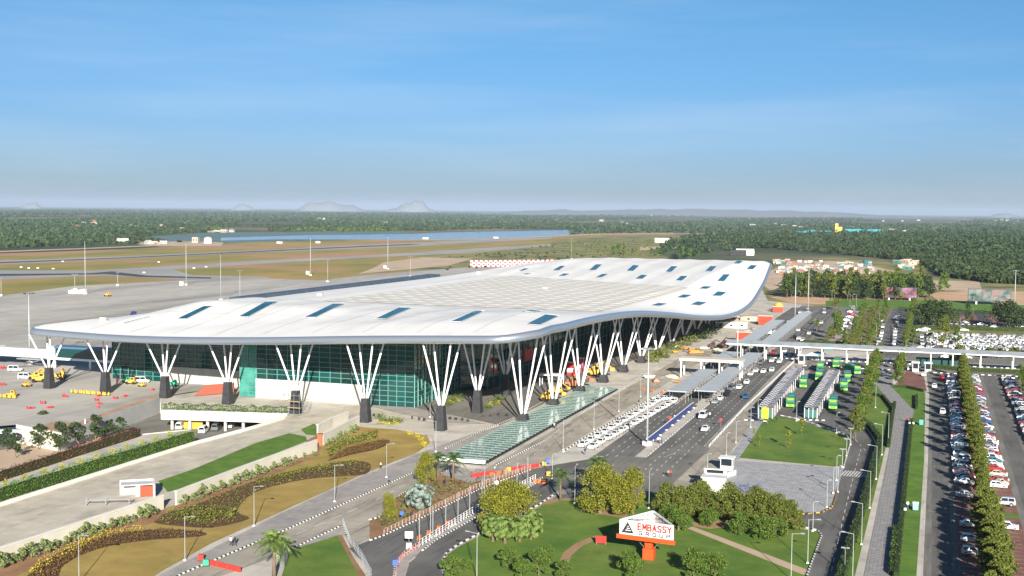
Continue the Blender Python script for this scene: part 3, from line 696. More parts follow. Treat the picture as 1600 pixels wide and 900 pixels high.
for k in range(6):
    b = MB(); z = .4+2.3*k; xa, xb = (-213.5, -207.2) if k % 2 else (-207.2, -213.5)
    b.face([(xa, 349.2, z), (xb, 349.2, z+1.5), (xb, 350.6, z+1.5), (xa, 350.6, z)]); b.face([(xa, 349.15, z), (xb, 349.15, z+1.5), (xb, 349.15, z+2.0), (xa, 349.15, z+.5)]); b.box(min(xb, xb+.9*(1 if xb < -210 else -1)), max(xb, xb+.9*(1 if xb < -210 else -1)), 349.2, 350.6, z+1.5, z+1.65)
    world_child(b, 'stair_flight', stair_m)
# plinth patch of darker paving under the overhang is part of the setting
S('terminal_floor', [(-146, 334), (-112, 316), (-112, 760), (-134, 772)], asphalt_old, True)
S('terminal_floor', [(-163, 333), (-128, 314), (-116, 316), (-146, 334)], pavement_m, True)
# V columns: pier with four struts
def vcol(x, y, ph, r, sx=0.0, w0=2.75, w1=1.85, a=4.3):
    b = MB(); h0, h1 = w0/2, w1/2
    b.prism([(x-h0, y-h0), (x+h0, y-h0), (x+h0, y+h0), (x-h0, y+h0)], .2, ph, [(x-h1, y-h1), (x+h1, y-h1), (x+h1, y+h1), (x-h1, y+h1)])
    p = world_child(b, 'column', charcoal)
    for dx, dy in ((-a, -a), (a, -a), (a, a), (-a, a)):
        X, Y = x+sx+dx, y+dy; Y = max(Y, float(np.interp(-X, [-e[0] for e in EV], [e[1] for e in EV]))+(2.6 if X > -104 else 1.2)); zt = soff(X, Y)+.3
        if zt < ph+1: continue
        s = MB(); s0 = Vector((x+dx*.1, y+dy*.1, ph-.3)); s1 = Vector((X, Y, zt))
        s.tube([s0, s0.lerp(s1, .12), s0.lerp(s1, .85), s1], [r*.75, r, r, r*.7], 8); s.build('strut', white_metal, p, smooth=True)
for px, py in ((77, 607), (165, 614.5), (258, 622), (356, 632), (462, 647), (571, 660.5), (689, 673), (746, 646)):
    g = G(px, py); vcol(g.x, g.y, 6.9, .27)
g = G(790, 618); vcol(g.x, g.y, 6.9, .27)
for k in range(14):
    vcol(-107, 321+29.4*k, 2.8, .28, 1.2, 3.3, 2.2, 4.6)
# lit red advertising box hanging in the hall edge, and shop sign letters on the corner glass
b = MB(); b.box(-133.7, -133.2, 401, 410, 7, 11); world_child(b, 'advertising_panel', red_paint)
b = MB(); b.cur = 0
for k, (w, h) in enumerate(((1.0, 1.3), (1.0, .9), (1.2, .9), (.8, .9), (1.1, .9), (1.0, 1.0), (1.0, .9))):
    y = 338+k*1.7; b.box(-145.75, -145.55, y, y+w, 11, 11+h)
# airside gallery behind the quilted roof
ag = thing('airside_gallery', (-265.5, 520, 0), 0, 'long dark blue glazed gallery along the airside edge of the terminal roof', 'gallery')
b = MB(); b.box(-4, 2, -90, 110, .1, 21); b.build('gallery_wall', mat('gallery_glass', (.03, .07, .11), .25, (.06, .1, .14), .2, 3), ag)
b = MB(); b.prism([(-4.5, -92), (2.6, -92), (5.6, 112), (-3, 112)], 21, 23.4, [(-3.5, -92), (1.6, -92), (4.6, 112), (-2, 112)]); b.build('gallery_roof', mat('gallery_roof', (.045, .07, .1), .4, (.08, .1, .13), .3, 3), ag)
# small plant boxes on the roof
for px, py in ((162, 501), (852, 452), (748, 427), (1150, 483), (500, 462)):
    h, nn = on_roof(px, py)
    if h: 
        b = MB(); b.obox((h.x, h.y, h.z-.1), 2.2, 1.4, 1.2, .2); world_child(b, 'roof_plant', grey_wall)
# ------------------------------------------------------------------ green glass canopy beside the forecourt
gc = thing('glass_canopy', (-103, 328, 0), 0, 'low green glass canopy running along the kerb beside the terminal columns', 'canopy')
b = MB(); fr = MB(); x0, x1, y0, y1, z = -5.4, 5.6, -64, 64, 1.0
ny = 46
for i in range(ny):
    for j, (xa, xb) in enumerate(((x0, -1.6), (-1.2, x1))):
        ya, yb = y0+(y1-y0)*i/ny, y0+(y1-y0)*(i+1)/ny
        b.face([(xa, ya+.12, z+.1), (xb, ya+.12, z+.1), (xb, yb-.12, z+.1), (xa, yb-.12, z+.1)])
for i in range(ny+1):
    ya = y0+(y1-y0)*i/ny; fr.box(x0, x1, ya-.06, ya+.06, z-.1, z+.16)
for xa in (x0, -1.4, 2.1, x1): fr.box(xa-.1, xa+.1, y0, y1, z+.17, z+.3)
b.build('glass_panel', mat('canopy_glass', (.1, .2, .18), .12, (.32, .42, .38), .9, 5, spec=.6), gc); fr.build('frame', mat('canopy_frame', (.3, .4, .37), .5), gc)
b = MB(); b.box(x0-.3, x1+.3, y0-.9, y0, z-.3, z+.5); b.build('front_beam', white_metal, gc)
b = MB(); b.box(x0, x1, y0+.1, y1, .3, z-.35); b.build('base', charcoal, gc)

# ------------------------------------------------------------------ foliage builders
def cards(P, size, rg, jit=.35, up=.25):
    """one leaf-sized quad per point, turned at random; returns vertex and face arrays"""
    n = len(P); a = rg.normal(size=(n, 3)); a[:, 2] *= .8; a /= np.linalg.norm(a, axis=1)[:, None]
    b = rg.normal(size=(n, 3)); b -= (b*a).sum(1)[:, None]*a; b /= np.linalg.norm(b, axis=1)[:, None]
    s = size*(1+jit*rg.uniform(-1, 1, (n, 1)))
    V = np.stack([P-a*s*.5, P+b*s*.32, P+a*s*.5, P-b*s*.32], 1).reshape(-1, 3)
    return V, np.arange(4*n).reshape(-1, 4)
def np_mesh(name, V, F, mats):
    me = bpy.data.meshes.new(name); k = F.shape[1]
    me.vertices.add(len(V)); me.vertices.foreach_set('co', V.astype(np.float32).ravel())
    me.loops.add(F.size); me.loops.foreach_set('vertex_index', F.astype(np.int32).ravel())
    me.polygons.add(len(F)); me.polygons.foreach_set('loop_start', np.arange(0, F.size, k, dtype=np.int32))
    for m in (mats if isinstance(mats, (list, tuple)) else [mats]): me.materials.append(m)
    me.update(calc_edges=True); me.validate(); return me
def blob_points(n, centres, radii, rg, shell=.55):
    k = rg.integers(0, len(centres), n); d = rg.normal(size=(n, 3)); d /= np.linalg.norm(d, axis=1)[:, None]
    r = (shell+(1-shell)*rg.random(n))**1.0
    return np.array(centres)[k]+d*np.array(radii)[k][:, None]*r[:, None]*np.array([1, 1, .85])
def crown_clumps(w, h, z0, n, rg, taper=.0, col=.34):
    """centres and radii of leaf clumps filling a crown w wide and h high that starts at z0"""
    c, r = [], []
    for _ in range(n):
        t = rg.random()**.8; a = rg.random()*2*PI; prof = math.sin(PI*min(1, .12+.88*t)**.9)**.6*(1-taper*t)
        rr = w/2*prof*math.sqrt(rg.random())*.8
        k_ = rg.uniform(.85, 1.25); c.append((rr*k_*math.cos(a), rr*k_*math.sin(a), z0+h*(.1+.82*t)*rg.uniform(.92, 1.08))); r.append(col*min(w, h)*.5*(.45+1.0*rg.random()))
    return c, r
def trunk_mb(h, r, rg, limbs=5, spread=2.0, lean=.3):
    b = MB(); top = Vector((lean*rg.uniform(-1, 1), lean*rg.uniform(-1, 1), h))
    b.tube([(0, 0, -.1), top*.5, top], [r*1.25, r, r*.6], 7)
    for k in range(limbs):
        a = 2*PI*k/limbs+rg.uniform(-.4, .4); s = top*rg.uniform(.55, .95)
        e = s+Vector((math.cos(a)*spread, math.sin(a)*spread, spread*rg.uniform(.7, 1.4)))
        b.tube([s, s.lerp(e, .5)+Vector((0, 0, .15)), e], [r*.5, r*.36, r*.16], 5, caps=False)
    return b
def tree(name, w, h, trunk_h, nl, size, lm, seed, tr=.2, clumps=22, taper=.0, col=.34, z0=None):
    rg = np.random.default_rng(seed); t = thing(name)
    trunk_mb(trunk_h+h*.25, tr, rg, 5, w*.25).build('trunk', wood, t)
    c, r = crown_clumps(w, h, trunk_h if z0 is None else z0, clumps, rg, taper, col)
    P = blob_points(nl, c, r, rg); V, F = cards(P, size, rg)
    link('crown', np_mesh('crown', V, F, lm), t); return freeze(t)
def palm(name, h, fl, nf, lm, seed, tr=.22, droop=1.0, leaflets=13):
    rg = np.random.default_rng(seed); t = thing(name); b = MB()
    b.tube([(0, 0, -.1), (.08, .05, h*.5), (0, .1, h)], [tr*1.4, tr, tr*.85], 8); b.build('trunk', wood, t, smooth=True)
    for k in range(nf):
        a = 2.4*k; el = 1.25-1.5*(k/nf)+rg.uniform(-.1, .1); f = MB(); pts = []
        for i in range(leaflets+1):
            u = i/leaflets; rr = fl*u*math.cos(el)*(1-.1*u); z = h+fl*(u*math.sin(el)-droop*.55*u*u)
            pts.append(Vector((rr*math.cos(a), rr*math.sin(a)+.1, z)))
        sdir = Vector((-math.sin(a), math.cos(a), 0))
        f.tube(pts, [.05]*(leaflets)+[.015], 3, caps=False)
        for i in range(1, leaflets+1):
            u = i/leaflets; p = pts[i]; d = (pts[i]-pts[i-1]).normalized(); ll = fl*.3*math.sin(PI*min(1, .15+.8*u))**.7
            for sg in (-1, 1):
                tip = p+sdir*sg*ll*.8+d*ll*.45+Vector((0, 0, -ll*.38)); w_ = d*fl*.035
                f.face([p-w_, p+w_, tip])
        f.build('frond', lm, t)
    return freeze(t)
def fan_palm(name, h, R_, nf, lm, seed, rad=.95, tr=.25, seg=11):
    """a palm whose round pleated fans stand all over a dome R_ in radius, h above the ground"""
    rg = np.random.default_rng(seed); t = thing(name); b = MB()
    b.tube([(0, 0, -.1), (.05, 0, h)], [tr*1.3, tr], 8); b.build('trunk', wood, t); o = Vector((0, 0, h))
    for k in range(nf):
        a = 2.4*k+rg.uniform(-.3, .3); el = math.asin(max(-.9, min(1, 1-1.85*(k+.5)/nf)))+rg.uniform(-.12, .12); f = MB()
        d = Vector((math.cos(a)*math.cos(el), math.sin(a)*math.cos(el), math.sin(el))); c = o+d*R_*rg.uniform(.7, 1.0)
        f.tube([o, c], .03, 3, caps=False)
        nrm = (d+Vector((0, 0, .35))+Vector(rg.normal(size=3))*.25).normalized(); s = nrm.cross(Vector((0, 0, 1))).normalized(); u = -nrm.cross(s) if nrm.cross(s).z > 0 else nrm.cross(s)
        q = rad*rg.uniform(.75, 1.2)
        for i in range(seg):
            t0, t1 = (-2.3+4.6*i/seg), (-2.3+4.6*(i+1)/seg); tm = (t0+t1)/2
            def P_(tt, rr, z=0): return c+(u*math.cos(tt)+s*math.sin(tt))*rr+nrm*(z-.25*rr*rr/q)
            f.face([c, P_(t0, q*.72), P_(tm, q*1.05, -.05), P_(t1, q*.72)])
        f.build('fan_leaf', lm, t)
    return freeze(t)
def hedge(line, w, h, lm, label, dens=5.0, size=.42, seed=1, world=False, cat='hedge', z=.25, name='hedge', core=True, group=None):
    rg = np.random.default_rng(seed); P = [np.array(p if world else g2(p)) for p in line]; pts = []
    b = MB()
    for a, c in zip(P, P[1:]):
        d = c-a; l = np.linalg.norm(d); d = d/l; n = np.array((-d[1], d[0])); k = int(l*(w+2*h)*dens*2.2)
        u = rg.random(k)*l; s = rg.random(k)*(w+2*h); wob = 1+.12*np.sin(u*1.3+rg.random()*6)+.08*rg.normal(size=k)
        off = np.where(s < h, -w/2, np.where(s > h+w, w/2, s-h-w/2)); zz = np.where(s < h, s, np.where(s > h+w, 2*h+w-s, h))*wob
        q = a+d*u[:, None]+n*(off*wob)[:, None]; pts.append(np.column_stack([q, z+zz]))
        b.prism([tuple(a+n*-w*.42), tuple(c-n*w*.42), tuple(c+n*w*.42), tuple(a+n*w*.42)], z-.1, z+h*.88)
    V, F = cards(np.concatenate(pts), size*.75, rg); me = np_mesh('hedge', V, F, lm)
    t = thing(name, (*P[0], 0), 0, label, cat, group)
    o = link('foliage', me, t); o.location = (-P[0][0], -P[0][1], 0)
    if core: o2 = b.build('inner_branches', core_m, t); o2.location = (-P[0][0], -P[0][1], 0)
    return t
def in_poly(pts, poly):
    x, y = pts[:, 0], pts[:, 1]; r = np.zeros(len(pts), bool); n = len(poly)
    for i in range(n):
        (x0, y0), (x1, y1) = poly[i], poly[(i+1) % n]
        c = ((y0 > y) != (y1 > y)); r ^= c & (x < (x1-x0)*(y-y0)/((y1-y0) or 1e-9)+x0)
    return r
def ground_np(px):
    Rn = np.array(RM.to_3x3()); d = np.column_stack([px[:, 0]-800, 450-px[:, 1], np.full(len(px), -F_PX)])@Rn.T
    t = -CAMH/d[:, 2]; return d[:, :2]*t[:, None]
def scatter(poly, n, rg, pmin=0.0):
    """n ground points inside a pixel polygon, even over the picture of it (denser far off is avoided by pmin)"""
    p = np.array(poly, float); lo, hi = p.min(0), p.max(0); out_ = np.zeros((0, 2))
    while len(out_) < n:
        q = lo+(hi-lo)*rg.random((n*2, 2)); out_ = np.concatenate([out_, q[in_poly(q, poly)]])
    return ground_np(out_[:n])
def wood_mass(name, poly, n, h, w, lm, seed, leaves=14, kind='stuff', conical=False, clear=-1.1):
    """a far wood that reads as one mass: crowns of loose leaf sprays"""
    rg = np.random.default_rng(seed); g = scatter(poly, n, rg)
    # clearings and stands: slow waves over the land
    dist = np.linalg.norm(g, axis=1); k1 = g[:, 0]/(55+dist*.02); k2 = g[:, 1]/(90+dist*.05)
    wv = np.sin(k1+1.7*np.sin(k2*.6))+np.sin(k2*1.3+1.1*np.sin(k1*.45)+seed)+.7*np.sin(k1*.37-k2*.51+2)
    g = g[wv > clear]; wv = wv[wv > clear]; n = len(g)
    d = rg.normal(size=(n, leaves, 3)); d /= np.linalg.norm(d, axis=2)[:, :, None]; d *= rg.random((n, leaves, 1))**.4
    big = (.85+.3*np.clip(wv, -1, 1))[:, None, None]; hh = h*(.55+.9*rg.random((n, 1, 1))**1.5)*big; ww = w*(.6+.8*rg.random((n, 1, 1)))*big
    if conical: d[:, :, :2] *= (1-.55*np.clip(d[:, :, 2:3]*.5+.5, 0, 1))*1.25
    P = np.concatenate([g[:, None, :]+d[:, :, :2]*ww/2, hh*(.55+.45*d[:, :, 2:3])], 2).reshape(-1, 3)
    V, F = cards(P, w*.55, rg); me = np_mesh(name, V, F, [lm, leaf_dark if lm is not leaf_dark else leaf_green]); me.polygons.foreach_set('material_index', np.repeat(((wv+.5*rg.normal(size=n)) < -.2).astype(np.int32), leaves)); o = link(name, me); return tag(o, kind=kind)

# ------------------------------------------------------------------ countryside
wd = lambda *a, **k: wood_mass('far_wood', *a, **k)
leaf_far = leaf('leaf_far', (.02, .045, .022), (.07, .1, .05))
leaf_far2 = leaf('leaf_far_green', (.02, .05, .02), (.07, .105, .045))
tag(wd([(-60, 336), (400, 338), (900, 343), (1650, 348), (1650, 341), (900, 335), (400, 329), (-60, 325)], 9000, 13, 26, leaf_far, 1, leaves=7), 'dark wooded country fading blue towards the horizon')
tag(wd([(-60, 362), (120, 354), (330, 352), (420, 362), (640, 361), (900, 357), (1650, 362), (1650, 346), (900, 341), (400, 336), (-60, 334)], 8000, 11, 17, leaf_far2, 2, leaves=9), 'green woods and palm groves beyond the airfield lake')
tag(wd([(-60, 392), (20, 388), (120, 384), (240, 381), (330, 377), (345, 374), (300, 370), (150, 366), (-60, 364)], 700, 8, 11, leaf_far2, 3, leaves=16), 'scattered bushes and palms along the far side of the runway')
tag(wd([(-60, 368), (200, 367), (330, 363), (640, 360), (900, 357), (900, 350), (640, 352), (330, 352), (-60, 356)], 2600, 9, 12, leaf_far2, 34, leaves=10, clear=-1.9), 'open groves and hedgerows around the villages beyond the lake')
tag(wd([(330, 362), (640, 362), (640, 357), (330, 358)], 500, 11, 9, leaf_dark, 33, leaves=12), 'dark palm belt on the far bank of the lake')
tag(wd([(890, 366), (1060, 364), (1250, 366), (1650, 372), (1650, 356), (1250, 352), (900, 351)], 2600, 11, 14, leaf_far, 4, leaves=12), 'woods behind the scrubland right of the lake')
tag(wd([(1030, 400), (1045, 385), (1160, 378), (1300, 376), (1450, 382), (1650, 388), (1650, 370), (1300, 366), (1080, 372)], 2600, 11, 10, leaf_pine, 5, leaves=18, clear=-2), 'dense green plantation behind the roof at the right')
tag(wd([(1055, 408), (1060, 396), (1190, 388), (1340, 400), (1440, 412), (1460, 430), (1540, 442), (1660, 449), (1660, 386), (1450, 380), (1180, 378)], 4600, 13, 8.5, leaf_pine, 6, leaves=24, conical=True, clear=-9), 'dark eucalyptus plantation filling the right background')
tag(wd([(690, 402), (800, 392), (900, 376), (1040, 374), (1010, 392), (1040, 402), (900, 404), (700, 424)], 260, 2.2, 4.5, leaf_olive, 7, leaves=16), 'low thorn bushes scattered over the scrubland')
tag(wd([(1300, 462), (1440, 440), (1480, 440), (1560, 446), (1660, 452), (1660, 446), (1500, 432), (1420, 428)], 160, 5, 6, leaf_green, 8, leaves=40), 'low bushes in front of the plantation')

def house(px, py, w, d, h, m, roof='flat', label='', group=None, z=0, rm=None, name='house', rz=None):
    g = G(px, py); t = thing(name, (g.x, g.y, 0.2), random.uniform(-.6, .6) if rz is None else rz, label, 'house' if name == 'house' else name.replace('_', ' '), group)
    b = MB(); b.box(-w/2, w/2, -d/2, d/2, 0, h); b.build('wall', m, t)
    b = MB()
    if roof == 'flat': b.box(-w/2-.3, w/2+.3, -d/2-.3, d/2+.3, h, h+.35)
    else: b.prism([(-w/2-.4, -d/2-.4), (w/2+.4, -d/2-.4), (w/2+.4, d/2+.4), (-w/2-.4, d/2+.4)], h, h+w*.22, [(-w/2, -.1), (w/2, -.1), (w/2, .1), (-w/2, .1)])
    b.build('roof', rm or m, t)
    b = MB()
    for k in range(max(1, int(w/5))):
        x = -w/2+(k+.5)*w/max(1, int(w/5)); b.box(x-.7, x+.7, -d/2-.05, -d/2+.02, h*.35, h*.7)
    b.build('window', glass_m, t); return t
far_white = mat('weathered_white', (.42, .41, .38), .85); far_grey = mat('weathered_grey', (.25, .25, .24), .85); cream = mat('cream_wall', (.4, .35, .27), .85); pinkw = mat('pink_wall', (.38, .26, .23), .85); tile_m = mat('roof_tile', (.4, .16, .1), .85)
random.seed(11)
def town(spots, lab, group, size=(12, 9, 6)):
    for px, py in spots:
        w = size[0]*random.uniform(.7, 1.4)
        house(px, py, w, size[1]*random.uniform(.8, 1.2), size[2]*random.uniform(.7, 1.3), random.choice([far_white, far_white, cream, pinkw]), random.choice(['flat', 'flat', 'gable']), lab, group, rm=random.choice([far_white, tile_m, far_grey]))
town([(58, 354), (62, 357), (75, 356), (45, 359), (110, 352), (112, 350), (122, 357), (165, 352), (178, 351), (253, 354), (258, 356), (285, 358), (205, 353), (180, 353)], 'pale village house among the trees beyond the runway', 'village houses beyond the runway', (13, 9, 5.5))
town([(133, 352), (141, 353), (147, 351)], 'larger pinkish village building beyond the runway', 'larger pinkish village buildings', (20, 12, 9))
town([(330, 363), (340, 362), (350, 363.5), (362, 363)], 'white shed at the near end of the lake', 'white lakeside sheds', (15, 8, 4))
town([(232, 381.5), (240, 381), (246, 382), (256, 381), (192, 380)], 'low white building beside the airfield track', 'low buildings by the airfield track', (13, 8, 3.5))
house(306, 379.5, 10, 8, 9, cream, 'flat', 'small cream pump house beside the white water tank', rz=.2)
town([(455, 337), (460, 336), (500, 343), (505, 343), (590, 352), (600, 352), (560, 346), (625, 352), (690, 340), (740, 352), (733, 355), (775, 339), (940, 346), (972, 350), (978, 351), (1018, 338), (1176, 355), (1170, 343), (868, 344)], 'tiny white house in the far woods', 'houses scattered in the far woods', (18, 11, 7))
town([(1210, 352), (1225, 354), (1240, 356), (1250, 357), (1340, 365), (1350, 363), (1362, 364), (1370, 364.5), (1386, 363), (1395, 364), (1403, 365), (1412, 364), (1418, 363), (1460, 361), (1468, 362), (1555, 346), (1565, 345.5), (1574, 346), (1582, 346), (1590, 347), (1410, 346), (1435, 345), (1380, 346), (1330, 358)], 'pale building of the distant settlement at the right', 'buildings of the distant settlement', (20, 12, 8))
teal_roof = mat('teal_roof', (.05, .3, .36), .6)
for px, py, w in ((1318, 366, 40), (1334, 367, 44), (1352, 367, 36), (1368, 367, 40), (1265, 367, 30), (1252, 369, 28), (1290, 368, 30)):
    house(px, py, w, 18, 6, teal_roof, 'gable', 'teal roofed shed beside the yellow tower block', 'teal roofed sheds', rm=teal_roof, rz=.1)
t = thing('tower_block', tuple(G(1310, 368)), .1, 'yellow tower block rising above the distant teal sheds', 'building')
b = MB(); b.box(-9, -1, -7, 7, 0, 31); b.box(-1.1, 9, -6, 6, 0, 22); b.build('wall', mat('yellow_wall', (.7, .42, .1), .8), t)
b = MB(); b.box(-9.4, -.6, -7.4, 7.4, 31, 32); b.box(-.5, 9.4, -6.4, 6.4, 22, 23); b.build('roof', cream, t)
t = thing('water_tank', tuple(G(325, 380.5)), 0, 'round pinkish white storage tank with a domed top beside the runway', 'tank')
b = MB(); b.lathe((0, 0, 0), [(6.5, 0), (6.5, 8)], 20); b.build('tank_wall', mat('tank_paint', (.7, .6, .56), .7), t, smooth=False)
b = MB(); b.lathe((0, 0, 8), [(6.7, 0), (6, 1.3), (4, 2.4), (1.6, 3), (.2, 3.2)], 20); b.build('dome', far_white, t, smooth=True)
# white sheds right of the roof and shanties of the building site
house(1153, 399, 22, 14, 7, dark_paint, 'flat', 'dark fronted shed right of the far roof edge', rz=.2)
house(1164, 399, 24, 12, 3.5, white_wall, 'gable', 'long white shed beside the dark fronted shed', rm=white_paint, rz=.2)
house(1036, 379, 30, 14, 8, white_wall, 'flat', 'white hut alone on the scrubland', rz=.1)
random.seed(5)
cols = [white_wall, grey_wall, cream, steel, tile_m, soil_tan, concrete, white_wall, mat('blue_tarp', (.08, .2, .35), .7), mat('green_tarp', (.06, .2, .17), .7), mat('rust_sheet', (.3, .16, .1), .8)]
for k in range(110):
    px = random.uniform(1208, 1362); py = random.uniform(407, 428)+(px-1208)*.03
    m = random.choice(cols)
    house(px, py, random.uniform(2.5, 6.5), random.uniform(2.5, 4), random.uniform(1.5, 2.6), m, random.choice(['flat', 'gable']), 'small site hut in the crowded building camp behind the tree belt', 'site huts of the building camp', rm=random.choice(cols))
for k in range(10):
    house(random.uniform(1400, 1440), random.uniform(408, 424), 9, 6, 3.4, random.choice(cols), 'flat', 'site hut in the clearing right of the green tank', 'site huts in the clearing', rm=random.choice(cols))
b = MB(); b.lathe((0, 0, 0), [(2.8, 0), (2.8, 6), (2.2, 7.4), (.3, 7.8)], 14); tag(b.build('silo', mat('teal_tank', (.02, .12, .13), .5), loc=tuple(G(1352, 416)), smooth=False), 'dark teal round tank standing in the building camp', 'tank')
# the tree belt behind the car parks: individual trees
belt_a = tree('belt_tree', 9.5, 14, 1.5, 700, 1.4, leaf_dark, 41, .25, 24, .3, .42)
belt_b = tree('belt_tree', 9, 16, 1.5, 700, 1.4, leaf_green, 42, .25, 24, .35, .42)
belt_c = tree('belt_tree', 8.5, 15, 1.5, 650, 1.4, leaf_olive, 43, .22, 22, .4, .42)
random.seed(3); n = 0
for row, (ya, yb) in enumerate(((452, 455), (460, 464), (466, 467))):
    xs = np.arange(1228 if row else 1240, 1452 if row < 2 else 1440, 8.6 if row else 11)
    for px in xs:
        n += 1; py = (ya if px < 1300 else yb)+random.uniform(-2, 2); g = G(px+random.uniform(-3, 3), py)
        place(random.choice([belt_a, belt_b, belt_c, belt_a]), g, random.uniform(0, 6.28), 'tall dark tree in the dense belt beyond the car parks', 'trees of the belt behind the car parks', random.uniform(.85, 1.12))
for px, py, s in ((1476, 455, .95), (1470, 457, .7), (966, 398, .95), (958, 399, .8), (975, 398, .85), (988, 399, .6), (1018, 400, .7), (1027, 400, .75), (1065, 404, 1), (1078, 405, .9)):
    place(belt_b, G(px, py), random.uniform(0, 6), 'round green tree standing apart at the edge of the clearing' if px > 1400 else 'bushy tree showing above the far roof edge', 'single trees beyond the terminal' if px < 1400 else 'pair of trees by the clearing', s)

# ------------------------------------------------------------------ trees, palms and beds near the camera
big_dark = tree('rain_tree', 25, 11, 2.2, 6500, 1.0, leaf_dark, 51, .45, 60, 0, .62)
place(big_dark, G(1458, 510), 0, 'broad dark spreading tree shading the left of the upper car park')
place(big_dark, G(1574, 512), 2, 'broad dark spreading tree at the right end of the upper car park', None, (.95, .95, 1))
place(tree('cypress', 6, 13, 1, 900, .6, leaf_dark, 52, .2, 18, .5), G(1512, 508), 0, 'narrow dark tree between the two broad trees of the upper car park')['category'] = 'tree'
small_palm = palm('roadside_palm', 4.5, 3.0, 14, leaf_palm, 53, .16)
ash = tree('avenue_tree', 5.4, 7.8, 1.6, 3200, .4, leaf_green, 54, .14, 20, .25)
ash_y = tree('avenue_tree', 4.9, 8.2, 1.6, 3000, .4, leaf_olive, 55, .14, 18, .35)
round_t = tree('round_tree', 5.5, 4.8, .9, 3600, .34, leaf_olive, 56, .14, 16)
for t_, c in ((big_dark, 'tree'), (small_palm, 'palm'), (ash, 'tree'), (ash_y, 'tree'), (round_t, 'tree')): t_['category'] = c
for q in (belt_a, belt_b, belt_c): q['category'] = 'tree'
random.seed(21)
# trees lining the path beside the bus station
n = 0
for px, py, s in ((1337, 690, 1.0), (1346, 664, 1.0), (1350, 652, .95), (1354, 640, 1.05), (1357, 630, 1), (1359, 620, 1.1), (1362, 610, 1), (1364, 600, 1.1), (1366, 590, 1), (1370, 580, .95), (1373, 571, .95), (1344, 676, .7)):
    n += 1; place([ash, ash_y][n % 2], G(px, py), n*1.3, '%s tree from the near end of the row beside the bus station' % nth(n), 'trees beside the bus station', s)
for k, (px, py, s) in enumerate(((1402, 606, 1), (1405, 597, 1), (1408, 588, .95), (1400, 592, .8), (1410, 580, .8))):
    place([ash, ash_y][k % 2], G(px, py), k, '%s leafy tree from the near end of the clump right of the shaded path' % nth(k+1), 'clump right of the path', s)
# trees between the car rows
n = 0
for y in np.arange(196, 476, 4.6):
    n += 1
    if 252 < y < 258 or 285 < y < 289: continue
    near = y < 256
    t_ = place([round_t, ash_y, round_t][n % 3] if not near else round_t, Vector((11.7+random.uniform(-.4, .4), y, .1)), n*2.1,
          '%s tree from the near end of the planted strip between the car rows' % nth(n), 'trees between the car rows', (random.uniform(.85, 1.05), random.uniform(.85, 1.05), random.uniform(.85, 1.1)) if not near else (1.2, 1.2, 1.15))
    if 262 < y < 300: t_.scale = (.75, .75, .8)
for k, y in enumerate(np.arange(345, 475, 6.5)):
    place([round_t, ash][k % 2], Vector((31.5, y, .1)), k, '%s tree from the near end of the row right of the far car bays' % nth(k+1), 'trees right of the far car bays', .7)
place(round_t, G(1497, 572), 1, 'round tree under the covered walkway at the head of the planted strip', None, 1.5)
for k, px in enumerate((1520, 1545, 1560, 1585, 1610)): place(round_t, G(px, 560), k, 'dark tree in shade under the right end of the covered walkway', 'trees under the covered walkway', (1.4, 1.4, .8))
# avenue north of the bridge, palms of the garden strip
n = 0
for y in np.arange(548, 790, 13):
    for x in (-36, -30.5, -25):
        n += 1; place([small_palm, ash, ash_y, small_palm][(n*7+int(y)) % 4], Vector((x+random.uniform(-1.5, 1.5), y+random.uniform(-2, 2), .1)), n, 'small palm or bushy tree in the garden strip beyond the covered walkway', 'plants of the garden strip', random.uniform(.55, .85))
for k, y in enumerate(np.arange(545, 800, 14)):
    place([ash, ash_y][k % 2], Vector((-9.5, y, .1)), k, '%s tree from the covered walkway along the right of the avenue' % nth(k+1), 'avenue trees beyond the covered walkway', .85)
for k, (px, py, s) in enumerate(((1427, 541, .9), (1452, 541, 1.1), (1474, 546, 1.6), (1496, 540, 1), (1515, 505, .8), (1495, 512, .9), (1490, 505, .8))):
    place([ash, small_palm, ash_y, ash][k % 4], G(px, py), k, '%s green tree from the left among the white cars beyond the covered walkway' % nth(k+1), None, s)
place(ash, G(1305, 532), 0, 'tallest leafy tree at the head of the upper road fork', None, 1.5); place(ash_y, G(1311, 526), 0, 'yellow green tree behind the leafy tree at the fork', None, 1.3)
place(round_t, G(1298, 536), 0, 'low round tree left of the fork trees'); place(small_palm, G(1276, 520), 0, 'lone palm between the upper roads', None, 1.2); place(round_t, G(1306, 484), 0, 'round tree beside the far road end', None, 1.3)
place(fan_palm('silver_fan_palm', 2.2, 1.8, 20, leaf_silver, 60), G(1332, 486), 0, 'silvery fan palm cluster beside the far road end')['category'] = 'palm'
# saplings on the grass island by the buses
sap = tree('sapling', 2.0, 4.4, .7, 260, .4, leaf_yellow, 61, .05, 12, .4); sap['category'] = 'tree'
for k, (px, py, lab) in enumerate(((1253, 682, 'slim yellow sapling at the back of the bus lawn'), (1232, 702, 'slim yellow sapling in the middle of the bus lawn'))): place(sap, G(px, py), k, lab)
for k, (px, py) in enumerate(((1187, 700), (1178, 690), (1192, 660))): place(sap, G(px, py), k, '%s thin sapling from the front along the left edge of the bus lawn' % nth(k+1), None, .7)
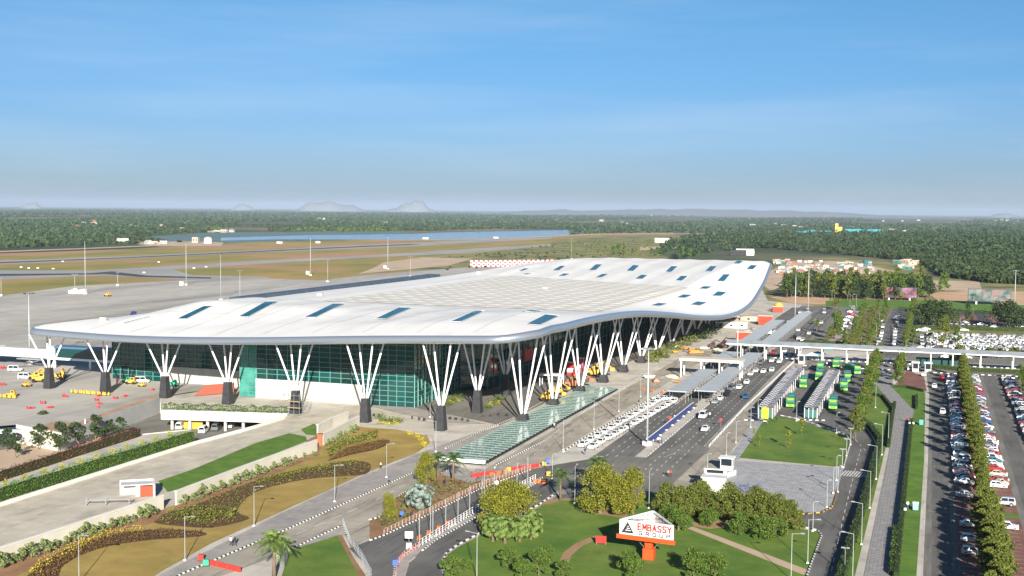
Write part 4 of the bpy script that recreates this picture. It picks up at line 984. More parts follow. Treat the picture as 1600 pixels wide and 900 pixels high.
# roundabout: yellow flowering trees, fan palms, feather palms
gold = tree('golden_tree', 9.0, 8.2, .8, 9000, .3, leaf_yellow, 62, .3, 40, .25, .36, z0=.2); gold['category'] = 'tree'
place(gold, G(938, 803), 0, 'large rounded yellow green tree left of the advertising sign', None, 1.15); place(gold, G(958, 806), 2, 'second rounded yellow green tree touching the large one', None, (1, 1, 1)); place(gold, G(989, 804), 4, 'narrower yellow green tree right behind the advertising sign', None, (.7, .7, 1.1))
place(gold, G(772, 836), 1, 'yellow flowering tree behind the fan palms on the lawn edge', None, (.95, .95, 1.05)); place(gold, G(812, 834), 3, 'yellow flowering tree at the right of the fan palms', None, (.95, .95, 1.1)); place(gold, G(792, 832), 5, 'tall yellow flowering tree in the middle behind the fan palms', None, (.9, .9, 1.15))
fan = fan_palm('fan_palm', 3.3, 2.6, 44, leaf_palm, 63, .85); fan['category'] = 'palm'
for k, (px, py) in enumerate(((770, 847), (789, 850), (812, 848), (830, 844))): place(fan, G(px, py), k, '%s green fan palm from the left in front of the yellow trees' % nth(k+1), 'fan palms on the lawn', .9+.06*(k % 2))
place(gold, G(607, 811), 2, 'small yellow green tree on the island by the road fork', None, (.42, .42, .6)); place(gold, G(666, 758), 4, 'yellow green tree behind the silver palm', None, (.62, .62, .85))
silver_palm = fan_palm('silver_palm', 3.4, 3.1, 40, leaf_silver, 64, .95, .35, 13); silver_palm['category'] = 'palm'
place(silver_palm, G(656, 800), 0, 'big silver blue fan palm on the planted island')
place(palm('feather_palm', 6.2, 4.2, 20, leaf_palm, 65, .28), G(428, 905), 0, 'tall feathery palm at the bottom left of the lawn')['category'] = 'palm'
royal = palm('royal_palm', 5.5, 3.4, 16, leaf('leaf_palm_dark', (.025, .055, .018), (.09, .14, .045)), 66, .24); royal['category'] = 'palm'
for px, py, lab, s in ((876, 783, 'dark palm on the lawn edge casting a long shadow on the road', 1.0), (933, 770, 'palm with its head above the big yellow tree', 1.15), (988, 778, 'palm just showing behind the narrow yellow tree', .9), (708, 755, 'palm right of the silver palm by the canopy end', 1.0), (684, 750, 'palm hidden behind the yellow tree by the canopy', .9)): place(royal, G(px, py), px, lab, None, s)
mid = tree('round_shrub_tree', 5.2, 3.8, .7, 4200, .28, leaf_green, 67, .16, 18, 0, .5, z0=.5); mid['category'] = 'tree'
for px, py, lab, s in ((793, 888, 'leftmost rounded tree at the bottom edge of the lawn', .8), (842, 900, 'dense bush tree at the bottom edge below the curved path', 1.0), (705, 905, 'bush at the bottom left corner of the roundabout lawn', .9), (985, 905, 'dark bush tree in front of the sign pedestal', 1.0), (1085, 905, 'left dark bush tree at the bottom right of the sign', 1.1), (1118, 907, 'right dark bush tree at the bottom right of the sign', 1.0), (855, 873, 'small bush beside the curved path', .55), (880, 905, 'low bush at the bottom between path and sign', .7), (730, 893, 'small bush on the lawn near the bottom left lamp', .5), (815, 905, 'low bush left of the dense bush tree', .8)): place(mid, G(px, py), px, lab, None, s)
# the shrub mass behind the sign: separate dark trees touching
dk = tree('shrub_tree', 6.2, 5.4, .6, 5000, .3, leaf_olive, 68, .2, 24, 0, .38, z0=.2); dk2 = tree('shrub_tree', 5.6, 4.4, .5, 4500, .3, leaf_green, 69, .2, 22, 0, .4, z0=.1)
dk['category'] = dk2['category'] = 'tree'; n = 0
for px, py, s, q in ((1040, 800, 1, dk), (1062, 806, 1, dk), (1084, 806, 1.05, dk), (1106, 808, 1, dk), (1128, 812, 1, dk), (1150, 815, 1.05, dk), (1172, 818, 1, dk), (1194, 822, 1.1, dk), (1216, 826, 1.1, dk), (1236, 828, .95, dk),
                     (1060, 830, .95, dk2), (1048, 820, .9, dk2), (1110, 822, .8, dk2), (1156, 834, .95, dk2), (1188, 842, 1.0, dk2), (1212, 840, .8, dk2), (1140, 800, 1, dk), (1095, 795, 1, dk), (1180, 806, 1, dk)):
    n += 1; place(q, G(px, py), n, '%s olive green shrub from the left in the mass behind the advertising sign' % nth(n) if n <= 10 else '%s dark shrub from the left along the %s of the shrub mass' % (nth(n-10), 'front' if n < 17 else 'back'), 'shrub mass behind the sign', s)
# hedges
hedge([(1400, 905), (1404, 860), (1420, 702), (1424, 660)], .9, 1.1, leaf_dark, 'low dark hedge along the right of the paved walkway', 5, .3, 70)
hedge([(1394, 900), (1396, 870), (1400, 830)], 1.0, .9, leaf_green, 'short pale green hedge at the near end of the walkway', 5, .3, 71)
hedge([(1294, 1000), (1316, 900), (1350, 792), (1370, 716), (1376, 694), (1360, 672), (1340, 656)], 1.3, 1.6, leaf_dark, 'dark clipped hedge along the right of the curved road', 4, .4, 72)
hedge([(1398, 632), (1393, 660), (1388, 700)], .8, 1.0, leaf_dark, 'low hedge left of the paved walkway beside the path lawn', 5, .3, 73)
hedge([(1362, 618), (1380, 622), (1394, 640)], .7, .9, leaf_dark, 'low hedge curving behind the path lawn', 5, .3, 74)
hedge([(1396, 606), (1416, 607), (1443, 613)], .7, .9, leaf_dark, 'low hedge across the head of the right lawn', 5, .3, 75)
hedge([(1432, 620), (1432, 640)], .7, .9, leaf_dark, 'short hedge piece inside the right lawn', 5, .3, 76)
hedge([(0, 520+62)] if False else [(1448, 575), (1500, 580), (1640, 587)], 1.6, 1.5, leaf_olive, 'hedge along the back of the car park under the covered walkway', 4, .45, 77)
hedge([(1420, 515), (1500, 516), (1640, 519)], 3, 1.8, leaf_olive, 'long hedge between the white cars and the upper car park', 2.5, .6, 78)
hedge([(1415, 487), (1500, 488), (1640, 495)], 2.5, 1.4, leaf_dark, 'dark hedge along the far edge of the upper car park', 2.5, .6, 79)
hedge([(1255, 537), (1300, 539), (1345, 541)], 3, 1.6, leaf_olive, 'bushy hedge along the road just beyond the covered walkway', 2.5, .5, 80)
hedge([(-40, 799), (0, 789), (150, 742), (300, 695)], 1.6, 3.4, leaf('leaf_conifer', (.05, .1, .012), (.13, .23, .03)), 'tall clipped green hedge along the beige ramp', 11, .3, 81)
hedge([(-40, 765), (0, 752), (110, 716), (208, 685), (216, 682)], 1.4, 2.0, leaf_red, 'dark red leaved hedge row behind the tall green hedge', 5, .4, 82)
for k, (px, py) in enumerate(((8, 770), (39, 761), (70, 751), (98, 744), (125, 735), (150, 727), (175, 720), (198, 712), (221, 705), (243, 698), (265, 690))):
    g = G(px, py); b = thing('golden_bush', g, k, '%s golden yellow bush from the left between the red and green hedges' % nth(k+1), 'bush', 'golden bushes between the hedges')
    rg = np.random.default_rng(900+k); V, F = cards(blob_points(150, [(0, 0, 2.6), (.2, .1, 3.5), (-.3, .2, 3.0)], [.9, .6, .6], rg), .35, rg); link('crown', np_mesh('crown', V, F, leaf('leaf_gold', (.2, .2, .02), (.5, .45, .05))), b); b.scale = (.75,)*3
    m_ = MB(); m_.tube([(0, 0, -.1), (0, 0, 1.8)], .07, 5); m_.build('stem', wood, b)
for k, (px, py) in enumerate(((24, 764), (85, 747), (112, 740), (138, 731), (160, 723), (186, 716), (210, 708), (52, 756))):
    place(fan_palm('silver_shrub', 1.3, .9, 14, leaf_silver, 95, .5, .1) if k == 0 else SILV, G(px, py), k, '%s silvery fan plant from the left between the hedges' % nth(k+1), 'silvery plants between the hedges')
    if k == 0: SILV = bpy.data.objects['silver_shrub']; SILV['category'] = 'plant'; place.__defaults__[-1].add('silver_shrub')
# sunken garden trees
gt = tree('garden_tree', 5.0, 5.5, 1.6, 620, .6, leaf_dark, 83, .14, 12, 0, .4); gt['category'] = 'tree'
for px, py, lab, s in ((60, 702, 'leftmost dark tree of the sunken garden', 1), (92, 708, 'largest dark tree in the middle of the sunken garden', 1.2), (120, 698, 'dark tree left of the white post in the garden', 1.0), (150, 692, 'bushy dark tree right of the white post', 1.15), (186, 686, 'rightmost low dark tree of the sunken garden', .9), (70, 674, 'dark tree near the blue shelter', .9), (10, 705, 'low wide tree at the left edge of the garden', .9), (25, 715, 'low bush at the left edge of the garden', .8), (172, 683, 'slender umbrella tree by the retaining wall', .75)):
    place(gt, G(px, py, -4.9), px, lab, None, s)
# deck planter shrubs and forecourt beds
a, c, n_, n2_ = DECK
hedge([tuple(a+n2_*.5), tuple(c+n2_*.5)], 1.4, 1.8, leaf('leaf_planter', (.03, .07, .01), (.1, .17, .03)), 'leafy shrubs filling the planter along the deck edge', 5, .6, 84, world=True, z=.8, core=False)
def bush_bed(pts, r, n, lm, label, seed, size=.35, z=.3, hh=.9, cat='flower bed', name='planted_bush'):
    rg = np.random.default_rng(seed); cs = [(*g2(p), z+hh*.4) for p in pts]; P = blob_points(n, cs, [r]*len(cs), rg, .3); P[:, 2] = z+np.abs(P[:, 2]-z)*hh
    V, F = cards(P, size, rg); return tag(link(name, np_mesh(name, V, F, lm)), label, cat)
bush_bed([(592, 655), (600, 660), (612, 662), (620, 661)], 2.2, 700, leaf_green, 'oval bed of green shrubs between the first columns', 85)
bush_bed([(596, 664), (606, 665), (618, 664)], 1.2, 220, flower_m, 'yellow flowers in front of the oval shrub bed', 86, .3)
bush_bed([(640, 680), (652, 684), (658, 690), (662, 697), (661, 700)], 1.0, 420, flower_m, 'yellow flower crescent at the end of the dry lawn', 87, .3)
bush_bed([(700, 634), (712, 628), (720, 622), (706, 628)], 2.4, 800, leaf_green, 'curved green bed beside the corner glass wall', 88); bush_bed([(704, 631), (714, 628)], 1.2, 200, flower_m, 'yellow flowers in the curved corner bed', 89, .3)
bush_bed([(760, 640), (772, 632), (782, 626)], 2.4, 700, leaf_green, 'green bed behind the second column', 90); bush_bed([(766, 634), (778, 632)], 1.2, 200, flower_m, 'yellow flowers in the bed behind the second column', 91, .3)
bush_bed([(1016, 566), (1028, 558), (1042, 552), (1056, 547), (1070, 540), (1084, 535), (1096, 528), (1020, 560), (1036, 560)], 4.0, 2200, leaf_olive, 'rough green shrubs along the foot of the far columns', 92, .7, hh=1.3)
bush_bed([(1100, 530), (1112, 522), (1124, 512)], 5, 900, leaf_dark, 'dark shrubs below the lowest part of the roof', 93, .8, hh=1.4)
# young trees and pale shrubs in front of the garden walls
pale = tree('pale_shrub', 2.2, 2.6, .3, 230, .42, leaf_pale, 94, .05, 9, 0, .5); pale['category'] = 'shrub'; n = 0
for (xa, ya), (xb, yb), k in (((-10, 893), (250, 803), 22), ((280, 792), (494, 712), 18), ((508, 700), (560, 675), 7)):
    for i in range(k):
        n += 1; u = (i+.5)/k; place(pale, G(xa+(xb-xa)*u+random.uniform(-3, 3), ya+(yb-ya)*u+random.uniform(-1, 1.5)), n, '%s pale feathery shrub from the left along the garden walls' % nth(n), 'pale shrubs along the garden walls', random.uniform(.6, 1.1))
def stuff_scatter(name, poly, n, lm, seed, size, h, label):
    rg = np.random.default_rng(seed); g = scatter(poly, n, rg); P = np.column_stack([g, .35+h*rg.random(len(g))]); V, F = cards(P, size, rg)
    o = tag(link(name, np_mesh(name, V, F, lm)), kind='stuff'); o['label'] = label; return o
leaf_brown = leaf('leaf_brown', (.06, .035, .015), (.16, .1, .035)); leaf_bed = leaf('leaf_bed', (.05, .06, .012), (.19, .19, .04))
for k, p in enumerate(BEDS): 
    stuff_scatter('bed_plants', p, 2600, leaf_brown if k != 1 else leaf_bed, 120+k, .3, .3, 'low brownish bedding plants in the curved bed')
stuff_scatter('bed_plants', [(60, 880), (150, 835), (220, 826), (225, 831), (160, 845), (90, 878), (60, 900), (45, 900)], 900, flower_m, 131, .22, .6, 'yellow flowers edging the long curved bed')
stuff_scatter('bed_plants', [(262, 806), (300, 795), (370, 800), (365, 812), (300, 820)], 900, leaf_bed, 132, .4, .7, 'green and yellow plants in the round bed')
stuff_scatter('bed_plants', [(510, 705), (540, 690), (590, 676), (590, 686), (540, 700), (515, 718)], 1100, leaf_bed, 133, .5, .9, 'mixed green plants along the upper bed')
stuff_scatter('bed_plants', [(400, 753), (470, 735), (555, 722), (560, 728), (470, 742), (400, 760)], 1000, leaf_bed, 134, .35, .6, 'green edging of the long bed')
stuff_scatter('bed_plants', [(585, 815), (620, 780), (660, 756), (740, 754), (800, 740), (740, 764), (660, 802), (600, 832)], 600, leaf_green, 135, .5, .7, 'sparse green plants on the island soil')

# ------------------------------------------------------------------ vehicles
def paint(name, c): return mat(name, c, .25, spec=.6)
PAINTS = {'white': paint('paint_white', (.8, .8, .8)), 'silver': mat('paint_silver', (.5, .52, .54), .3, metal=.5), 'grey': mat('paint_grey', (.18, .19, .2), .3, metal=.4), 'black': paint('paint_black', (.015, .016, .02)),
          'red': paint('paint_red', (.42, .02, .02)), 'maroon': paint('paint_maroon', (.16, .02, .025)), 'blue': paint('paint_blue', (.03, .09, .26)), 'beige': paint('paint_beige', (.5, .44, .34)), 'teal': paint('paint_teal', (.04, .16, .18)), 'green': paint('paint_green', (.05, .3, .12))}
lamp_glass = mat('lamp_lens', (.7, .7, .66), .15, spec=.6); tail_red = mat('tail_lens', (.45, .02, .015), .2, spec=.6)
SHAPES = {  # side profiles: lower body (x, z), cabin (x, z), width, wheel x
 'saloon': ([(-2.1, .28), (-2.12, .7), (-2.0, .9), (-1.3, .95), (.95, .93), (1.85, .78), (2.12, .6), (2.12, .28)], [(-1.5, .93), (-.95, 1.4), (-.7, 1.46), (.2, 1.45), (.35, 1.42), (1.1, .92)], 1.7, 1.28, .3),
 'hatchback': ([(-1.78, .28), (-1.82, .75), (-1.74, .95), (.75, .93), (1.55, .78), (1.8, .58), (1.8, .28)], [(-1.75, .94), (-1.5, 1.42), (-1.35, 1.5), (.05, 1.5), (.25, 1.46), (.95, .92)], 1.62, 1.1, .29),
 'four_wheel_drive': ([(-2.15, .4), (-2.2, .9), (-2.12, 1.05), (.95, 1.05), (1.95, .98), (2.15, .8), (2.15, .4)], [(-2.1, 1.04), (-1.95, 1.72), (-1.8, 1.8), (.35, 1.8), (.5, 1.76), (1.0, 1.04)], 1.78, 1.3, .37),
 'van': ([(-2.4, .35), (-2.42, 1.0), (-2.4, 1.15), (1.7, 1.1), (2.3, .95), (2.42, .7), (2.42, .35)], [(-2.4, 1.14), (-2.3, 2.0), (-2.15, 2.15), (.9, 2.15), (1.1, 2.08), (1.85, 1.08)], 1.9, 1.5, .34)}
def loft(b, prof, w0, w1, z0, z1):
    """extrude a side profile across the width, drawn in towards the top"""
    def hw(z): return (w0+(w1-w0)*min(1, max(0, (z-z0)/(z1-z0))))/2
    n = len(prof); i = len(b.v)
    for x, z in prof: b.v.append((x, -hw(z), z)); 
    for x, z in prof: b.v.append((x, hw(z), z))
    for k in range(n):
        q = (k+1) % n; b.f.append((i+k, i+n+k, i+n+q, i+q)); b.m.append(b.cur)
    b.f.append(tuple(i+k for k in range(n))); b.m.append(b.cur); b.f.append(tuple(i+n+n-1-k for k in range(n))); b.m.append(b.cur)
def car_parts(shape, detail=2):
    """dict part name -> list of meshes, or one joined mesh (detail 0)"""
    low, cab, w, wx, wr = SHAPES[shape]; ztop = max(z for _, z in cab); zb = cab[0][1]
    parts = []
    b = MB(); loft(b, low[::-1], w, w*.96, .3, zb); loft(b, cab[::-1], w*.95, w*.72, zb-.03, ztop)
    for sx in (-wx, wx):
        for sy in (-1, 1): b.cur = 1; b.lathe((sx, sy*(w/2-.02), wr), [(wr+.06, -.01), (wr+.06, .012)], 12, 'Y')
    b.cur = 0
    def hw(z): return (w*.95+(w*.72-w*.95)*min(1, max(0, (z-zb+.03)/(ztop-zb+.03))))/2+.012
    r0, r1, f1, f0 = cab[0], cab[1], cab[-2], cab[-1]
    def edge(p, q, t): return (p[0]+(q[0]-p[0])*t, p[1]+(q[1]-p[1])*t)
    wz0, wz1 = zb+.06, ztop-.1
    def strip(p, q, out_):
        a, c = edge(p, q, .1), edge(p, q, .93); g = MB(); d = Vector((q[0]-p[0], 0, q[1]-p[1])).normalized(); n = Vector((d.z, 0, -d.x))*out_*.015
        g.face([(a[0]+n.x, -hw(a[1])+.09, a[1]+n.z), (a[0]+n.x, hw(a[1])-.09, a[1]+n.z), (c[0]+n.x, hw(c[1])-.09, c[1]+n.z), (c[0]+n.x, -hw(c[1])+.09, c[1]+n.z)]); return g
    wind, rear = strip(f0, f1, 1), strip(r0, r1, -1)
    def xat(p, q, z): t = (z-p[1])/(q[1]-p[1]); return p[0]+(q[0]-p[0])*min(1, max(0, t))
    def side(s):
        g = MB(); xs = (xat(r0, r1, wz0)+.16, xat(r0, r1, wz1)+.16, xat(f0, f1, wz1)-.1, xat(f0, f1, wz0)-.22); mid = (xs[0]+xs[3])/2-.1
        for xa0, xa1, xb1, xb0 in ((xs[0], xs[1], mid-.05, mid-.05), (mid+.05, mid+.05, xs[2], xs[3])):
            g.face([(xa0, s*hw(wz0), wz0), (xb0, s*hw(wz0), wz0), (xb1, s*hw(wz1), wz1), (xa1, s*hw(wz1), wz1)])
        return g
    wheels = []
    for sx in (-wx, wx):
        for sy in (-1, 1):
            g = MB(); g.lathe((sx, sy*(w/2-.1), wr), [(wr*.6, -.1), (wr, -.09), (wr, .09), (wr*.62, .105)], 12, 'Y'); g.cur = 1; g.lathe((sx, sy*(w/2-.1), wr), [(wr*.6, -.105 if sy < 0 else .1), (wr*.6, -.115 if sy < 0 else .112)], 10, 'Y'); wheels.append(g)
    xf, xr = max(p[0] for p in low), min(p[0] for p in low); hz = low[-3][1]-.02; tz = low[2][1]-.1
    heads = []; tails = []
    for s in (-1, 1):
        g = MB(); g.obox((xf-.13, s*(w/2-.24), hz-.06), .3, .34, .15); heads.append(g)
        g = MB(); g.obox((xr+.08, s*(w/2-.16), tz-.12), .16, .22, .2); tails.append(g)
    if detail == 0:
        j = MB()
        for g, mi in [(b, 0), (wind, 2), (rear, 2), (side(-1), 2), (side(1), 2)]+[(q, 1) for q in wheels]:
            i = len(j.v); j.v += g.v; j.f += [tuple(k+i for k in f) for f in g.f]; j.m += [mi if not (g is b and m == 1) else 1 for m in g.m]
        return j.mesh('parked_car', [PAINTS['white'], rubber, glass_m])
    res = [('body', b.mesh('body', [PAINTS['white'], rubber]))]
    for nm, g in (('windscreen', wind), ('rear_window', rear), ('side_window', side(-1)), ('side_window', side(1))): res.append((nm, g.mesh(nm, glass_m)))
    for g in wheels: res.append(('wheel', g.mesh('wheel', [rubber, steel])))
    if detail == 2:
        for g in heads: res.append(('headlight', g.mesh('headlight', lamp_glass)))
        for g in tails: res.append(('tail_light', g.mesh('tail_light', tail_red)))
    return res
CARM = {(s, d): car_parts(s, d) for s in SHAPES for d in (0, 1, 2)}
def car(loc, rz, shape='saloon', colour='white', detail=1, label='', group=None, name='parked_car'):
    if detail == 0:
        o = tag(link(name, CARM[shape, 0], None, loc, rz), label, 'car', group)
        o.material_slots[0].link = 'OBJECT'; o.material_slots[0].material = PAINTS[colour]; return o
    t = thing(name, loc, rz, label, 'van' if shape == 'van' else 'car', group)
    for nm, me in CARM[shape, detail]:
        o = link(nm, me, t)
        if nm == 'body': o.material_slots[0].link = 'OBJECT'; o.material_slots[0].material = PAINTS[colour]
    return t
NC = [0]
random.seed(31)
ZG = Z[0]+.005
# two files of white taxis beside the forecourt
for row, ((xa, ya), (xb, yb), k) in enumerate((((911, 699), (1028, 629.5), 13), ((927, 701.5), (1052, 631), 14))):
    A, B = G(xa, ya), G(xb, yb); d = (B-A)
    for i in range(k):
        p = A.lerp(B, i/(k-1)); p.z = ZG
        car(p, math.atan2(-d.y, -d.x)+random.uniform(-.08, .08), random.choice(['hatchback', 'saloon', 'saloon']), 'white', 1, 'white taxi in the %s file beside the forecourt, %s from the front' % (('left', 'right')[row], nth(i+1)), 'waiting taxis', 'taxi')
for i, px in enumerate((1030, 1041, 1048)): car(Vector((*g2((px, 626.5-i*.4)), ZG)), -.3, 'saloon', 'white', 1, 'white taxi at the far end of the taxi files, %s across' % nth(i+1), 'waiting taxis', 'taxi')
# traffic and stopping cars on the drop-off roads
UP, DOWN = PI/2, -PI/2
ROADCARS = [(1102, 674, DOWN, 'saloon', 'white', 'white car driving alone on the near end of the dark drop-off road'), (1098.7, 654, DOWN, 'van', 'white', 'white minibus stopped by the blue barrier with people beside it'),
 (1117.5, 631, DOWN, 'saloon', 'silver', 'silver car stopped at the corner of the long grey shelter'), (1125, 626, DOWN, 'saloon', 'white', 'white car second in the drop-off line by the long shelter'), (1136, 619, DOWN, 'four_wheel_drive', 'black', 'black four wheel drive in the drop-off line by the shelter'),
 (1142, 611, DOWN, 'van', 'grey', 'grey people carrier in the drop-off line by the shelter'), (1155, 608, DOWN, 'saloon', 'white', 'white car with people loading at the long shelter'), (1167, 600, DOWN, 'saloon', 'white', 'white car on the outer lane passing the shelter'),
 (1165, 623, DOWN, 'hatchback', 'blue', 'small blue car on the outer lane near the paved strip'), (1173, 587, DOWN, 'saloon', 'white', 'white car nearest the kerb in the upper drop-off group'), (1181, 582, DOWN, 'saloon', 'white', 'white car in the middle of the upper drop-off group'),
 (1193, 583, DOWN, 'saloon', 'white', 'white car right of the upper drop-off group'), (1206, 581, DOWN, 'hatchback', 'white', 'white hatchback on the outer lane below the covered walkway'), (1206, 566, DOWN, 'saloon', 'white', 'white car left of a pair just below the covered walkway'), (1218, 567.5, DOWN, 'saloon', 'white', 'white car right of a pair just below the covered walkway'),
 (1091, 614, UP, 'saloon', 'white', 'white car between the two grey shelters at their near end'), (1107, 622, UP, 'hatchback', 'grey', 'dark grey car at the near end of the long shelter'), (1143, 569, UP, 'saloon', 'white', 'white car in the lane between the shelters beyond the portal'), (1151, 563, UP, 'saloon', 'silver', 'silver car in the lane between the shelters, farther one'),
 (1189, 570, DOWN, 'four_wheel_drive', 'grey', 'grey four wheel drive among people at the far shelter end'), (1208, 553, DOWN, 'hatchback', 'red', 'red car under the left end of the covered walkway'), (1222, 556, DOWN, 'saloon', 'teal', 'teal car under the covered walkway'), (1229, 559, DOWN, 'saloon', 'blue', 'dark blue car under the covered walkway near the kerb'), (1226, 551, DOWN, 'saloon', 'white', 'white car in shade just under the covered walkway'),
 (1175, 545, UP, 'van', 'silver', 'silver van in the shade beneath the covered walkway by the shelters'), (990, 742, 2.9, 'saloon', 'grey', 'dark grey car turning on the slip road by the palm'),
 (1247.5, 518, DOWN, 'saloon', 'white', 'white car on the left lane of the upper road'), (1257, 517, DOWN, 'hatchback', 'grey', 'grey hatchback on the upper road'), (1264, 523, DOWN, 'saloon', 'white', 'white car on the right lane of the upper road'), (1270, 507, DOWN, 'saloon', 'black', 'black car higher on the upper road'), (1283.5, 506, DOWN, 'saloon', 'white', 'white car beside the black car on the upper road'),
 (1288, 490, DOWN, 'saloon', 'white', 'white car near the far end of the upper road'), (1288, 484, DOWN, 'saloon', 'silver', 'silver car at the far end of the upper road'), (1248, 531, DOWN, 'saloon', 'white', 'white car just beyond the covered walkway, left one'), (1254, 533.5, DOWN, 'hatchback', 'white', 'white hatchback just beyond the covered walkway, right one'), (1242, 529, DOWN, 'saloon', 'black', 'black car just beyond the covered walkway'),
 (1250.5, 490, UP, 'saloon', 'white', 'white car on the inner road near the two masts'), (1233, 505, UP, 'saloon', 'white', 'white car at the upper grey shelter'), (1262.5, 484, UP, 'saloon', 'silver', 'silver car at the far end of the inner road')]
for px, py, rz, sh, co, lab in ROADCARS:
    p = G(px, py); p.z = ZG; car(p, rz, sh, co, 1, lab, None, 'parked_car')
random.seed(8)
for k in range(20):
    px, py = ((1374+random.uniform(-3, 3), 545-k*4.6) if k < 10 else (1395+random.uniform(-3, 3), 540-(k-10)*5)); p = G(px+(545-py)*.16, py); p.z = ZG
    car(p, UP if k >= 10 else DOWN, random.choice(['saloon', 'hatchback', 'van']), random.choice(['white', 'silver', 'grey', 'white']), 0, '%s car from the covered walkway in the %s queue on the avenue' % (nth(k % 10+1), 'left' if k < 10 else 'right'), 'cars on the avenue beyond the covered walkway')
for k, (px, py) in enumerate(((1321, 502), (1324, 507), (1327, 497), (1331, 493), (1318, 512), (1329, 489), (1316, 517))):
    p = G(px, py); p.z = ZG; car(p, .3, 'saloon', ['white', 'silver', 'white', 'red', 'white', 'white', 'silver'][k], 0, '%s car from the top of the slanting row beside the pink path' % nth(7-k), 'cars beside the pink path')
for px, py, rz, co, lab in ((1421.5, 579, UP, 'white', 'white car at the left exit booth'), (1441.5, 579, UP, 'white', 'white car at the right exit booth'), (1443.5, 588, UP, 'white', 'white car just through the right exit booth'), (1460, 606.5, UP, 'white', 'white car driving up the car park lane, farther one'), (1473, 647, DOWN, 'white', 'white car driving in the car park lane, nearer one'), (1472, 593, UP, 'red', 'red car turning at the head of the car park lane')):
    p = G(px, py); p.z = ZG; car(p, rz, 'hatchback', co, 1, lab)
# car park rows: every car a thing
random.seed(77)
def row(x, ys, rz, lab, group, fixed={}):
    for i, y in enumerate(ys):
        sh, co = fixed.get(i, (random.choice(['hatchback', 'saloon', 'hatchback', 'saloon', 'four_wheel_drive']), random.choice(['white', 'white', 'white', 'silver', 'silver', 'grey', 'black', 'blue', 'red', 'maroon', 'beige'])))
        car(Vector((x+random.uniform(-.3, .3), y+random.uniform(-.12, .12), ZG)), rz+random.uniform(-.04, .04)+(PI if random.random() < .3 else 0), sh, co, 2 if y < 345 else 1,
            '%s %s, %s from the near end %s' % (co, {'four_wheel_drive': 'jeep'}.get(sh, sh), nth(i+1), lab), group)
row(8.5, [225.5, 234.3, 245.6, 271.5]+list(np.arange(284.5, 470, 2.62)), PI, 'of the row left of the planted strip', 'cars parked left of the planted strip',
    {0: ('hatchback', 'silver'), 1: ('hatchback', 'silver'), 2: ('saloon', 'silver'), 3: ('saloon', 'silver'), 4: ('saloon', 'silver'), 5: ('saloon', 'black'), 6: ('saloon', 'maroon'), 7: ('saloon', 'black'), 8: ('saloon', 'maroon'), 9: ('saloon', 'black'), 10: ('hatchback', 'silver'), 11: ('four_wheel_drive', 'white')})
row(15.6, [246.5, 266.5, 283.5, 286.5, 289.3, 296, 302, 304.7, 307.5]+list(np.arange(312, 474, 2.62)), 0, 'of the row right of the planted strip', 'cars parked right of the planted strip',
    {0: ('hatchback', 'white'), 1: ('four_wheel_drive', 'silver'), 2: ('hatchback', 'white'), 3: ('saloon', 'beige'), 4: ('saloon', 'red'), 5: ('saloon', 'beige'), 6: ('saloon', 'red'), 7: ('saloon', 'white'), 8: ('hatchback', 'white'), 9: ('saloon', 'teal'), 10: ('four_wheel_drive', 'white'), 11: ('hatchback', 'white'), 12: ('hatchback', 'red')})
row(27.2, list(np.arange(338, 476, 2.62)), PI, 'of the row at the far right', 'cars parked at the far right')
# the packed lot of white cars beyond the covered walkway
k = 0; LOT = MB(); base = CARM['hatchback', 0]; bv = [tuple(v.co) for v in base.vertices]; bf = [tuple(p.vertices) for p in base.polygons]; bmi = [p.material_index for p in base.polygons]
random.seed(91); rows_y = [569, 576, 584, 592, 600, 608, 616, 624, 632]
for r_, y in enumerate(rows_y):
    for i, x in enumerate(np.arange(-3 if r_ else 14, 66, 2.35)):
        if random.random() < .05: continue
        p = Vector((x+random.uniform(-.3, .3)+(3 if r_ % 2 else 0), y+random.uniform(-.6, .6)+x*.12, ZG)); rz = random.choice([UP, DOWN])+random.uniform(-.25, .25)
        if r_ == 0 or (r_ == 1 and i < 12):
            car(p, rz, 'hatchback', random.choice(['white', 'white', 'white', 'silver']), 0, 'white or silver car in the front ranks of the packed lot beyond the covered walkway', 'front cars of the packed white lot')
        else:
            ca, sa = math.cos(rz), math.sin(rz); j = len(LOT.v); LOT.v += [(p.x+ca*a-sa*c, p.y+sa*a+ca*c, p.z+z) for a, c, z in bv]; LOT.f += [tuple(q+j for q in f) for f in bf]; LOT.m += [(3 if (m == 0 and k % 6 == 0) else m) for m in bmi]; k += 1
o = tag(LOT.build('car_mass', [PAINTS['white'], rubber, glass_m, PAINTS['silver']]), kind='stuff'); o['label'] = 'hundreds of white cars packed in the lot beyond the covered walkway'
for k, (px, py, co) in enumerate(((1438, 518, 'white'), (1447, 516, 'white'), (1443, 519, 'silver'), (1507, 518, 'white'), (1502, 517, 'silver'), (1553, 513, 'white'), (1508, 506, 'white'), (1533, 509, 'white'), (1430, 545.5, 'grey'), (1440, 546, 'white'), (1452, 547, 'silver'), (1495, 547, 'white'), (1505, 548, 'white'), (1478, 560, 'white'), (1490, 560.5, 'white'), (1500, 561, 'silver'), (1510, 561, 'white'))):
    p = G(px, py); p.z = ZG; car(p, .1, 'saloon', co, 0, '%s stray car from the left around the edges of the packed white lot' % nth(k+1), 'stray cars around the white lot')
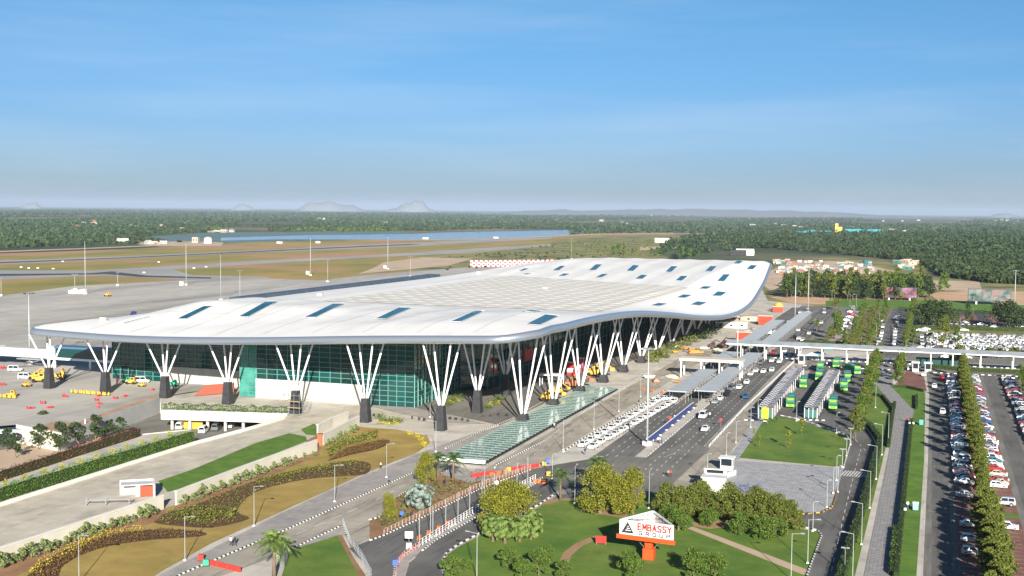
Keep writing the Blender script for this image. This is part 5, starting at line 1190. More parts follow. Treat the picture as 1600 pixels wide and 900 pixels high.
# buses
bus_green = paint('bus_green', (.035, .2, .11)); bus_lime = paint('bus_lime', (.16, .48, .05))
def make_bus():
    t = thing('city_bus', (0, 0, 0), 0, '', 'bus'); b = MB(); w, l = 1.28, 6.0
    prof = [(-l, .35), (-l, 2.6), (-l+.25, 3.05), (l-.35, 3.05), (l, 2.3), (l+.03, .9), (l, .35)]
    loft(b, prof[::-1], 2*w, 2*w-.14, .4, 3.1); b.build('body', bus_green, t)
    b = MB(); b.prism([(l-.25, -w-.012), (l+.045, -w+.1), (l+.045, w-.1), (l-.25, w+.012)], .36, 1.25); b.prism([(l-.5, -w+.05), (l-.1, -w+.1), (l-.1, w-.1), (l-.5, w-.05)], 2.72, 3.07); b.build('front_panel', bus_lime, t)
    b = MB(); b.prism([(-l-.03, -w+.1), (-l+.4, -w-.012), (-l+.4, w+.012), (-l-.03, w-.1)], .36, 1.5); b.build('rear_panel', bus_lime, t)
    b = MB(); b.face([(l+.03, -w+.14, 1.3), (l+.03, w-.14, 1.3), (l-.02, w-.16, 2.3), (l-.02, -w+.16, 2.3)]); b.build('windscreen', glass_m, t)
    b = MB(); b.face([(-l-.012, -w+.2, 1.6), (-l-.012, -w+.2, 2.5), (-l-.012, w-.2, 2.5), (-l-.012, w-.2, 1.6)]); b.build('rear_window', glass_m, t)
    for s in (-1, 1):
        b = MB()
        for k in range(6):
            x = -l+.7+k*1.8; b.face([(x, s*(w+.015), 1.45), (x+1.6, s*(w+.015), 1.45), (x+1.6, s*(w-.02), 2.45), (x, s*(w-.02), 2.45)])
        b.build('side_window', glass_m, t)
    b = MB(); b.prism([(-1.6, -.8), (1.6, -.8), (1.6, .8), (-1.6, .8)], 3.04, 3.32, [(-1.3, -.65), (1.3, -.65), (1.3, .65), (-1.3, .65)]); b.build('roof_unit', bus_green, t)
    b = MB(); b.obox((l-.1, 0, 2.4), .22, 1.7, .28); b.build('destination_sign', mat('amber_sign', (.5, .32, .05), .5), t)
    for sx in (-3.2, 3.6):
        for sy in (-1, 1):
            b = MB(); b.lathe((sx, sy*(w-.1), .48), [(.3, -.13), (.48, -.12), (.48, .12), (.3, .13)], 14, 'Y'); b.build('wheel', rubber, t)
    for s in (-1, 1):
        b = MB(); b.obox((l+.02, s*.9, .7), .08, .4, .2); b.build('headlight', lamp_glass, t)
    return freeze(t)
bus = make_bus()
for px, py, rz, lab in ((1236, 634, DOWN+.06, 'green bus nearest the left shelter, first from the front'), (1256, 604, DOWN+.06, 'green bus second from the front beside the left shelter'), (1281, 593, DOWN+.02, 'lime fronted bus in the middle lane, nearer of two in line'), (1283, 579, DOWN+.02, 'lime fronted bus in the middle lane, farther of two in line'),
                        (1302, 637, DOWN+.05, 'dark green bus right of the second shelter, nearest one'), (1318, 609, DOWN+.08, 'dark green bus right of the second shelter, middle one'), (1324, 596, DOWN+.1, 'dark green bus right of the second shelter, farthest one'), (1308, 573, DOWN+.0, 'bright green bus at the back of the station'), (1330, 583, DOWN+.45, 'dark green bus turned sideways in the tree shade')):
    p = G(px, py); p.z = ZG+.02; place(bus, p, rz, lab, 'buses in the bus station')
# ------------------------------------------------------------------ people
def person_mesh(seed, shirt, trousers, stride=.25, arm=.15, sit=False):
    sk = [(0, 0, .95), (0, 0, 1.2), (0, 0, 1.42), (0, .01, 1.54), (0, .02, 1.66), (0, .02, 1.74),
          (-.1, 0, .92), (-.11, stride*.5, .5), (-.11, stride*.3 if stride < .1 else -.02+stride, .08), (.1, 0, .92), (.11, -stride*.3, .5), (.11, -stride*1.1, .09),
          (-.2, 0, 1.4), (-.25, -arm*.6, 1.13), (-.26, -arm*.4+.08, .88), (.2, 0, 1.4), (.25, arm*.7, 1.13), (.26, arm+.12, .9), (-.11, stride+.16, .04), (.11, -stride*1.1+.18, .04)]
    ed = [(0, 1), (1, 2), (2, 3), (3, 4), (4, 5), (0, 6), (6, 7), (7, 8), (0, 9), (9, 10), (10, 11), (2, 12), (12, 13), (13, 14), (2, 15), (15, 16), (16, 17), (8, 18), (11, 19)]
    rad = [.15, .14, .15, .06, .1, .08, .1, .065, .045, .1, .065, .045, .07, .05, .035, .07, .05, .035, .04, .04]
    me = bpy.data.meshes.new('person'); me.from_pydata(sk, ed, []); o = bpy.data.objects.new('person_rig', me); C.objects.link(o)
    m = o.modifiers.new('skin', 'SKIN'); 
    for v, r in zip(me.skin_vertices[0].data, rad): v.radius = (r, r)
    me.skin_vertices[0].data[0].use_root = True
    o.modifiers.new('sub', 'SUBSURF').levels = 1
    dg = bpy.context.evaluated_depsgraph_get(); r = bpy.data.meshes.new_from_object(o.evaluated_get(dg)); bpy.data.objects.remove(o)
    r.materials.clear()
    for q in (mat('skin', (.22, .12, .08), .7), shirt, trousers, mat('hair', (.015, .012, .01), .7)): r.materials.append(q)
    for p in r.polygons:
        c = p.center; p.use_smooth = True
        p.material_index = 3 if (c.z > 1.68 or (c.z > 1.56 and c.y < -.01 and abs(c.x) < .12)) else 0 if c.z > 1.5 or (abs(c.x) > .21 and c.z < 1.0) else 1 if c.z > .95 or abs(c.x) > .2 else 2
    return r
CL = {'white': mat('cloth_white', (.7, .7, .68), .9), 'blue': mat('cloth_blue', (.08, .14, .32), .9), 'dark': mat('cloth_dark', (.03, .03, .04), .9), 'red': mat('cloth_red', (.45, .06, .06), .9), 'khaki': mat('cloth_khaki', (.3, .24, .15), .9)}
PM = {}
def person(px, py, shirt, trousers, rz, label, group=None, pose=0):
    k = (shirt, trousers, pose)
    if k not in PM: PM[k] = person_mesh(1, CL[shirt], CL[trousers], (.25, .04)[pose], (.18, .05)[pose])
    p = G(px, py); p.z = Z[0]+.01; return tag(link('person', PM[k], None, p, rz), label, 'person', group)
PEOPLE = [(361, 855, 'white', 'dark', 1, 'person in a white shirt walking on the sidewalk, left of a pair', 0), (367, 855, 'dark', 'dark', 1, 'person in dark clothes walking on the sidewalk, right of a pair', 0), (595, 734, 'white', 'dark', 2, 'person in a white shirt walking alone by the dry lawn', 0), (608, 758, 'blue', 'dark', 1, 'person in blue crossing at the striped kerb', 0),
 (643, 813, 'dark', 'dark', 0, 'person in dark clothes standing by the island kerb', 1), (695, 761, 'dark', 'dark', 0, 'person standing beside the palm near the canopy end', 1), (1417, 660, 'red', 'dark', 3, 'person in red walking on the paved walkway', 0), (1418, 797, 'white', 'blue', 0, 'person in white and blue at the walkway hedge', 1), (1414, 807, 'white', 'dark', 0, 'second person at the walkway hedge, nearer one', 1),
 (1421, 669, 'white', 'dark', 0, 'left person in white standing by the hedge gap', 1), (1427, 669, 'white', 'dark', 0, 'right person in white standing by the hedge gap', 1), (866, 671, 'white', 'dark', 1, 'left person of a pair beside the glass canopy', 0), (869, 671, 'dark', 'dark', 1, 'right person of a pair beside the glass canopy', 0), (959, 629, 'khaki', 'dark', 1, 'person on the tan road beside the canopy', 0), (1054, 658, 'white', 'dark', 1, 'person in white walking beside the blue barrier', 0),
 (1028, 694, 'white', 'dark', 0, 'person of a group near the mast foot, left', 1), (1031, 694, 'white', 'dark', 2, 'person of a group near the mast foot, middle', 1), (1034, 695, 'blue', 'dark', 1, 'person of a group near the mast foot, right', 1), (1109, 654, 'white', 'dark', 3, 'left person beside the white minibus', 1), (1112, 654, 'dark', 'dark', 1, 'right person beside the white minibus', 1), (998, 634, 'dark', 'khaki', 0, 'person in dark clothes at the far end of the taxis', 1), (965, 680, 'dark', 'dark', 0, 'person beside the taxi files', 1), (914, 712, 'dark', 'blue', 0, 'person in front of the taxi files', 1),
 (1044, 747, 'khaki', 'dark', 0, 'left of two people at the road edge below the booths', 1), (1048, 747, 'red', 'dark', 0, 'right of two people at the road edge below the booths', 1), (1385, 570, 'dark', 'dark', 0, 'left person on the shaded path under the bridge', 0), (1391, 566, 'white', 'dark', 0, 'right person on the shaded path under the bridge', 0), (1460, 567, 'dark', 'red', 0, 'left person on the pavement below the covered walkway', 0), (1472, 565, 'khaki', 'dark', 0, 'right person on the pavement below the covered walkway', 0), (1292, 573, 'white', 'dark', 0, 'person walking between the buses', 0), (1213, 661, 'dark', 'dark', 0, 'person beside the yellow sign at the bus lawn', 1)]
for px, py, s, t_, rz, lab, po in PEOPLE: person(px, py, s, t_, rz, lab, None, po)
random.seed(14)
for k in range(44):
    u = k/44; px = 1112+u*84+random.uniform(-2, 2); py = 618-u*58+random.uniform(-2, 2)
    person(px, py, random.choice(['white', 'dark', 'blue', 'red', 'white']), random.choice(['dark', 'dark', 'blue']), random.uniform(0, 6), '%s traveller from the near end waiting along the long grey shelter' % nth(k+1), 'travellers along the long shelter', k % 2)

# ------------------------------------------------------------------ canopies, covered walkway, booths, sign, lamps and small things
def shelter(y0, y1, x0, x1, z, label):
    t = thing('platform_shelter', ((x0+x1)/2, y0, Z[0]), 0, label, 'shelter'); w = (x1-x0)/2; l = y1-y0
    b = MB(); b.prism([(-w, 0), (w, 0), (w, l), (-w, l)], z, z+.35); 
    k = int(l/2.4)
    for i in range(k): b.cur = 1; b.box(-w+.1, w-.1, l*(i+.5)/k-.08, l*(i+.5)/k+.08, z+.36, z+.44)
    b.build('roof', [mat('shelter_roof', (.3, .33, .36), .45, (.38, .41, .44), .3, 3), mat('shelter_rib', (.24, .27, .3), .5)], t)
    for s in (-1, 1):
        for i in range(int(l/5)+1):
            p = MB(); p.tube([(s*(w-.6), min(l-.2, .3+5*i), 0), (s*(w-.6), min(l-.2, .3+5*i), z)], .09, 6); p.build('post', steel, t)
    b = MB()
    for i in range(int(l/9)): b.box(-.3, .3, 3+9*i, 6+9*i, .3, .5)
    b.build('bench', steel, t); return t
shelter(372, 428, -76.6, -70.4, 3.6, 'short grey platform shelter at the near end left of the lane'); shelter(452, 486, -77.4, -71, 3.6, 'grey platform shelter between the portal and the covered walkway'); shelter(512, 640, -77.6, -71, 3.6, 'grey platform shelter beyond the covered walkway left of the lane')
shelter(376, 486, -68.2, -62.0, 3.6, 'long grey platform shelter beside the drop-off road'); shelter(512, 700, -68.4, -62.4, 3.6, 'longest grey platform shelter beyond the covered walkway')
t = thing('portal', (-72, 436, Z[0]), 0, 'flat beige roofed portal standing across the lane between shelters', 'portal')
b = MB(); b.box(-13, 9.5, -3.6, 3.6, 6.0, 6.9); b.build('roof', mat('beige_roof', (.62, .56, .44), .7), t)
for x in (-12.3, -5, 1.5, 8.8):
    for y in (-3, 3): b = MB(); b.box(x-.22, x+.22, y-.22, y+.22, 0, 6.0); b.build('post', white_metal, t)
# bus shelters with chequered roofs
sr = [mat('shelter_white', (.72, .72, .72), .6), mat('shelter_grey', (.06, .065, .075), .5), mat('shelter_pink', (.55, .4, .4), .6)]
def bus_shelter(x0, x1, y0, y1, lean, label):
    t = thing('bus_shelter', (0, 0, Z[0]), 0, label, 'bus shelter'); b = MB(); nx, ny = 4, int((y1-y0)/1.7); z = 2.9; rr = random.Random(5)
    for i in range(nx):
        for j in range(ny):
            def q(a, c): 
                y = y0+(y1-y0)*c/ny; return (x0+(x1-x0)*a/nx+lean*c/ny, y, z+.5*abs(a-nx/2)/nx*2)
            b.cur = 1 if (i+j) % 2 else (2 if rr.random() < .08 else 0); b.face([q(i, j), q(i+1, j), q(i+1, j+1), q(i, j+1)])
    b.build('roof', sr, t)
    for s in (x0+.2, x1-.2):
        for i in range(int((y1-y0)/6)+1):
            y = y0+.3+6*i; b = MB(); xx = s+lean*(y-y0)/(y1-y0); b.tube([(xx, y, 0), (xx, y, 3.0)], .08, 6); b.build('post', white_metal, t)
    b = MB(); b.box(x0+.3, x1-.3, y0-.02, y0+.08, .2, 2.5); b.build('glass_end', mat('shelter_glass', (.06, .16, .15), .1, spec=.6), t)
    b = MB()
    for x in np.linspace(x0+.2, x1-.2, 4): b.box(x-.07, x+.07, y0-.1, y0, 0, 3.0)
    b.build('end_frame', white_metal, t); return t
bus_shelter(-46.4, -42.0, 355, 452, -.6, 'chequered bus shelter on the left island'); bus_shelter(-33.8, -29.8, 360, 450, .0, 'chequered bus shelter on the right island')
# covered walkway: a long covered walkway across every road
t = thing('covered_walkway', (0, 497, 0), 0, 'long grey roofed walkway on white posts crossing all the roads from the terminal', 'walkway')
b = MB(); b.prism([(-78, -3.0), (142, -3.0), (142, 3.6), (-78, 3.6)], 6.5, 7.9, [(-78, .2), (142, .2), (142, .4), (-78, .4)]); b.build('roof', mat('bridge_roof', (.2, .23, .255), .6, (.27, .3, .325), .3, 3), t)
b = MB(); b.box(-78, 142, -3.25, -3.03, 6.2, 6.6); b.build('fascia', white_metal, t)
b = MB(); b.box(-78, 142, 3.63, 3.8, 6.1, 6.75); b.build('fascia', white_metal, t)
for k, x in enumerate((-72, -62.5, -56, -49, -40, -30.5, -22.6, -10.5, 1, 9, 19, 30.5, 42, 54, 66, 78, 90)):
    for y in (-2.4, 2.8): b = MB(); b.box(x-.2, x+.2, y-.2, y+.2, .05, 6.5); b.build('support_column', white_wall, t)
b = MB(); b.box(-4.5, 11, -.1, .1, 0, 3.4); tag(b.build('glass_screen', mat('screen_green', (.03, .08, .08), .15, spec=.5), loc=(0, 503, .1)), 'dark green glazed screen standing under the covered walkway', 'screen')
# exit booths
bt = thing('exit_booth', (0, 0, 0), 0, '', 'booth'); b = MB(); b.box(-.9, .9, -1.2, 1.2, 0, .9); b.box(-.9, -.75, -1.2, 1.2, .9, 2.6); b.box(.75, .9, -1.2, 1.2, .9, 2.6); b.box(-1.2, 1.2, -1.5, 1.5, 2.6, 2.95); b.build('booth_shell', white_wall, bt)
b = MB(); b.box(-.74, .74, -1.15, 1.15, .9, 2.58); b.build('window', glass_m, bt); freeze(bt)
for k, (px, py) in enumerate(((1430.5, 580), (1450, 581), (1252.5, 568), (1247.5, 556))): place(bt, G(px, py, Z[0]), 0, ['white booth at the left car park exit', 'white booth at the right car park exit', 'white booth at the bus station entry', 'white booth beyond the bus station entry'][k], None, 1.25)
# guard booths beside the paved bus plaza
def guard(px, py, w, d, h, lab, rz=0, open_=True):
    t = thing('guard_booth', G(px, py, Z[0]), rz, lab, 'booth'); b = MB()
    b.box(-w/2, w/2, -d/2, d/2, 0, 1.0)
    for sx in (-1, 1):
        for sy in (-1, 1): b.box(sx*w/2-.15*(sx > 0), sx*w/2+.15*(sx < 0), sy*d/2-.15*(sy > 0), sy*d/2+.15*(sy < 0), 1.0, h)
    b.build('booth_wall', white_wall, t); b = MB(); b.box(-w/2+.05, w/2-.05, -d/2+.05, d/2-.05, 1.0, h-.02); b.build('window', glass_m, t)
    b = MB(); b.box(-w/2-.35, w/2+.35, -d/2-.35, d/2+.35, h, h+.25); b.build('roof', white_paint, t); return t
guard(1136, 733, 2.8, 2.4, 2.7, 'small white guard booth with dark windows above the larger booth')
t = thing('guard_house', G(1116, 766, Z[0]), .05, 'white flat roofed guard house with open front by the road', 'guard house')
b = MB(); b.box(-2.4, 2.4, -1.8, -1.6, 0, 3.0); b.box(-2.4, -2.2, -1.6, 1.8, 0, 3.0); b.box(2.2, 2.4, -1.6, 1.8, 0, 3.0); b.box(-2.2, 2.2, 1.6, 1.8, 0, 3.4); b.build('wall', white_wall, t)
b = MB(); b.box(-2.7, 2.7, -2.2, 1.0, 3.0, 3.2); b.build('roof', mat('pale_roof', (.55, .58, .6), .6), t); b = MB(); b.box(-2.4, 2.4, 1.0, 1.9, 3.4, 4.4); b.build('roof_box', white_wall, t); b = MB(); b.box(-1.8, 1.8, .96, .99, 3.5, 4.2); b.build('window', glass_m, t)
b = MB(); b.box(-2.2, 5.5, -.14, .14, 0, 1.1); tag(b.build('low_wall', white_wall, loc=tuple(G(1130, 748, Z[0])), rz=1.2), 'low white wall between the two guard booths', 'wall')
for k, (px, py) in enumerate(((1147, 765), (1152, 769), (1157, 764), (1163, 770), (1168, 762), (1173, 772), (1178, 766), (1183, 763), (1160, 774), (1180, 774))):
    p = G(px, py, Z[0]); t = thing('bicycle', p, k*1.1, '%s parked bicycle from the left on the paved plaza behind the shrubs' % nth(k+1), 'bicycle', 'bicycles parked on the plaza')
    for s in (-.55, .55):
        b = MB(); pts = [(s+.34*math.cos(a), 0, .35+.34*math.sin(a)) for a in np.linspace(0, 2*PI, 13)]; b.tube(pts, .035, 4, caps=False); b.build('wheel', rubber, t)
    b = MB(); b.tube([(-.55, 0, .35), (-.2, 0, .85), (.4, 0, .85), (.55, 0, .35)], .035, 4); b.tube([(-.2, 0, .85), (-.05, 0, .35), (.4, 0, .85)], .035, 4); b.tube([(.42, -.25, 1.0), (.42, .25, 1.0)], .03, 4); b.tube([(.4, 0, .85), (.42, 0, 1.0)], .03, 4); b.build('frame', blue_paint, t)
    b = MB(); b.obox((-.22, 0, .88), .3, .16, .07); b.build('saddle', rubber, t)
# ------------------------------------------------------------------ the advertising sign
def text_mesh(body, size, name, extr=.03, squeeze=1.0, space=1.0):
    cu = bpy.data.curves.new(name, 'FONT'); cu.body = body; cu.size = size; cu.extrude = extr; cu.space_character = space; cu.offset = 0
    o = bpy.data.objects.new(name, cu); C.objects.link(o); dg = bpy.context.evaluated_depsgraph_get(); me = bpy.data.meshes.new_from_object(o.evaluated_get(dg)); bpy.data.objects.remove(o)
    xs = [v.co.x for v in me.vertices]; x0, x1 = min(xs), max(xs)
    for v in me.vertices: v.co.x = (v.co.x-x0)*squeeze
    return me, (x1-x0)*squeeze
def sign():
    zb, zt = 4.6, 7.1
    A, B, Cv = G(968.8, 811, zt), G(1051.8, 821, zt), G(1021, 797.5, zt)
    base = G(1014, 874.5); t = thing('advertising_sign', (base.x, base.y, Z[0]), 0, 'triangular white advertising sign lettered EMBASSY GROUP on an orange pedestal', 'sign')
    def loc(v): return Vector((v.x-base.x, v.y-base.y, v.z-Z[0]))
    a, b_, c = loc(A), loc(B), loc(Cv); ax = (b_-a); ax.z = 0; wid = ax.length; ax.normalize(); nrm = Vector((ax.y, -ax.x, 0))
    def panel(p, q, name):
        d = (q-p); d.z = 0; d.normalize(); n = Vector((d.y, -d.x, 0))*.12; b = MB()
        b.prism([tuple((p+n)[:2]), tuple((q+n)[:2]), tuple((q-n)[:2]), tuple((p-n)[:2])], zb-Z[0], zt-Z[0]); return b.build(name, white_paint, t)
    front = panel(a, b_, 'front_panel'); panel(b_, c, 'side_panel'); panel(c, a, 'side_panel')
    fr = MB(); m = (a+b_+c)/3
    for p, q in ((a, c), (b_, c), (a, b_)):
        for k in range(1, 6): r = p.lerp(q, k/6); fr.tube([(r.x*.96+m.x*.04, r.y*.96+m.y*.04, zt-.5), (r.x*.96+m.x*.04, r.y*.96+m.y*.04, zb)], .05, 4)
        fr.tube([tuple((p*.94+m*.06)[:2])+(zt-.6,), tuple((q*.94+m*.06)[:2])+(zt-.6,)], .06, 4)
    fr.tube([tuple(a[:2])+(zt-.4,), tuple(((b_+c)/2)[:2])+(zt-.4,)], .07, 4); fr.build('truss', dark_paint, t)
    tri = [a-ax*.5+nrm*.35, b_+ax*.5+nrm*.35, c-nrm*.5]; b = MB(); b.prism([tuple(v[:2]) for v in tri], zb-.75-Z[0], zb-.02-Z[0]); b.build('orange_beam', orange_paint, t)
    b = MB(); b.box(-.95, .95, -.9, .9, 0, 1.9); b.build('pedestal', orange_paint, t)
    b = MB(); b.prism([(-.6, -.55), (.6, -.55), (.6, .55), (-.6, .55)], 1.9, zb-.75-Z[0], [(-.75, -.7), (.75, -.7), (.75, .7), (-.75, .7)]); b.build('post', orange_paint, t)
    for s in (-1, 1): b = MB(); b.tube([(s*.8, -.4, 2.0), tuple(ax*s*2.6+Vector((0, -.2, zb-.8-Z[0])))], .05, 5); b.build('stay', steel, t)
    # lettering on the front
    rx = Matrix(((ax.x, 0, nrm.x), (ax.y, 0, nrm.y), (0, 1, 0))).to_4x4()
    def put(me, u, z, m_, name):
        o = link(name, me, front); p = a+ax*u+nrm*.16; o.matrix_local = Matrix.Translation((p.x, p.y, z-Z[0])) @ rx; return o
    GL = {'E': [[(1, 0), (0, 0), (0, 1), (1, 1)], [(0, .5), (.8, .5)]], 'M': [[(0, 0), (0, 1), (.5, .35), (1, 1), (1, 0)]], 'B': [[(0, 0), (0, 1), (.8, 1), (.95, .75), (.75, .52), (0, .52)], [(.75, .52), (1, .26), (.8, 0), (0, 0)]],
          'A': [[(0, 0), (.5, 1), (1, 0)], [(.22, .36), (.78, .36)]], 'S': [[(1, .88), (.75, 1), (.2, 1), (0, .78), (.2, .55), (.8, .46), (1, .24), (.8, 0), (.2, 0), (0, .12)]], 'Y': [[(0, 1), (.5, .48), (1, 1)], [(.5, .48), (.5, 0)]],
          'G': [[(1, .85), (.75, 1), (.25, 1), (0, .75), (0, .25), (.25, 0), (.75, 0), (1, .2), (1, .45), (.6, .45)]], 'R': [[(0, 0), (0, 1), (.75, 1), (1, .75), (.75, .48), (0, .48)], [(.45, .48), (1, 0)]], 'O': [[(.25, 0), (0, .25), (0, .75), (.25, 1), (.75, 1), (1, .75), (1, .25), (.75, 0), (.25, 0)]],
          'U': [[(0, 1), (0, .22), (.22, 0), (.78, 0), (1, .22), (1, 1)]], 'P': [[(0, 0), (0, 1), (.75, 1), (1, .75), (.75, .46), (0, .46)]]}
    def letter(ch, w, h, st, m_):
        b = MB(); z = 0.0
        for line in GL[ch]:
            for p, q in zip(line, line[1:]):
                p, q = Vector((p[0]*w, p[1]*h, 0)), Vector((q[0]*w, q[1]*h, 0)); d = (q-p).normalized(); n = Vector((-d.y, d.x, 0))*st/2; d = d*st*.42; z += .0025
                b.face([v+Vector((0, 0, z)) for v in (p-d-n, q+d-n, q+d+n, p-d+n)])
        return b.mesh('letter', m_)
    def word(txt, u0, u1, zz, h, st, fill, m_):
        step = (u1-u0)/len(txt)
        for k, ch in enumerate(txt): put(letter(ch, step*fill, h, st, m_), u0+step*k+step*(1-fill)/2, zz, m_, 'letter')
    word('EMBASSY', wid*.335, wid*.985, zb+1.12, 1.0, .25, .66, red_paint)
    word('GROUP', wid*.335, wid*.985, zb+.24, .56, .17, .44, dark_paint)
    # emblem: dark triangle with pale bars
    b = MB(); b.face([(0, 0, 0), (2.3, 0, 0), (1.15, 2.0, 0)]); e = put(b.mesh('emblem', dark_paint), .3, zb+.28, mat('emblem_navy', (.02, .025, .05), .5), 'emblem')
    b = MB(); b.face([(.75, .42, .02), (1.75, .42, .02), (1.68, .55, .02), (.82, .55, .02)]); b.face([(.95, .78, .02), (1.56, .78, .02), (1.48, .9, .02), (1.03, .9, .02)]); b.face([(1.08, 1.12, .02), (1.36, 1.12, .02), (1.3, 1.22, .02), (1.13, 1.22, .02)])
    me = b.mesh('emblem_bar', white_paint); o = link('emblem_bar', me, front); p = a+ax*.3+nrm*.16; o.matrix_local = Matrix.Translation((p.x, p.y, zb+.28-Z[0])) @ rx
sign()
t = thing('park_sign', G(939, 851, Z[0]), .2, 'small red board leaning at the end of the curved path', 'sign'); b = MB(); b.obox((0, 0, .3), 1.9, .12, 1.3); b.build('board', red_paint, t); b = MB(); b.tube([(-.8, 0, 0), (-.8, 0, .4)], .05, 4); b.tube([(.8, 0, 0), (.8, 0, .4)], .05, 4); b.build('leg', steel, t)
# billboards in the background: generic pictures
def billboard(px, py, w, h, z0, label, rectsets, bgm, rz):
    t = thing('billboard', G(px, py), rz, label, 'billboard'); b = MB(); b.box(-w/2, w/2, -.3, .3, z0, z0+h); b.build('board', bgm, t)
    for k, (xa, xb, za, zb_, m_) in enumerate(rectsets):
        b = MB(); b.prism([(xa*w/2, -.36), (xb*w/2, -.36), (xb*w/2, -.31), (xa*w/2, -.31)], z0+za*h, z0+zb_*h); b.build('printed_picture', m_, t)
    for s in (-.6, .6): b = MB(); b.box(s*w/2-.5, s*w/2+.5, -.5, .5, 0, z0); b.build('post', white_wall, t)
ad_a = mat('ad_print_left', (.03, .03, .05), .5, (.28, .04, .05), .16, 4, lo=.42, hi=.58, col3=(.12, .2, .34), scale3=.13)
ad_b = mat('ad_print_right', (.03, .06, .055), .5, (.16, .2, .2), .14, 4, lo=.42, hi=.6, col3=(.28, .05, .06), scale3=.11)
billboard(1405, 469, 23, 7.5, 1.5, 'dark red and blue billboard in front of the tree belt', [(-.97, .97, .05, .95, ad_a)], mat('ad_base', (.035, .025, .04), .5), .1)
billboard(1545.5, 476, 27, 8.5, 2, 'grey green and red billboard standing on the orange ground', [(-.97, .97, .05, .95, ad_b)], mat('ad_green', (.04, .065, .06), .5), .1)
# ------------------------------------------------------------------ lamps and masts
def lamp(h, arm, double=False, r=.065):
    t = thing('street_lamp', (0, 0, 0), 0, '', 'street lamp'); b = MB(); b.tube([(0, 0, 0), (0, 0, h)], [r*1.3, r*.8], 7)
    for s in ((1, -1) if double else (1,)): b.tube([(0, 0, h-.1), (s*arm, 0, h+.12)], .05, 5)
    b.build('pole', mat('lamp_pole', (.36, .39, .39), .5, metal=.3), t); b = MB(); b.prism([(-.22, -.22), (.22, -.22), (.22, .22), (-.22, .22)], 0, .25, [(-.15, -.15), (.15, -.15), (.15, .15), (-.15, .15)]); b.build('base', white_wall, t)
    for s in ((1, -1) if double else (1,)):
        b = MB(); b.prism([(s*(arm+.1)-.33, -.12), (s*(arm+.1)+.33, -.12), (s*(arm+.1)+.33, .12), (s*(arm+.1)-.33, .12)], h+.05, h+.25); b.build('lamp_head', steel, t)
    return freeze(t)
L8 = lamp(7.6, 1.6); L6 = lamp(5.6, .5); L4 = lamp(4.2, .25, True)
for px, py, rz, lab, T in ((1332, 905, PI, 'lamp with arm over the curved road at the bottom right', L8), (1346, 851, PI, 'lamp with arm over the curved road, second from the bottom', L8), (1359, 794, PI, 'slim lamp behind the road hedge beside the lower walkway', L8), (1369, 749, PI, 'slim lamp behind the road hedge near the zebra crossing', L8), (1378, 711, PI, 'slim lamp behind the hedge at the road bend', L8), (1368, 637, PI, 'lamp on the path lawn beside the row of trees', L8), (1388, 690, PI, 'lamp at the right corner of the path lawn', L8),
    (1236, 905, 0, 'lamp at the bottom edge by the stepping path end', L8), (1262, 880, 0, 'lamp on the lawn edge beside the curved road', L8), (1270, 830, 0, 'lamp at the yellow kerb of the plaza corner', L6), (1309, 769, 0, 'lamp on the plaza edge, third from the crossing', L6), (1302, 771, 0, 'lamp inside the plaza edge', L6), (1292, 793, 0, 'lamp at the plaza corner near the yellow kerb', L6), (1307, 751, 0, 'lamp on the plaza edge nearest the zebra crossing', L6),
    (1329, 695, 0, 'short lamp at the top of the bus lawn curve', L4), (1322.5, 713, 0, 'short lamp in the middle of the bus lawn curve', L4), (1316, 730, 0, 'short lamp at the bottom of the bus lawn curve', L4), (1307, 677, 0, 'lamp at the back edge of the bus lawn, right one', L6), (1244.5, 658, 0, 'lamp at the back edge of the bus lawn, left one', L6), (1184, 655, 0, 'lamp beside the yellow sign', L6), (1150, 692, 0, 'lamp on the tan strip beside the bus lawn', L6), (1135, 712, 0, 'lamp on the tan strip above the guard booth', L6), (1173, 668, 0, 'lamp on the tan strip below the left bus shelter', L6), (1105, 748, 0, 'lamp beside the guard house', L6),
    (604, 746, 0, 'tall plain pole at the sidewalk right of the dry lawn', L8), (523, 784, 0, 'tall plain pole at the sidewalk in the middle', L8), (289, 876, 0, 'tall plain pole in the dry lawn at the left', L8), (681, 706, PI, 'lamp with double head at the end of the dry lawn', L8), (672.5, 838, PI/2, 'tall lamp on the median fence, left one', L8), (757, 786, PI/2, 'tall lamp on the median fence, right one', L8), (745, 905, PI, 'lamp on the roundabout lawn at the bottom left', L8), (898, 786, PI/2, 'lamp on the lawn edge beside the palm', L8), (1014, 794, PI/2, 'lamp behind the advertising sign', L8), (123.5, 910, 0, 'lamp at the bottom left over the dry lawn', L8), (397, 822, 0, 'lamp at the sidewalk beside the two walkers', L8), (672, 652, 0, 'lamp beside the corner glass wall', L6),
    (880, 703, 0, 'lamp at the near end of the taxi files', L8), (928, 671, 0, 'lamp beside the taxi files, nearer one', L8), (967, 643, 0, 'lamp beside the taxi files, farther one', L8), (1001, 620, 0, 'lamp beside the tan road near the first shelter', L8), (1320, 896, 0, 'bollard lamp behind the road hedge', L4), (863, 748, 0, 'slim lamp at the slip road fork', L6)):
    o = place(T, G(px, py, Z[0]), rz, lab)
for k, (px, py) in enumerate(((1405, 575), (1415, 560), (1395, 535), (1369, 530), (1374, 510), (1424, 500), (1500, 520), (1548, 511), (1553, 511), (1556, 512), (1467, 505), (1472, 505), (1520, 503), (1577, 508), (1300, 470), (1328, 478), (1338, 478))):
    place(L8, G(px, py), k, '%s distant lamp of those around the avenue and upper car parks' % nth(k+1), 'lamps beyond the covered walkway')
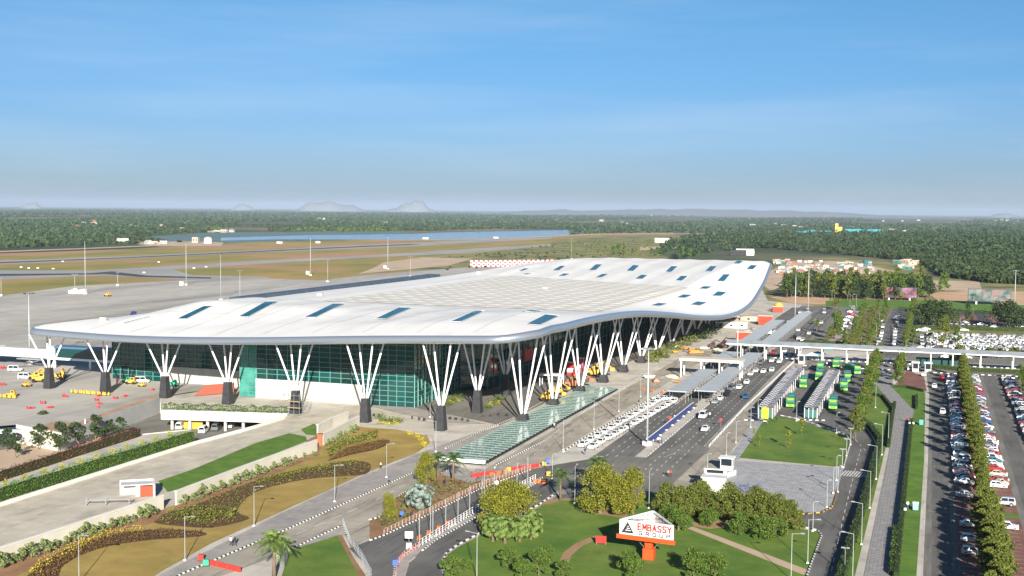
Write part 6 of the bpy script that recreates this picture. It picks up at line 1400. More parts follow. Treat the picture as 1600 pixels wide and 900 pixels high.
def mast(px, py, h, lab, heads=6, r=.32):
    t = thing('lighting_mast', G(px, py), px, lab, 'mast'); b = MB(); b.tube([(0, 0, .2), (0, 0, h)], [r, r*.45], 8); b.build('pole', mat('mast_steel', (.4, .43, .43), .5, metal=.2), t, smooth=True)
    b = MB(); b.tube([(1.5*math.cos(a), 1.5*math.sin(a), h) for a in np.linspace(0, 2*PI, 13)], .09, 4, caps=False); b.tube([(-1.5, 0, h), (1.5, 0, h)], .07, 4); b.tube([(0, -1.5, h), (0, 1.5, h)], .07, 4); b.build('head_ring', steel, t)
    for k in range(heads):
        a = 2*PI*k/heads; b = MB(); b.obox((1.7*math.cos(a), 1.7*math.sin(a), h-.15), .75, .5, .3, a); b.build('floodlight', dark_paint if h > 25 else steel, t)
    b = MB(); b.box(-.9, .9, -.9, .9, .2, 1.3); b.build('base', white_wall, t)
mast(1011, 697, 25, 'tall lighting mast with white base between the drop-off roads'); mast(1151.7, 576, 20, 'tall lighting mast standing at the long shelter'); mast(1242, 503, 26, 'tall lighting mast by the upper shelter, left of a pair'); mast(1262.5, 490, 27, 'tall lighting mast by the upper shelter, right of a pair'); mast(1585, 486, 25, 'tall lighting mast at the right edge near the billboard')
mast(46.5, 570, 27, 'apron lighting mast in front of the left roof corner'); mast(133.5, 460, 36, 'apron lighting mast among white cabinets'); mast(291, 446, 33, 'apron lighting mast right of the taxiway junction'); mast(485, 431, 34, 'apron lighting mast above the middle of the gallery'); mast(606, 421, 33, 'apron lighting mast at the scrub edge')
for px, py, h, lab in ((2, 463, 12, 'leftmost short apron light pole'), (117, 453, 11, 'short light pole on the grass left of the cabinets'), (184, 447, 10, 'short light pole on the grass right of the cabinets'), (512, 441, 18, 'slim light pole at the apron edge'), (641, 433, 18, 'slim light pole at the apron edge farther right'), (893, 405, 26, 'slim light pole behind the far roof band'), (345, 470, 30, 'pale light pole behind the roof at the left'), (375, 472, 20, 'shorter pale light pole behind the roof')): mast(px, py, h, lab, 2, .2)
# ------------------------------------------------------------------ fences and barriers
def rail(line, label, h=1.2, step=2.0, tall=None, tall_h=6.5, mats=None, world=False, name='fence', tallstep=4):
    P = resample(line if world else [g2(p) for p in line], step); t = thing(name, (*P[0], Z[0]), 0, label, 'fence'); o0 = Vector((*P[0], 0)); b = MB()
    q = [Vector((*p, 0))-o0 for p in P]
    for z in (h*.35, h*.65, h): b.tube([v+Vector((0, 0, z)) for v in q], .045, 4)
    b.build('rail', mats or white_metal, t); n = 0
    for k, v in enumerate(q):
        if n < 99:
            th = tall_h if tall and k % tallstep == 0 else h; b = MB(); b.tube([v, v+Vector((0, 0, th))], .06 if th == h else .075, 5); b.build('post', mats or (white_metal if th == h else steel), t); n += 1
rail([(655, 857), (740, 803.5), (840, 750)], 'white fence with tall slim poles along the median between the slip roads', 1.3, 1.5, True, 6.0)
rail([(618, 905), (620, 886), (632, 872), (655, 857)], 'red and white fence around the near end of the median', 1.1, 1.2, mats=mat('fence_pink', (.55, .25, .22), .6))
rail([(536, 822), (546, 848), (566, 878), (580, 905)], 'steel fence along the slip road beside the lower left lawn', 1.5, 1.3, mats=steel)
rail([(1108, 700), (1165, 638), (1248, 560)], 'pale crash barrier between the drop-off road and the tan strip', .8, 2.5, mats=white_metal)
rail([(600, 836), (660, 807), (745, 764), (830, 733)], 'low pinkish railing along the planted island kerb', .9, 1.4, mats=mat('rail_pink', (.5, .36, .3), .7))
# blue site barrier
t = thing('blue_barrier', (-67.2, 301, Z[0]), 0, 'long blue panel barrier with white top beside the drop-off road', 'barrier'); b = MB(); b.box(-.05, .05, 0, 64, .2, 1.7); b.build('panel', mat('barrier_blue', (.025, .05, .22), .5), t); b = MB(); b.box(-.12, .12, 0, 64, 1.7, 1.85); b.build('top_rail', white_metal, t)
for k in range(9): b = MB(); b.box(-.5, .5, k*8-.1, k*8+.1, 0, .25); b.build('foot', white_metal, t)
bar = MB(); bar.prism([(-.6, -.22), (.6, -.22), (.6, .22), (-.6, .22)], 0, .85, [(-.55, -.1), (.55, -.1), (.55, .1), (-.55, .1)])
bmesh_red, bmesh_org = bar.mesh('road_barrier', mat('barrier_red', (.5, .045, .035), .5)), bar.mesh('road_barrier', mat('barrier_orange', (.55, .16, .06), .5))
def barriers(line, n, label, group, me=bmesh_red):
    A, B = g2(line[0]), g2(line[1]); rz = math.atan2(B[1]-A[1], B[0]-A[0])
    for k in range(n):
        u = k/max(1, n-1); o = link('road_barrier', me, None, (A[0]+(B[0]-A[0])*u, A[1]+(B[1]-A[1])*u, Z[0]), rz+random.uniform(-.1, .1)); o.scale.x = min(1, .68*math.hypot(B[0]-A[0], B[1]-A[1])/max(1, n-1)); tag(o, label % nth(k+1), 'barrier', group)
barriers([(740, 747), (770, 742)], 5, '%s red barrier from the left in the jumble before the canopy', 'jumbled red barriers before the canopy'); barriers([(768, 745), (790, 740)], 3, '%s orange barrier behind the jumbled red ones', 'orange barriers before the canopy', bmesh_org); barriers([(800, 737), (840, 731)], 8, '%s red barrier from the left in the straight line across the tan road', 'red barriers across the tan road')
barriers([(332, 885), (372, 895)], 6, '%s red barrier from the left in the row at the bottom left', 'red barriers at the bottom left'); barriers([(1005, 610), (1050, 619)], 4, '%s orange barrier from the left at the end of the taxi files', 'orange barriers by the taxis', bmesh_org); barriers([(655, 845), (700, 822)], 4, '%s orange barrier from the left on the island kerb', 'orange barriers on the island kerb', bmesh_org); barriers([(836, 756), (850, 757)], 3, '%s orange barrier from the left at the median end', 'orange barriers at the median end', bmesh_org)
for px, py, m_, lab in ((314, 876, red_paint, 'red plastic tub at the sidewalk bottom left'), (322, 884, green_paint, 'green road plate beside the red barriers'), (795, 737, yellow_paint, 'yellow generator box on the red barrier line'), (850, 728, yellow_paint, 'yellow trailer at the right end of the red barriers'), (855, 724, blue_paint, 'blue cabinet beside the yellow trailer'), (857, 744, yellow_paint, 'yellow barrow beside the lawn palm'), (639, 858, white_paint, 'white sign cabinet at the near end of the median'), (618, 884, blue_paint, 'blue cabinet at the rounded median end')):
    t = thing('roadside_cabinet', G(px, py, Z[0]), .4, lab, 'cabinet'); b = MB(); b.prism([(-.5, -.35), (.5, -.35), (.5, .35), (-.5, .35)], .15, 1.1, [(-.45, -.3), (.45, -.3), (.45, .3), (-.45, .3)]); b.build('box', m_, t); b = MB(); b.box(-.55, .55, -.4, .4, 0, .15); b.build('plinth', charcoal, t)
def road_sign(px, py, h, m_, lab, disc=True):
    t = thing('road_sign', G(px, py, Z[0]), YAW, lab, 'sign'); b = MB(); b.tube([(0, 0, 0), (0, 0, h)], .05, 5); b.build('post', steel, t); b = MB()
    b.lathe((0, -.07, h), [(.42, -.02), (.42, .02)], 14, 'Y') if disc else b.box(-.7, .7, -.1, -.05, h-1.2, h); b.build('plate', m_, t)
road_sign(776, 773, 2.6, white_paint, 'round white sign on the median fence'); road_sign(628, 823, 2.6, blue_paint, 'round blue sign on the planted island'); road_sign(1126, 668, 2.2, red_paint, 'round red sign at the crash barrier'); road_sign(1047, 665, 2.2, red_paint, 'round red sign beside the blue barrier')
road_sign(639, 862, 3.6, white_paint, 'tall white board at the median end', False)
t = thing('yellow_board', G(1195, 662, Z[0]), .1, 'tall yellow green information board at the near end of the left bus shelter', 'sign'); b = MB(); b.box(-.95, .95, -.1, .1, 1.5, 4.6); b.build('board', mat('board_yellow', (.55, .5, .03), .5), t)
for s in (-.8, .8): b = MB(); b.tube([(s, 0, 0), (s, 0, 1.5)], .06, 5); b.build('leg', steel, t)
t = thing('litter_bin', G(1430.5, 797, Z[0]), 0, 'pale blue board bin on the right lawn by two people', 'bin'); b = MB(); b.prism([(-.5, -.4), (.5, -.4), (.5, .4), (-.5, .4)], .1, 1.5, [(-.55, -.45), (.55, -.45), (.55, .45), (-.55, .45)]); b.build('body', mat('pale_blue', (.25, .55, .65), .5), t); b = MB(); b.box(-.6, .6, -.5, .5, 1.5, 1.65); b.build('lid', white_paint, t)
t = thing('litter_bin', G(1439.5, 664, Z[0]), 0, 'teal bin on the right lawn by the hedge gap', 'bin'); b = MB(); b.prism([(-.5, -.4), (.5, -.4), (.5, .4), (-.5, .4)], .1, 1.6, [(-.55, -.45), (.55, -.45), (.55, .45), (-.55, .45)]); b.build('body', mat('teal_bin', (.1, .4, .35), .5), t); b = MB(); b.box(-.6, .6, -.5, .5, 1.6, 1.75); b.build('lid', dark_paint, t)
# ------------------------------------------------------------------ garden walls and gate at the left
def gwall(pts, h, label, m_=beige_wall, t_=.35, cap=True):
    t = thing('garden_wall', (*g2(pts[0]), Z[0]), 0, label, 'wall'); o = Vector((*g2(pts[0]), 0)); P = [Vector((*g2(p), 0))-o for p in pts]; b = MB(); cb = MB()
    for p, q in zip(P, P[1:]):
        d = (q-p).normalized(); n = Vector((-d.y, d.x, 0)); b.prism([tuple((p)[:2]), tuple((q)[:2]), tuple((q+n*t_)[:2]), tuple((p+n*t_)[:2])], -.2, h)
        cb.prism([tuple((p-n*.1)[:2]), tuple((q-n*.1)[:2]), tuple((q+n*(t_+.25))[:2]), tuple((p+n*(t_+.25))[:2])], h, h+.18)
    b.build('wall_face', m_, t); 
    if cap: cb.build('coping', white_wall, t)
gwall([(-60, 908), (0, 884), (250, 799), (256, 797)], 2.7, 'long beige garden wall with white coping along the ramp'); gwall([(276, 791), (380, 750), (496, 706)], 2.7, 'beige garden wall along the bright green lawn'); gwall([(505, 697), (530, 684), (562, 667)], 2.7, 'short beige wall beside the mulch bed'); gwall([(497, 681), (520, 669), (545, 659)], 2.6, 'short beige wall behind the brown post gap')
b = MB(); P = [Vector(g2(p)) for p in [(-40, 805), (0, 793), (300, 697), (400, 670), (446, 655)]]
t = thing('low_kerb_wall', (0, 0, Z[0]), 0, 'low pale wall along the foot of the tall hedge', 'wall'); b = MB()
for p, q in zip(P, P[1:]):
    d = (q-p).normalized(); n = Vector((-d.y, d.x))*.4; b.prism([tuple(p), tuple(q), tuple(q+n), tuple(p+n)], -.1, .75)
b.build('wall_face', white_wall, t)
g = G(214, 777, Z[0]); t = thing('gate_house', g, .62, 'small white gate shelter with a red panel at the end of the garden wall', 'gate house')
b = MB(); b.box(-3.4, 3.6, 3.2, 3.6, 0, 3.0); b.box(3.2, 3.6, -2.2, 3.2, 0, 3.0); b.build('wall', white_wall, t); b = MB(); b.box(-3.2, 3.2, -.2, 3.2, 2.5, 2.7); b.build('roof', mat('gate_roof', (.5, .51, .52), .6), t)
b = MB(); b.box(.6, 3.2, -.1, .1, .2, 2.2); b.build('panel', mat('gate_red', (.5, .06, .025), .5), t); b = MB(); b.box(-.2, .6, -.1, .1, .2, 2.4); b.build('door', white_paint, t)
t = thing('barrier_gate', G(165, 790, Z[0]), .4, 'grey lifting barrier and rails on the beige ramp', 'barrier'); b = MB(); b.tube([(-4, 0, 1.0), (5, 0, 1.2)], .1, 5); b.tube([(-4, 1.8, .8), (5, 1.8, .9)], .07, 5); b.build('boom', steel, t)
for x in (-3.8, 0, 4.6): b = MB(); b.tube([(x, 0, 0), (x, 0, 1.8)], .1, 5); b.build('post', steel, t)
t = thing('brown_post', G(500, 696, Z[0]), 0, 'rust brown post block between the garden walls', 'post'); b = MB(); b.obox((0, 0, 0), 1.2, 1.2, 2.8, .3); b.obox((0, 0, 2.8), 1.5, 1.5, .2, .3); b.build('block', mat('rust', (.3, .11, .05), .8), t)
# blue roofed shelter of the sunken garden, tall white post
t = thing('garden_shelter', G(12, 690, -4.9), .35, 'dark blue roofed shelter at the left edge of the sunken garden', 'shelter'); b = MB(); b.prism([(-7, -4), (6, -4), (6, 4), (-7, 4)], 3.4, 4.0); b.build('roof', mat('shelter_blue', (.06, .12, .2), .5), t); b = MB(); b.box(-7, 6, -4.2, -4, 3.0, 4.1); b.build('fascia', grey_wall, t)
for x in (-6.4, 5.4):
    for y in (-3.4, 3.4): b = MB(); b.box(x-.2, x+.2, y-.2, y+.2, 0, 3.4); b.build('post', grey_wall, t)
t = thing('white_post', G(133.5, 690, -4.9), 0, 'plain white post before the retaining wall', 'post'); b = MB(); b.tube([(0, 0, 0), (0, 0, 6.2)], .16, 8); b.build('shaft', white_metal, t); b = MB(); b.box(-.4, .4, -.4, .4, 0, .3); b.build('foot', grey_wall, t)
# vehicles of the service yard
for px, py, sh, co, lab in ((318, 676, 'van', 'white', 'white pick-up van in the service yard under the deck'), (338, 672, 'van', 'grey', 'grey van behind the white one in the service yard'), (282, 670, 'van', 'white', 'white van by the railing of the service yard'), (360, 668, 'saloon', 'white', 'white car deep in the service yard')):
    car(G(px, py, -4.95), 1.9, sh, co, 1, lab)

# ------------------------------------------------------------------ airside: jet bridge, aircraft, ground equipment
t = thing('jet_bridge', (-301, 362, .07), 0, 'white passenger boarding bridge with green glazed corridor at the left of the terminal', 'boarding bridge')
b = MB(); b.box(-2, 33, 3, 7, 4.2, 7.6); b.build('corridor', facade_glass, t); b = MB(); b.box(-2.3, 33, 2.7, 7.3, 7.6, 8.4); b.build('corridor_roof', mat('bridge_blue', (.06, .13, .22), .5), t); b = MB(); b.box(-2.2, 33, 2.8, 7.2, 3.4, 4.2); b.build('corridor_floor', white_metal, t)
b = MB(); b.lathe((-4, 5, 0), [(2.8, 3.4), (2.8, 7.4), (2.5, 8.0)], 14); b.build('rotunda', white_metal, t)
b = MB(); b.prism([(-30, 3.4), (-6, 3.4), (-6, 6.6), (-30, 6.6)], 3.6, 6.8); b.prism([(-50, 3.0), (-28, 3.0), (-28, 7.0), (-50, 7.0)], 3.2, 7.2); b.build('tunnel', mat('tunnel_white', (.52, .51, .49), .6), t)
b = MB(); b.box(-54, -50, 2.2, 7.8, 2.9, 7.6); b.build('cab', white_metal, t)
for x in (-4, 12, 28): b = MB(); b.box(x-.35, x+.35, 4.6, 5.4, 0, 3.4); b.build('support_column', white_metal, t)
for x in (-33, -46):
    b = MB(); b.tube([(x, 3.4, .9), (x, 3.4, 3.6)], .25, 6); b.tube([(x, 6.6, .9), (x, 6.6, 3.6)], .25, 6); b.box(x-.4, x+.4, 2.8, 7.2, .6, 1.1); b.build('undercarriage', steel, t)
b = MB(); b.prism([(-8, 1.2), (-18, 1.2), (-18, 2.6), (-8, 2.6)], 3.0, 3.3); 
for k in range(10): b.box(-8-k, -7-k, 1.3, 2.5, 3.0-.3*k, 3.15-.3*k)
b.build('service_stair', steel, t)
def aircraft(px, py, zt, fin_m, lab, rz, body=None):
    """a parked airliner whose tail fin top is seen at (px, py)"""
    p = G(px, py, zt); body = body or white_paint
    L = 34.; t = thing('airliner', (p.x, p.y, .3), rz, lab, 'aircraft'); b = MB(); r = 1.95; ax = 3.6
    b.lathe((0, 0, ax), [(.05, L+3.2), (.9, L+2.6), (1.6, L+1), (r, L-2), (r, 8), (1.5, 3), (.7, -.5), (.2, -2.2)], 16, 'X'); b.build('fuselage', body, t, smooth=True)
    b = MB(); b.prism([(3, -.18), (-3.2, -.05), (-3.2, .05), (3, .18)], ax+1.0, zt-.3, [(-1.4, -.1), (-4.0, -.04), (-4.0, .04), (-1.4, .1)]); b.build('tail_fin', fin_m, t)
    for s in (-1, 1):
        b = MB(); pts = [(22, s*1.6), (15.5, s*1.6), (11.5, s*17), (13.2, s*17)]; pts = pts if s < 0 else pts[::-1]; b.prism(pts if (pts[1][0]-pts[0][0])*(pts[2][1]-pts[1][1])-(pts[1][1]-pts[0][1])*(pts[2][0]-pts[1][0]) > 0 else pts[::-1], ax-.8, ax-.45); b.build('wing', body, t)
        b = MB(); pts = [(2, s*.5), (-1.8, s*.5), (-3.4, s*6), (-1.6, s*6)]; b.prism(pts if s > 0 else pts[::-1], ax+.6, ax+.8); b.build('tailplane', body, t)
        b = MB(); b.lathe((17.5, s*5.8, ax-1.9), [(.7, -1.6), (1.0, -.5), (1.05, 1.2), (.9, 1.9)], 14, 'X'); b.build('engine', steel, t)
        b = MB(); b.tube([(16, s*3, .5), (16, s*3, ax-.6)], .16, 6); b.lathe((16, s*3, .5), [(.5, -.3), (.5, .3)], 12, 'Y'); b.build('landing_gear', rubber, t)
    b = MB(); b.tube([(L-1.5, 0, .4), (L-1.5, 0, ax-1)], .14, 6); b.lathe((L-1.5, 0, .4), [(.4, -.25), (.4, .25)], 12, 'Y'); b.build('landing_gear', rubber, t)
    b = MB()
    for s in (-1, 1):
        for k in range(24): x = 6.5+k*1.05; b.face([(x, s*(r+.01), ax+.3), (x+.4, s*(r+.01), ax+.3), (x+.4, s*(r-.06), ax+.75), (x, s*(r-.06), ax+.75)])
    b.build('cabin_window', glass_m, t); return t
navy = mat('fin_navy', (.03, .03, .12), .4); aircraft(202, 486, 12.2, navy, 'airliner hidden behind the roof, dark blue tail fin showing', PI); aircraft(394, 464.5, 12.2, navy, 'airliner hidden behind the gallery, violet tail fin tip showing', PI); aircraft(445, 455, 12.2, mat('fin_orange', (.75, .12, .05), .4), 'airliner behind the gallery with an orange red tail fin showing', PI)
def plant(px, py, rz, lab, m_, s=1.0, boom=True, name='boom_lift', z=.08):
    t = thing(name, G(px, py, z), rz, lab, 'machine'); t.scale = (s,)*3
    b = MB(); b.prism([(-1.9, -1), (1.9, -1), (1.9, 1), (-1.9, 1)], .6, 1.5, [(-1.7, -.95), (1.5, -.95), (1.5, .95), (-1.7, .95)]); b.build('chassis', m_, t)
    b = MB(); b.prism([(-.2, -.8), (1.5, -.8), (1.5, .5), (-.2, .5)], 1.5, 2.6, [(0, -.7), (1.3, -.7), (1.3, .4), (0, .4)]); b.build('cab', m_, t); b = MB(); b.box(.2, 1.1, -.82, -.76, 1.75, 2.4); b.build('window', glass_m, t)
    if boom: b = MB(); b.tube([(-1.2, .2, 1.5), (1.8, .2, 3.6), (4.2, .2, 2.2)], [.22, .2, .15], 6); b.box(3.8, 4.9, -.3, .7, 1.4, 2.2); b.build('boom', m_, t)
    for sx in (-1.3, 1.3):
        for sy in (-1, 1): b = MB(); b.lathe((sx, sy, .55), [(.35, -.2), (.55, -.18), (.55, .18), (.35, .2)], 12, 'Y'); b.build('wheel', rubber, t)
for px, py, rz, lab, s in ((62, 597, .4, 'large yellow boom lift left of the first column', 1.25), (56, 593, .2, 'yellow machine behind the large boom lift', 1.1), (96, 592, 2.0, 'yellow lift right of the first column', 1.05), (41, 604, 0, 'small yellow tug near the left edge', .7), (18, 620, .3, 'yellow tug with stacked cones at the left', .8), (205, 600, .2, 'low yellow loader by the plinth wall', .9), (222, 604, .2, 'small yellow tug by the third column', .6)): plant(px, py, rz, lab, yellow_paint, s, s > 1)
plant(199, 598, .1, 'green belt loader by the plinth wall', green_paint, .8, False); plant(270, 604, .2, 'green tank trailer behind the third column', green_paint, .9, False); plant(168, 463, .1, 'yellow tractor crossing the open apron', yellow_paint, 1.1, False)
for px, py, lab in ((222, 598, 'white box van by the plinth wall'), (40, 592, 'white utility truck behind the boom lift'), (24, 580, 'white tug under the boarding bridge')): car(G(px, py, .08), .3, 'van', 'white', 1, lab)
random.seed(9)
cart = MB(); cart.box(-1.1, 1.1, -.7, .7, .35, .5); cart.box(-1.1, -1.0, -.7, .7, .5, 1.3); cart.box(1.0, 1.1, -.7, .7, .5, 1.3); cart.box(-1, 1, -.65, .65, .5, .95); cart.box(-.9, -.5, -.75, .75, 0, .34); cart.box(.5, .9, -.75, .75, 0, .34)
cm = cart.mesh('baggage_cart', mat('cart_red', (.45, .05, .06), .5))
for k, (px, py, sz) in enumerate(((4, 576, 1.1), (4, 602, 1), (67, 631, 1), (101, 620.5, 1), (151, 626, .8), (154, 619.5, .8), (156, 632, .8), (180, 623.5, .9), (195, 620, .8), (238, 610, .8), (45, 639, .8), (50, 638.5, .7), (74, 638, .7), (80, 637.5, .7), (152, 637, .7), (183, 595, .8), (335, 588, .9), (355, 605, .7))):
    o = link('baggage_cart', cm, None, G(px, py, .08), random.uniform(0, 3)); o.scale = (sz*.7,)*3; tag(o, '%s red baggage trolley from the left on the apron by the columns' % nth(k+1), 'trolley', 'red trolleys on the apron')
rackm = [mat('rack_yellow', (.6, .4, .06), .6), dark_paint]
for k, (px, py, n, dx) in enumerate(((130, 615, 9, 2.6), (152, 617, 10, 2.6), (14, 622, 7, 2.4))):
    p = G(px, py, .08)
    for i in range(n):
        b = MB(); b.prism([(-.45, -.45), (.45, -.45), (.45, .45), (-.45, .45)], 0, .12); b.cur = 0; b.prism([(-.3, -.3), (.3, -.3), (.3, .3), (-.3, .3)], .12, 1.1, [(-.12, -.12), (.12, -.12), (.12, .12), (-.12, .12)])
        b.m = [1]*6+[0]*6; o = b.build('traffic_cone', rackm, loc=(p.x+(i-n/2)*1.0*dx/2.6, p.y+.4*(i % 2), .08)); tag(o, 'yellow and black cone in the cluster by the second column' if k < 2 else 'yellow and black cone in the cluster at the left edge', 'cone', 'yellow cones by the second column' if k < 2 else 'yellow cones at the left edge')
for k in range(6):
    p = G(110+k*4.4, 458.5, .08); b = MB(); b.box(-1.1, 1.1, -.8, .8, 0, 1.9+(k % 3)*.5); b.box(-1.2, 1.2, -.9, .9, 1.9+(k % 3)*.5, 2.05+(k % 3)*.5); tag(b.build('equipment_cabinet', white_paint, loc=tuple(p)), '%s white cabinet from the left at the apron mast' % nth(k+1), 'cabinet', 'white cabinets at the apron mast')
for px, py, s in ((284, 446.5, 1.2), (481, 429, 1.3), (602, 419.5, 1.3), (437, 380.5, 5), (497, 380, 4), (665, 373.5, 6), (775, 372.5, 5)):
    p = G(px, py); b = MB(); b.box(-s, s, -1.2, 1.2, .2, 3); b.box(-s-.15, s+.15, -1.35, 1.35, 3, 3.2); tag(b.build('equipment_hut', white_wall, loc=tuple(p)), 'small white hut at the foot of an apron mast' if py > 400 else 'small white hut between runway and lake', 'hut', 'huts at the apron masts' if py > 400 else 'huts between runway and lake')
# painted yellow guide lines and dark joints on the apron, small taxiway signs
for pts in ([(-20, 508), (60, 500), (150, 492), (200, 488)], [(-20, 514), (30, 506), (140, 496), (180, 493)], [(110, 498), (240, 478), (300, 472)]): 
    keepz = Z[0]; Z[0] = .07; marking(pts, 9, 14, 1.2, mat('apron_yellow', (.5, .36, .12), .85)); Z[0] = keepz
for k, (px, py) in enumerate(((98, 409.5), (45, 420), (59, 420), (83, 421), (33, 418.5), (303, 420), (322, 418), (225, 427), (248, 410.5))):
    p = G(px, py); t = thing('taxiway_sign', p, YAW, '%s small pale sign board from the left on the runway grass' % nth(k+1), 'sign', 'sign boards on the runway grass'); b = MB(); b.box(-1.1, 1.1, -.1, .1, .4, 1.2); b.build('board', white_paint, t); b = MB(); b.box(-1.2, -1, -.1, .1, 0, .4); b.box(1, 1.2, -.1, .1, 0, .4); b.build('leg', steel, t)
# chequered blast fence
A, B = G(735, 417, .25), G(868, 415.5, .25); d = (B-A); l = d.length; t = thing('blast_fence', A, math.atan2(d.y, d.x), 'long red and white chequered blast fence beyond the roof', 'fence'); b = MB(); n = 36; hh = 6.6
for i in range(n):
    for j in range(4): b.cur = (i+j) % 2; x0, x1, z0, z1 = l*i/n, l*(i+1)/n, hh*j/4, hh*(j+1)/4; b.face([(x0, .25*z0/hh, z0), (x1, .25*z0/hh, z0), (x1, .25*z1/hh+.3, z1), (x0, .25*z1/hh+.3, z1)])
b.build('chequered_panel', [mat('blast_red', (.62, .06, .07), .6), white_paint], t)
b = MB()
for i in range(0, n+1, 3): x = l*i/n; b.tube([(x, 3, 0), (x, .6, hh)], .15, 4)
b.build('brace', steel, t)
# ------------------------------------------------------------------ construction clutter beside the terminal
def container(px, py, w, d, h, rz, m_, lab):
    t = thing('site_container', G(px, py, .3), rz, lab, 'container'); b = MB(); b.box(-w/2, w/2, -d/2, d/2, 0, h)
    for k in range(int(w/.6)): b.box(-w/2+.3+k*.6, -w/2+.5+k*.6, -d/2-.06, -d/2, .15, h-.15)
    b.build('body', m_, t); b = MB(); b.box(-w/2-.1, w/2+.1, -d/2-.1, d/2+.1, h, h+.15); b.build('roof', white_wall, t); b = MB(); b.box(w/2, w/2+.05, -d/2+.2, d/2-.2, .1, h-.1); b.build('door', steel, t)
site_red = mat('site_red', (.4, .05, .02), .6)
container(1162, 533, 7, 3.4, 4.2, .1, site_red, 'red site container nearest the covered walkway'); container(1196, 507, 7.5, 4, 4.6, .1, site_red, 'tall red site container farther along the terminal'); container(1215, 487, 6, 3, 3, .2, site_red, 'small red container near the yellow tank')
t = thing('yellow_tank', G(1216.5, 485, .3), .3, 'bulky yellow drum mixer on the far forecourt', 'tank'); b = MB(); b.lathe((0, 0, 3), [(.4, -2.6), (1.7, -1.6), (2, 0), (1.6, 1.6), (.7, 2.6)], 14, 'X'); b.build('drum', yellow_paint, t, smooth=True); b = MB(); b.box(-2.6, 2.6, -1, 1, .4, 1.4); b.build('chassis', charcoal, t)
house(1143, 512, 16, 7, 2.6, white_wall, 'flat', 'long white site office under the lowest roof edge', rz=.1, rm=white_paint); house(1168, 502, 9, 4, 2.4, cream, 'flat', 'cream site hut beside the planks', rz=.4)
random.seed(44)
om = [mat('site_orange', (.6, .25, .06), .7), mat('plank', (.5, .36, .2), .8), mat('pale_board', (.6, .55, .45), .8), steel, yellow_paint, mat('salmon', (.6, .26, .18), .7)]
lab_ = ['stacked orange planks', 'stack of timber planks', 'stack of pale boards', 'bundle of steel tube', 'yellow formwork stack', 'salmon red sheet stack']
for k in range(34):
    if k < 16: px, py = random.uniform(1122, 1185), random.uniform(496, 522)
    elif k < 28: px, py = random.uniform(1052, 1128), random.uniform(540, 552)
    else: px, py = random.uniform(985, 1062), random.uniform(588, 606)
    j = random.randrange(6); b = MB(); h = random.uniform(.4, 1.4)
    for q in range(3): b.obox((random.uniform(-.3, .3), random.uniform(-.3, .3), h*q/3), random.uniform(2, 4.5), random.uniform(1, 2), h/3*.95, random.uniform(-.2, .2))
    tag(b.build('material_stack', om[j], loc=tuple(G(px, py, .35)), rz=random.uniform(0, 3)), '%s, %s of the site stacks %s' % (lab_[j], nth(k+1), 'below the roof edge' if k < 16 else 'before the far columns' if k < 28 else 'beside the tan road'), 'stack', 'building material stacks')
for px, py, rz, m_, lab, s in ((855, 626, .5, yellow_paint, 'yellow machine at the second side column', 1.2), (870, 616, .8, yellow_paint, 'second yellow machine behind the side column', 1.0), (894, 606, .4, mat('brown_machine', (.35, .14, .06), .6), 'brown tracked excavator among the side columns', 1.5), (928, 588, .3, yellow_paint, 'long yellow machine behind the side columns', 1.5), (1130, 543, 1.0, mat('dark_machine', (.06, .03, .03), .6), 'dark excavator on the far forecourt', 1.2), (1112, 545, .2, mat('dark_machine', (.06, .03, .03), .6), 'dark drilling machine on the far forecourt', 1.1), (1240, 440, .2, yellow_paint, 'yellow crane truck at the building camp edge', 1.6)): plant(px, py, rz, lab, m_, s, True, 'site_machine', .35)
for px, py, m_, lab in ((892, 585, red_paint, 'tall red kiosk under the overhang'), (905, 578, mat('pink_panel', (.6, .12, .2), .5), 'pink kiosk behind the red kiosk')):
    t = thing('kiosk', G(px, py, .3), .1, lab, 'kiosk'); b = MB(); b.box(-1.6, 1.6, -1.4, 1.4, 0, 4.4); b.build('body', m_, t); b = MB(); b.box(-1.2, 1.2, -1.46, -1.41, 1, 2.4); b.build('counter', white_paint, t); b = MB(); b.box(-1.8, 1.8, -1.6, 1.6, 4.4, 4.6); b.build('roof', white_paint, t)
t = thing('white_awning', G(862, 602, .3), .1, 'white flat awning on posts beside the hall', 'awning'); b = MB(); b.box(-4, 4, -2.4, 2.4, 3.6, 3.9); b.build('roof', white_paint, t)
for x in (-3.7, 3.7):
    for y in (-2.1, 2.1): b = MB(); b.box(x-.12, x+.12, y-.12, y+.12, 0, 3.6); b.build('post', white_metal, t)
t = thing('site_ramp', G(335, 616, .3), .9, 'brick red sheet fence on the apron before the fourth column', 'fence'); b = MB(); b.prism([(-6.5, -.1), (6.5, -.1), (6.5, .1), (-6.5, .1)], 0, 3.2, [(-3, -.1), (6.5, -.1), (6.5, .1), (-3, .1)]); b.build('sheet', mat('sheet_red', (.3, .08, .05), .7), t); b = MB(); b.tube([(6.4, .2, 0), (6.4, .2, 3.5)], .08, 5); b.build('post', steel, t)
g = G(462, 648, .08); t = thing('scaffold', g, 0, 'steel scaffold wrapped round the base of the fifth column', 'scaffold'); b = MB()
for x in (-2.6, -.9, .9, 2.6):
    for y in (-2.6, 2.6): b.tube([(x, y, 0), (x, y, 6.6)], .07, 4)
for z in (.6, 2.4, 4.2, 6.0):
    for y in (-2.6, 2.6): b.tube([(-2.9, y, z), (2.9, y, z)], .06, 4)
    for x in (-2.6, 2.6): b.tube([(x, -2.9, z), (x, 2.9, z)], .06, 4)
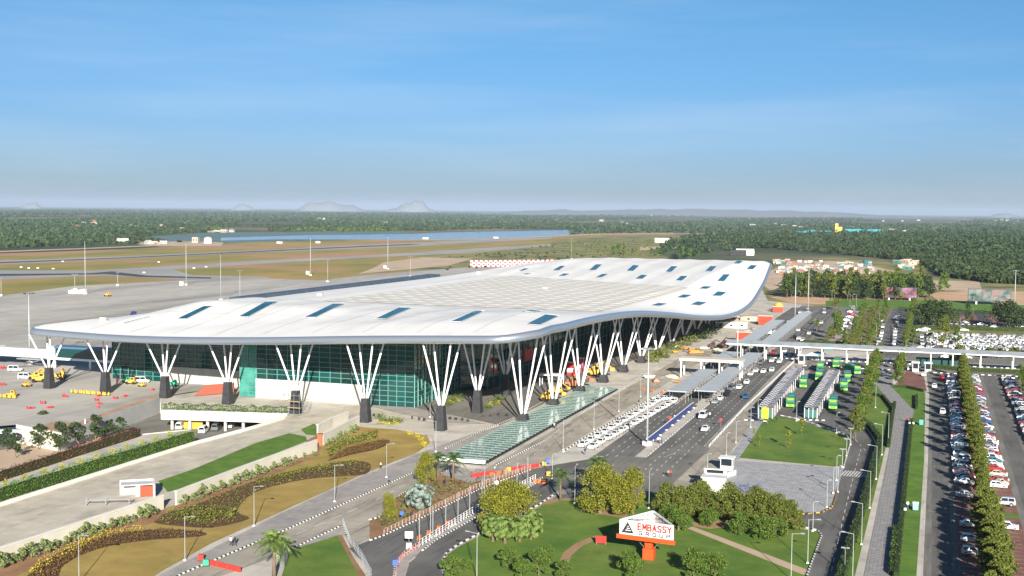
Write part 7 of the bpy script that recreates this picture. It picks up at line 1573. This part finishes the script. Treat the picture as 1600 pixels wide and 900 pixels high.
b.build('tube_frame', steel, t); b = MB(); b.box(-2.6, 2.6, -2.9, -2.0, 4.25, 4.33); b.box(-2.6, 2.6, -2.9, -2.0, 2.45, 2.53); b.build('plank', mat('plank', (.5, .36, .2), .8), t)
# parasols and tents at the bus station head
for k, (px, py, m_) in enumerate(((1278, 562, mat('tarp_cyan', (.06, .4, .6), .7)), (1268, 564, white_paint), (1292, 555, mat('tarp_green', (.05, .3, .25), .7)))):
    t = thing('market_tent', G(px, py, .5), .2, ['bright blue tent at the head of the bus station', 'white tent beside the blue one', 'green tent behind the blue one'][k], 'tent'); b = MB(); b.prism([(-2.6, -2), (2.6, -2), (2.6, 2), (-2.6, 2)], 2.4, 3.4, [(-.3, -.2), (.3, -.2), (.3, .2), (-.3, .2)]); b.build('canopy', m_, t)
    for x in (-2.4, 2.4):
        for y in (-1.8, 1.8): b = MB(); b.tube([(x, y, 0), (x, y, 2.4)], .06, 5); b.build('pole', steel, t)
t = thing('coach', G(1205, 521, .6), UP-.05, 'long white coach at the inner upper platform', 'bus'); b = MB(); loft(b, [(-5.5, .4), (-5.5, 2.7), (-5.2, 3), (5, 3), (5.5, 2), (5.5, .4)][::-1], 2.4, 2.2, .4, 3); b.build('body', white_paint, t)
for s in (-1, 1): b = MB(); b.box(-5, 4.6, s*1.2-.02, s*1.2+.02, 1.5, 2.4); b.build('side_window', glass_m, t)
for sx in (-3, 3.4):
    for sy in (-1, 1): b = MB(); b.lathe((sx, sy*1.1, .45), [(.3, -.13), (.45, -.12), (.45, .12), (.3, .13)], 12, 'Y'); b.build('wheel', rubber, t)
# stone bollards along the forecourt
bl = MB(); bl.prism([(-.35, -.35), (.35, -.35), (.35, .35), (-.35, .35)], 0, .7, [(-.25, -.25), (.25, -.25), (.25, .25), (-.25, .25)]); blm = bl.mesh('bollard', charcoal)
for k, (px, py) in enumerate(((584, 650), (592, 651), (644, 654), (655, 656), (663, 657), (682, 668), (703, 655), (712, 656), (722, 657), (731, 659), (755, 652), (767, 651), (779, 649), (792, 650))): tag(link('bollard', blm, None, G(px, py, Z[0]), k*.2), '%s stone bollard from the left across the forecourt' % nth(k+1), 'bollard', 'stone bollards across the forecourt')
# ------------------------------------------------------------------ the air between here and the horizon
vm = bpy.data.materials.new('air'); vm.use_nodes = True; n = vm.node_tree.nodes; n.remove(n['Principled BSDF']); pv = n.new('ShaderNodeVolumePrincipled')
pv.inputs['Color'].default_value = (.45, .56, .76, 1); pv.inputs['Density'].default_value = 3.4e-5; pv.inputs['Anisotropy'].default_value = -0.1
vm.node_tree.links.new(pv.outputs[0], n['Material Output'].inputs['Volume'])
b = MB(); b.box(-29000, 29000, -390, 44900, -8, 235); tag(b.build('haze', vm), kind='stuff')
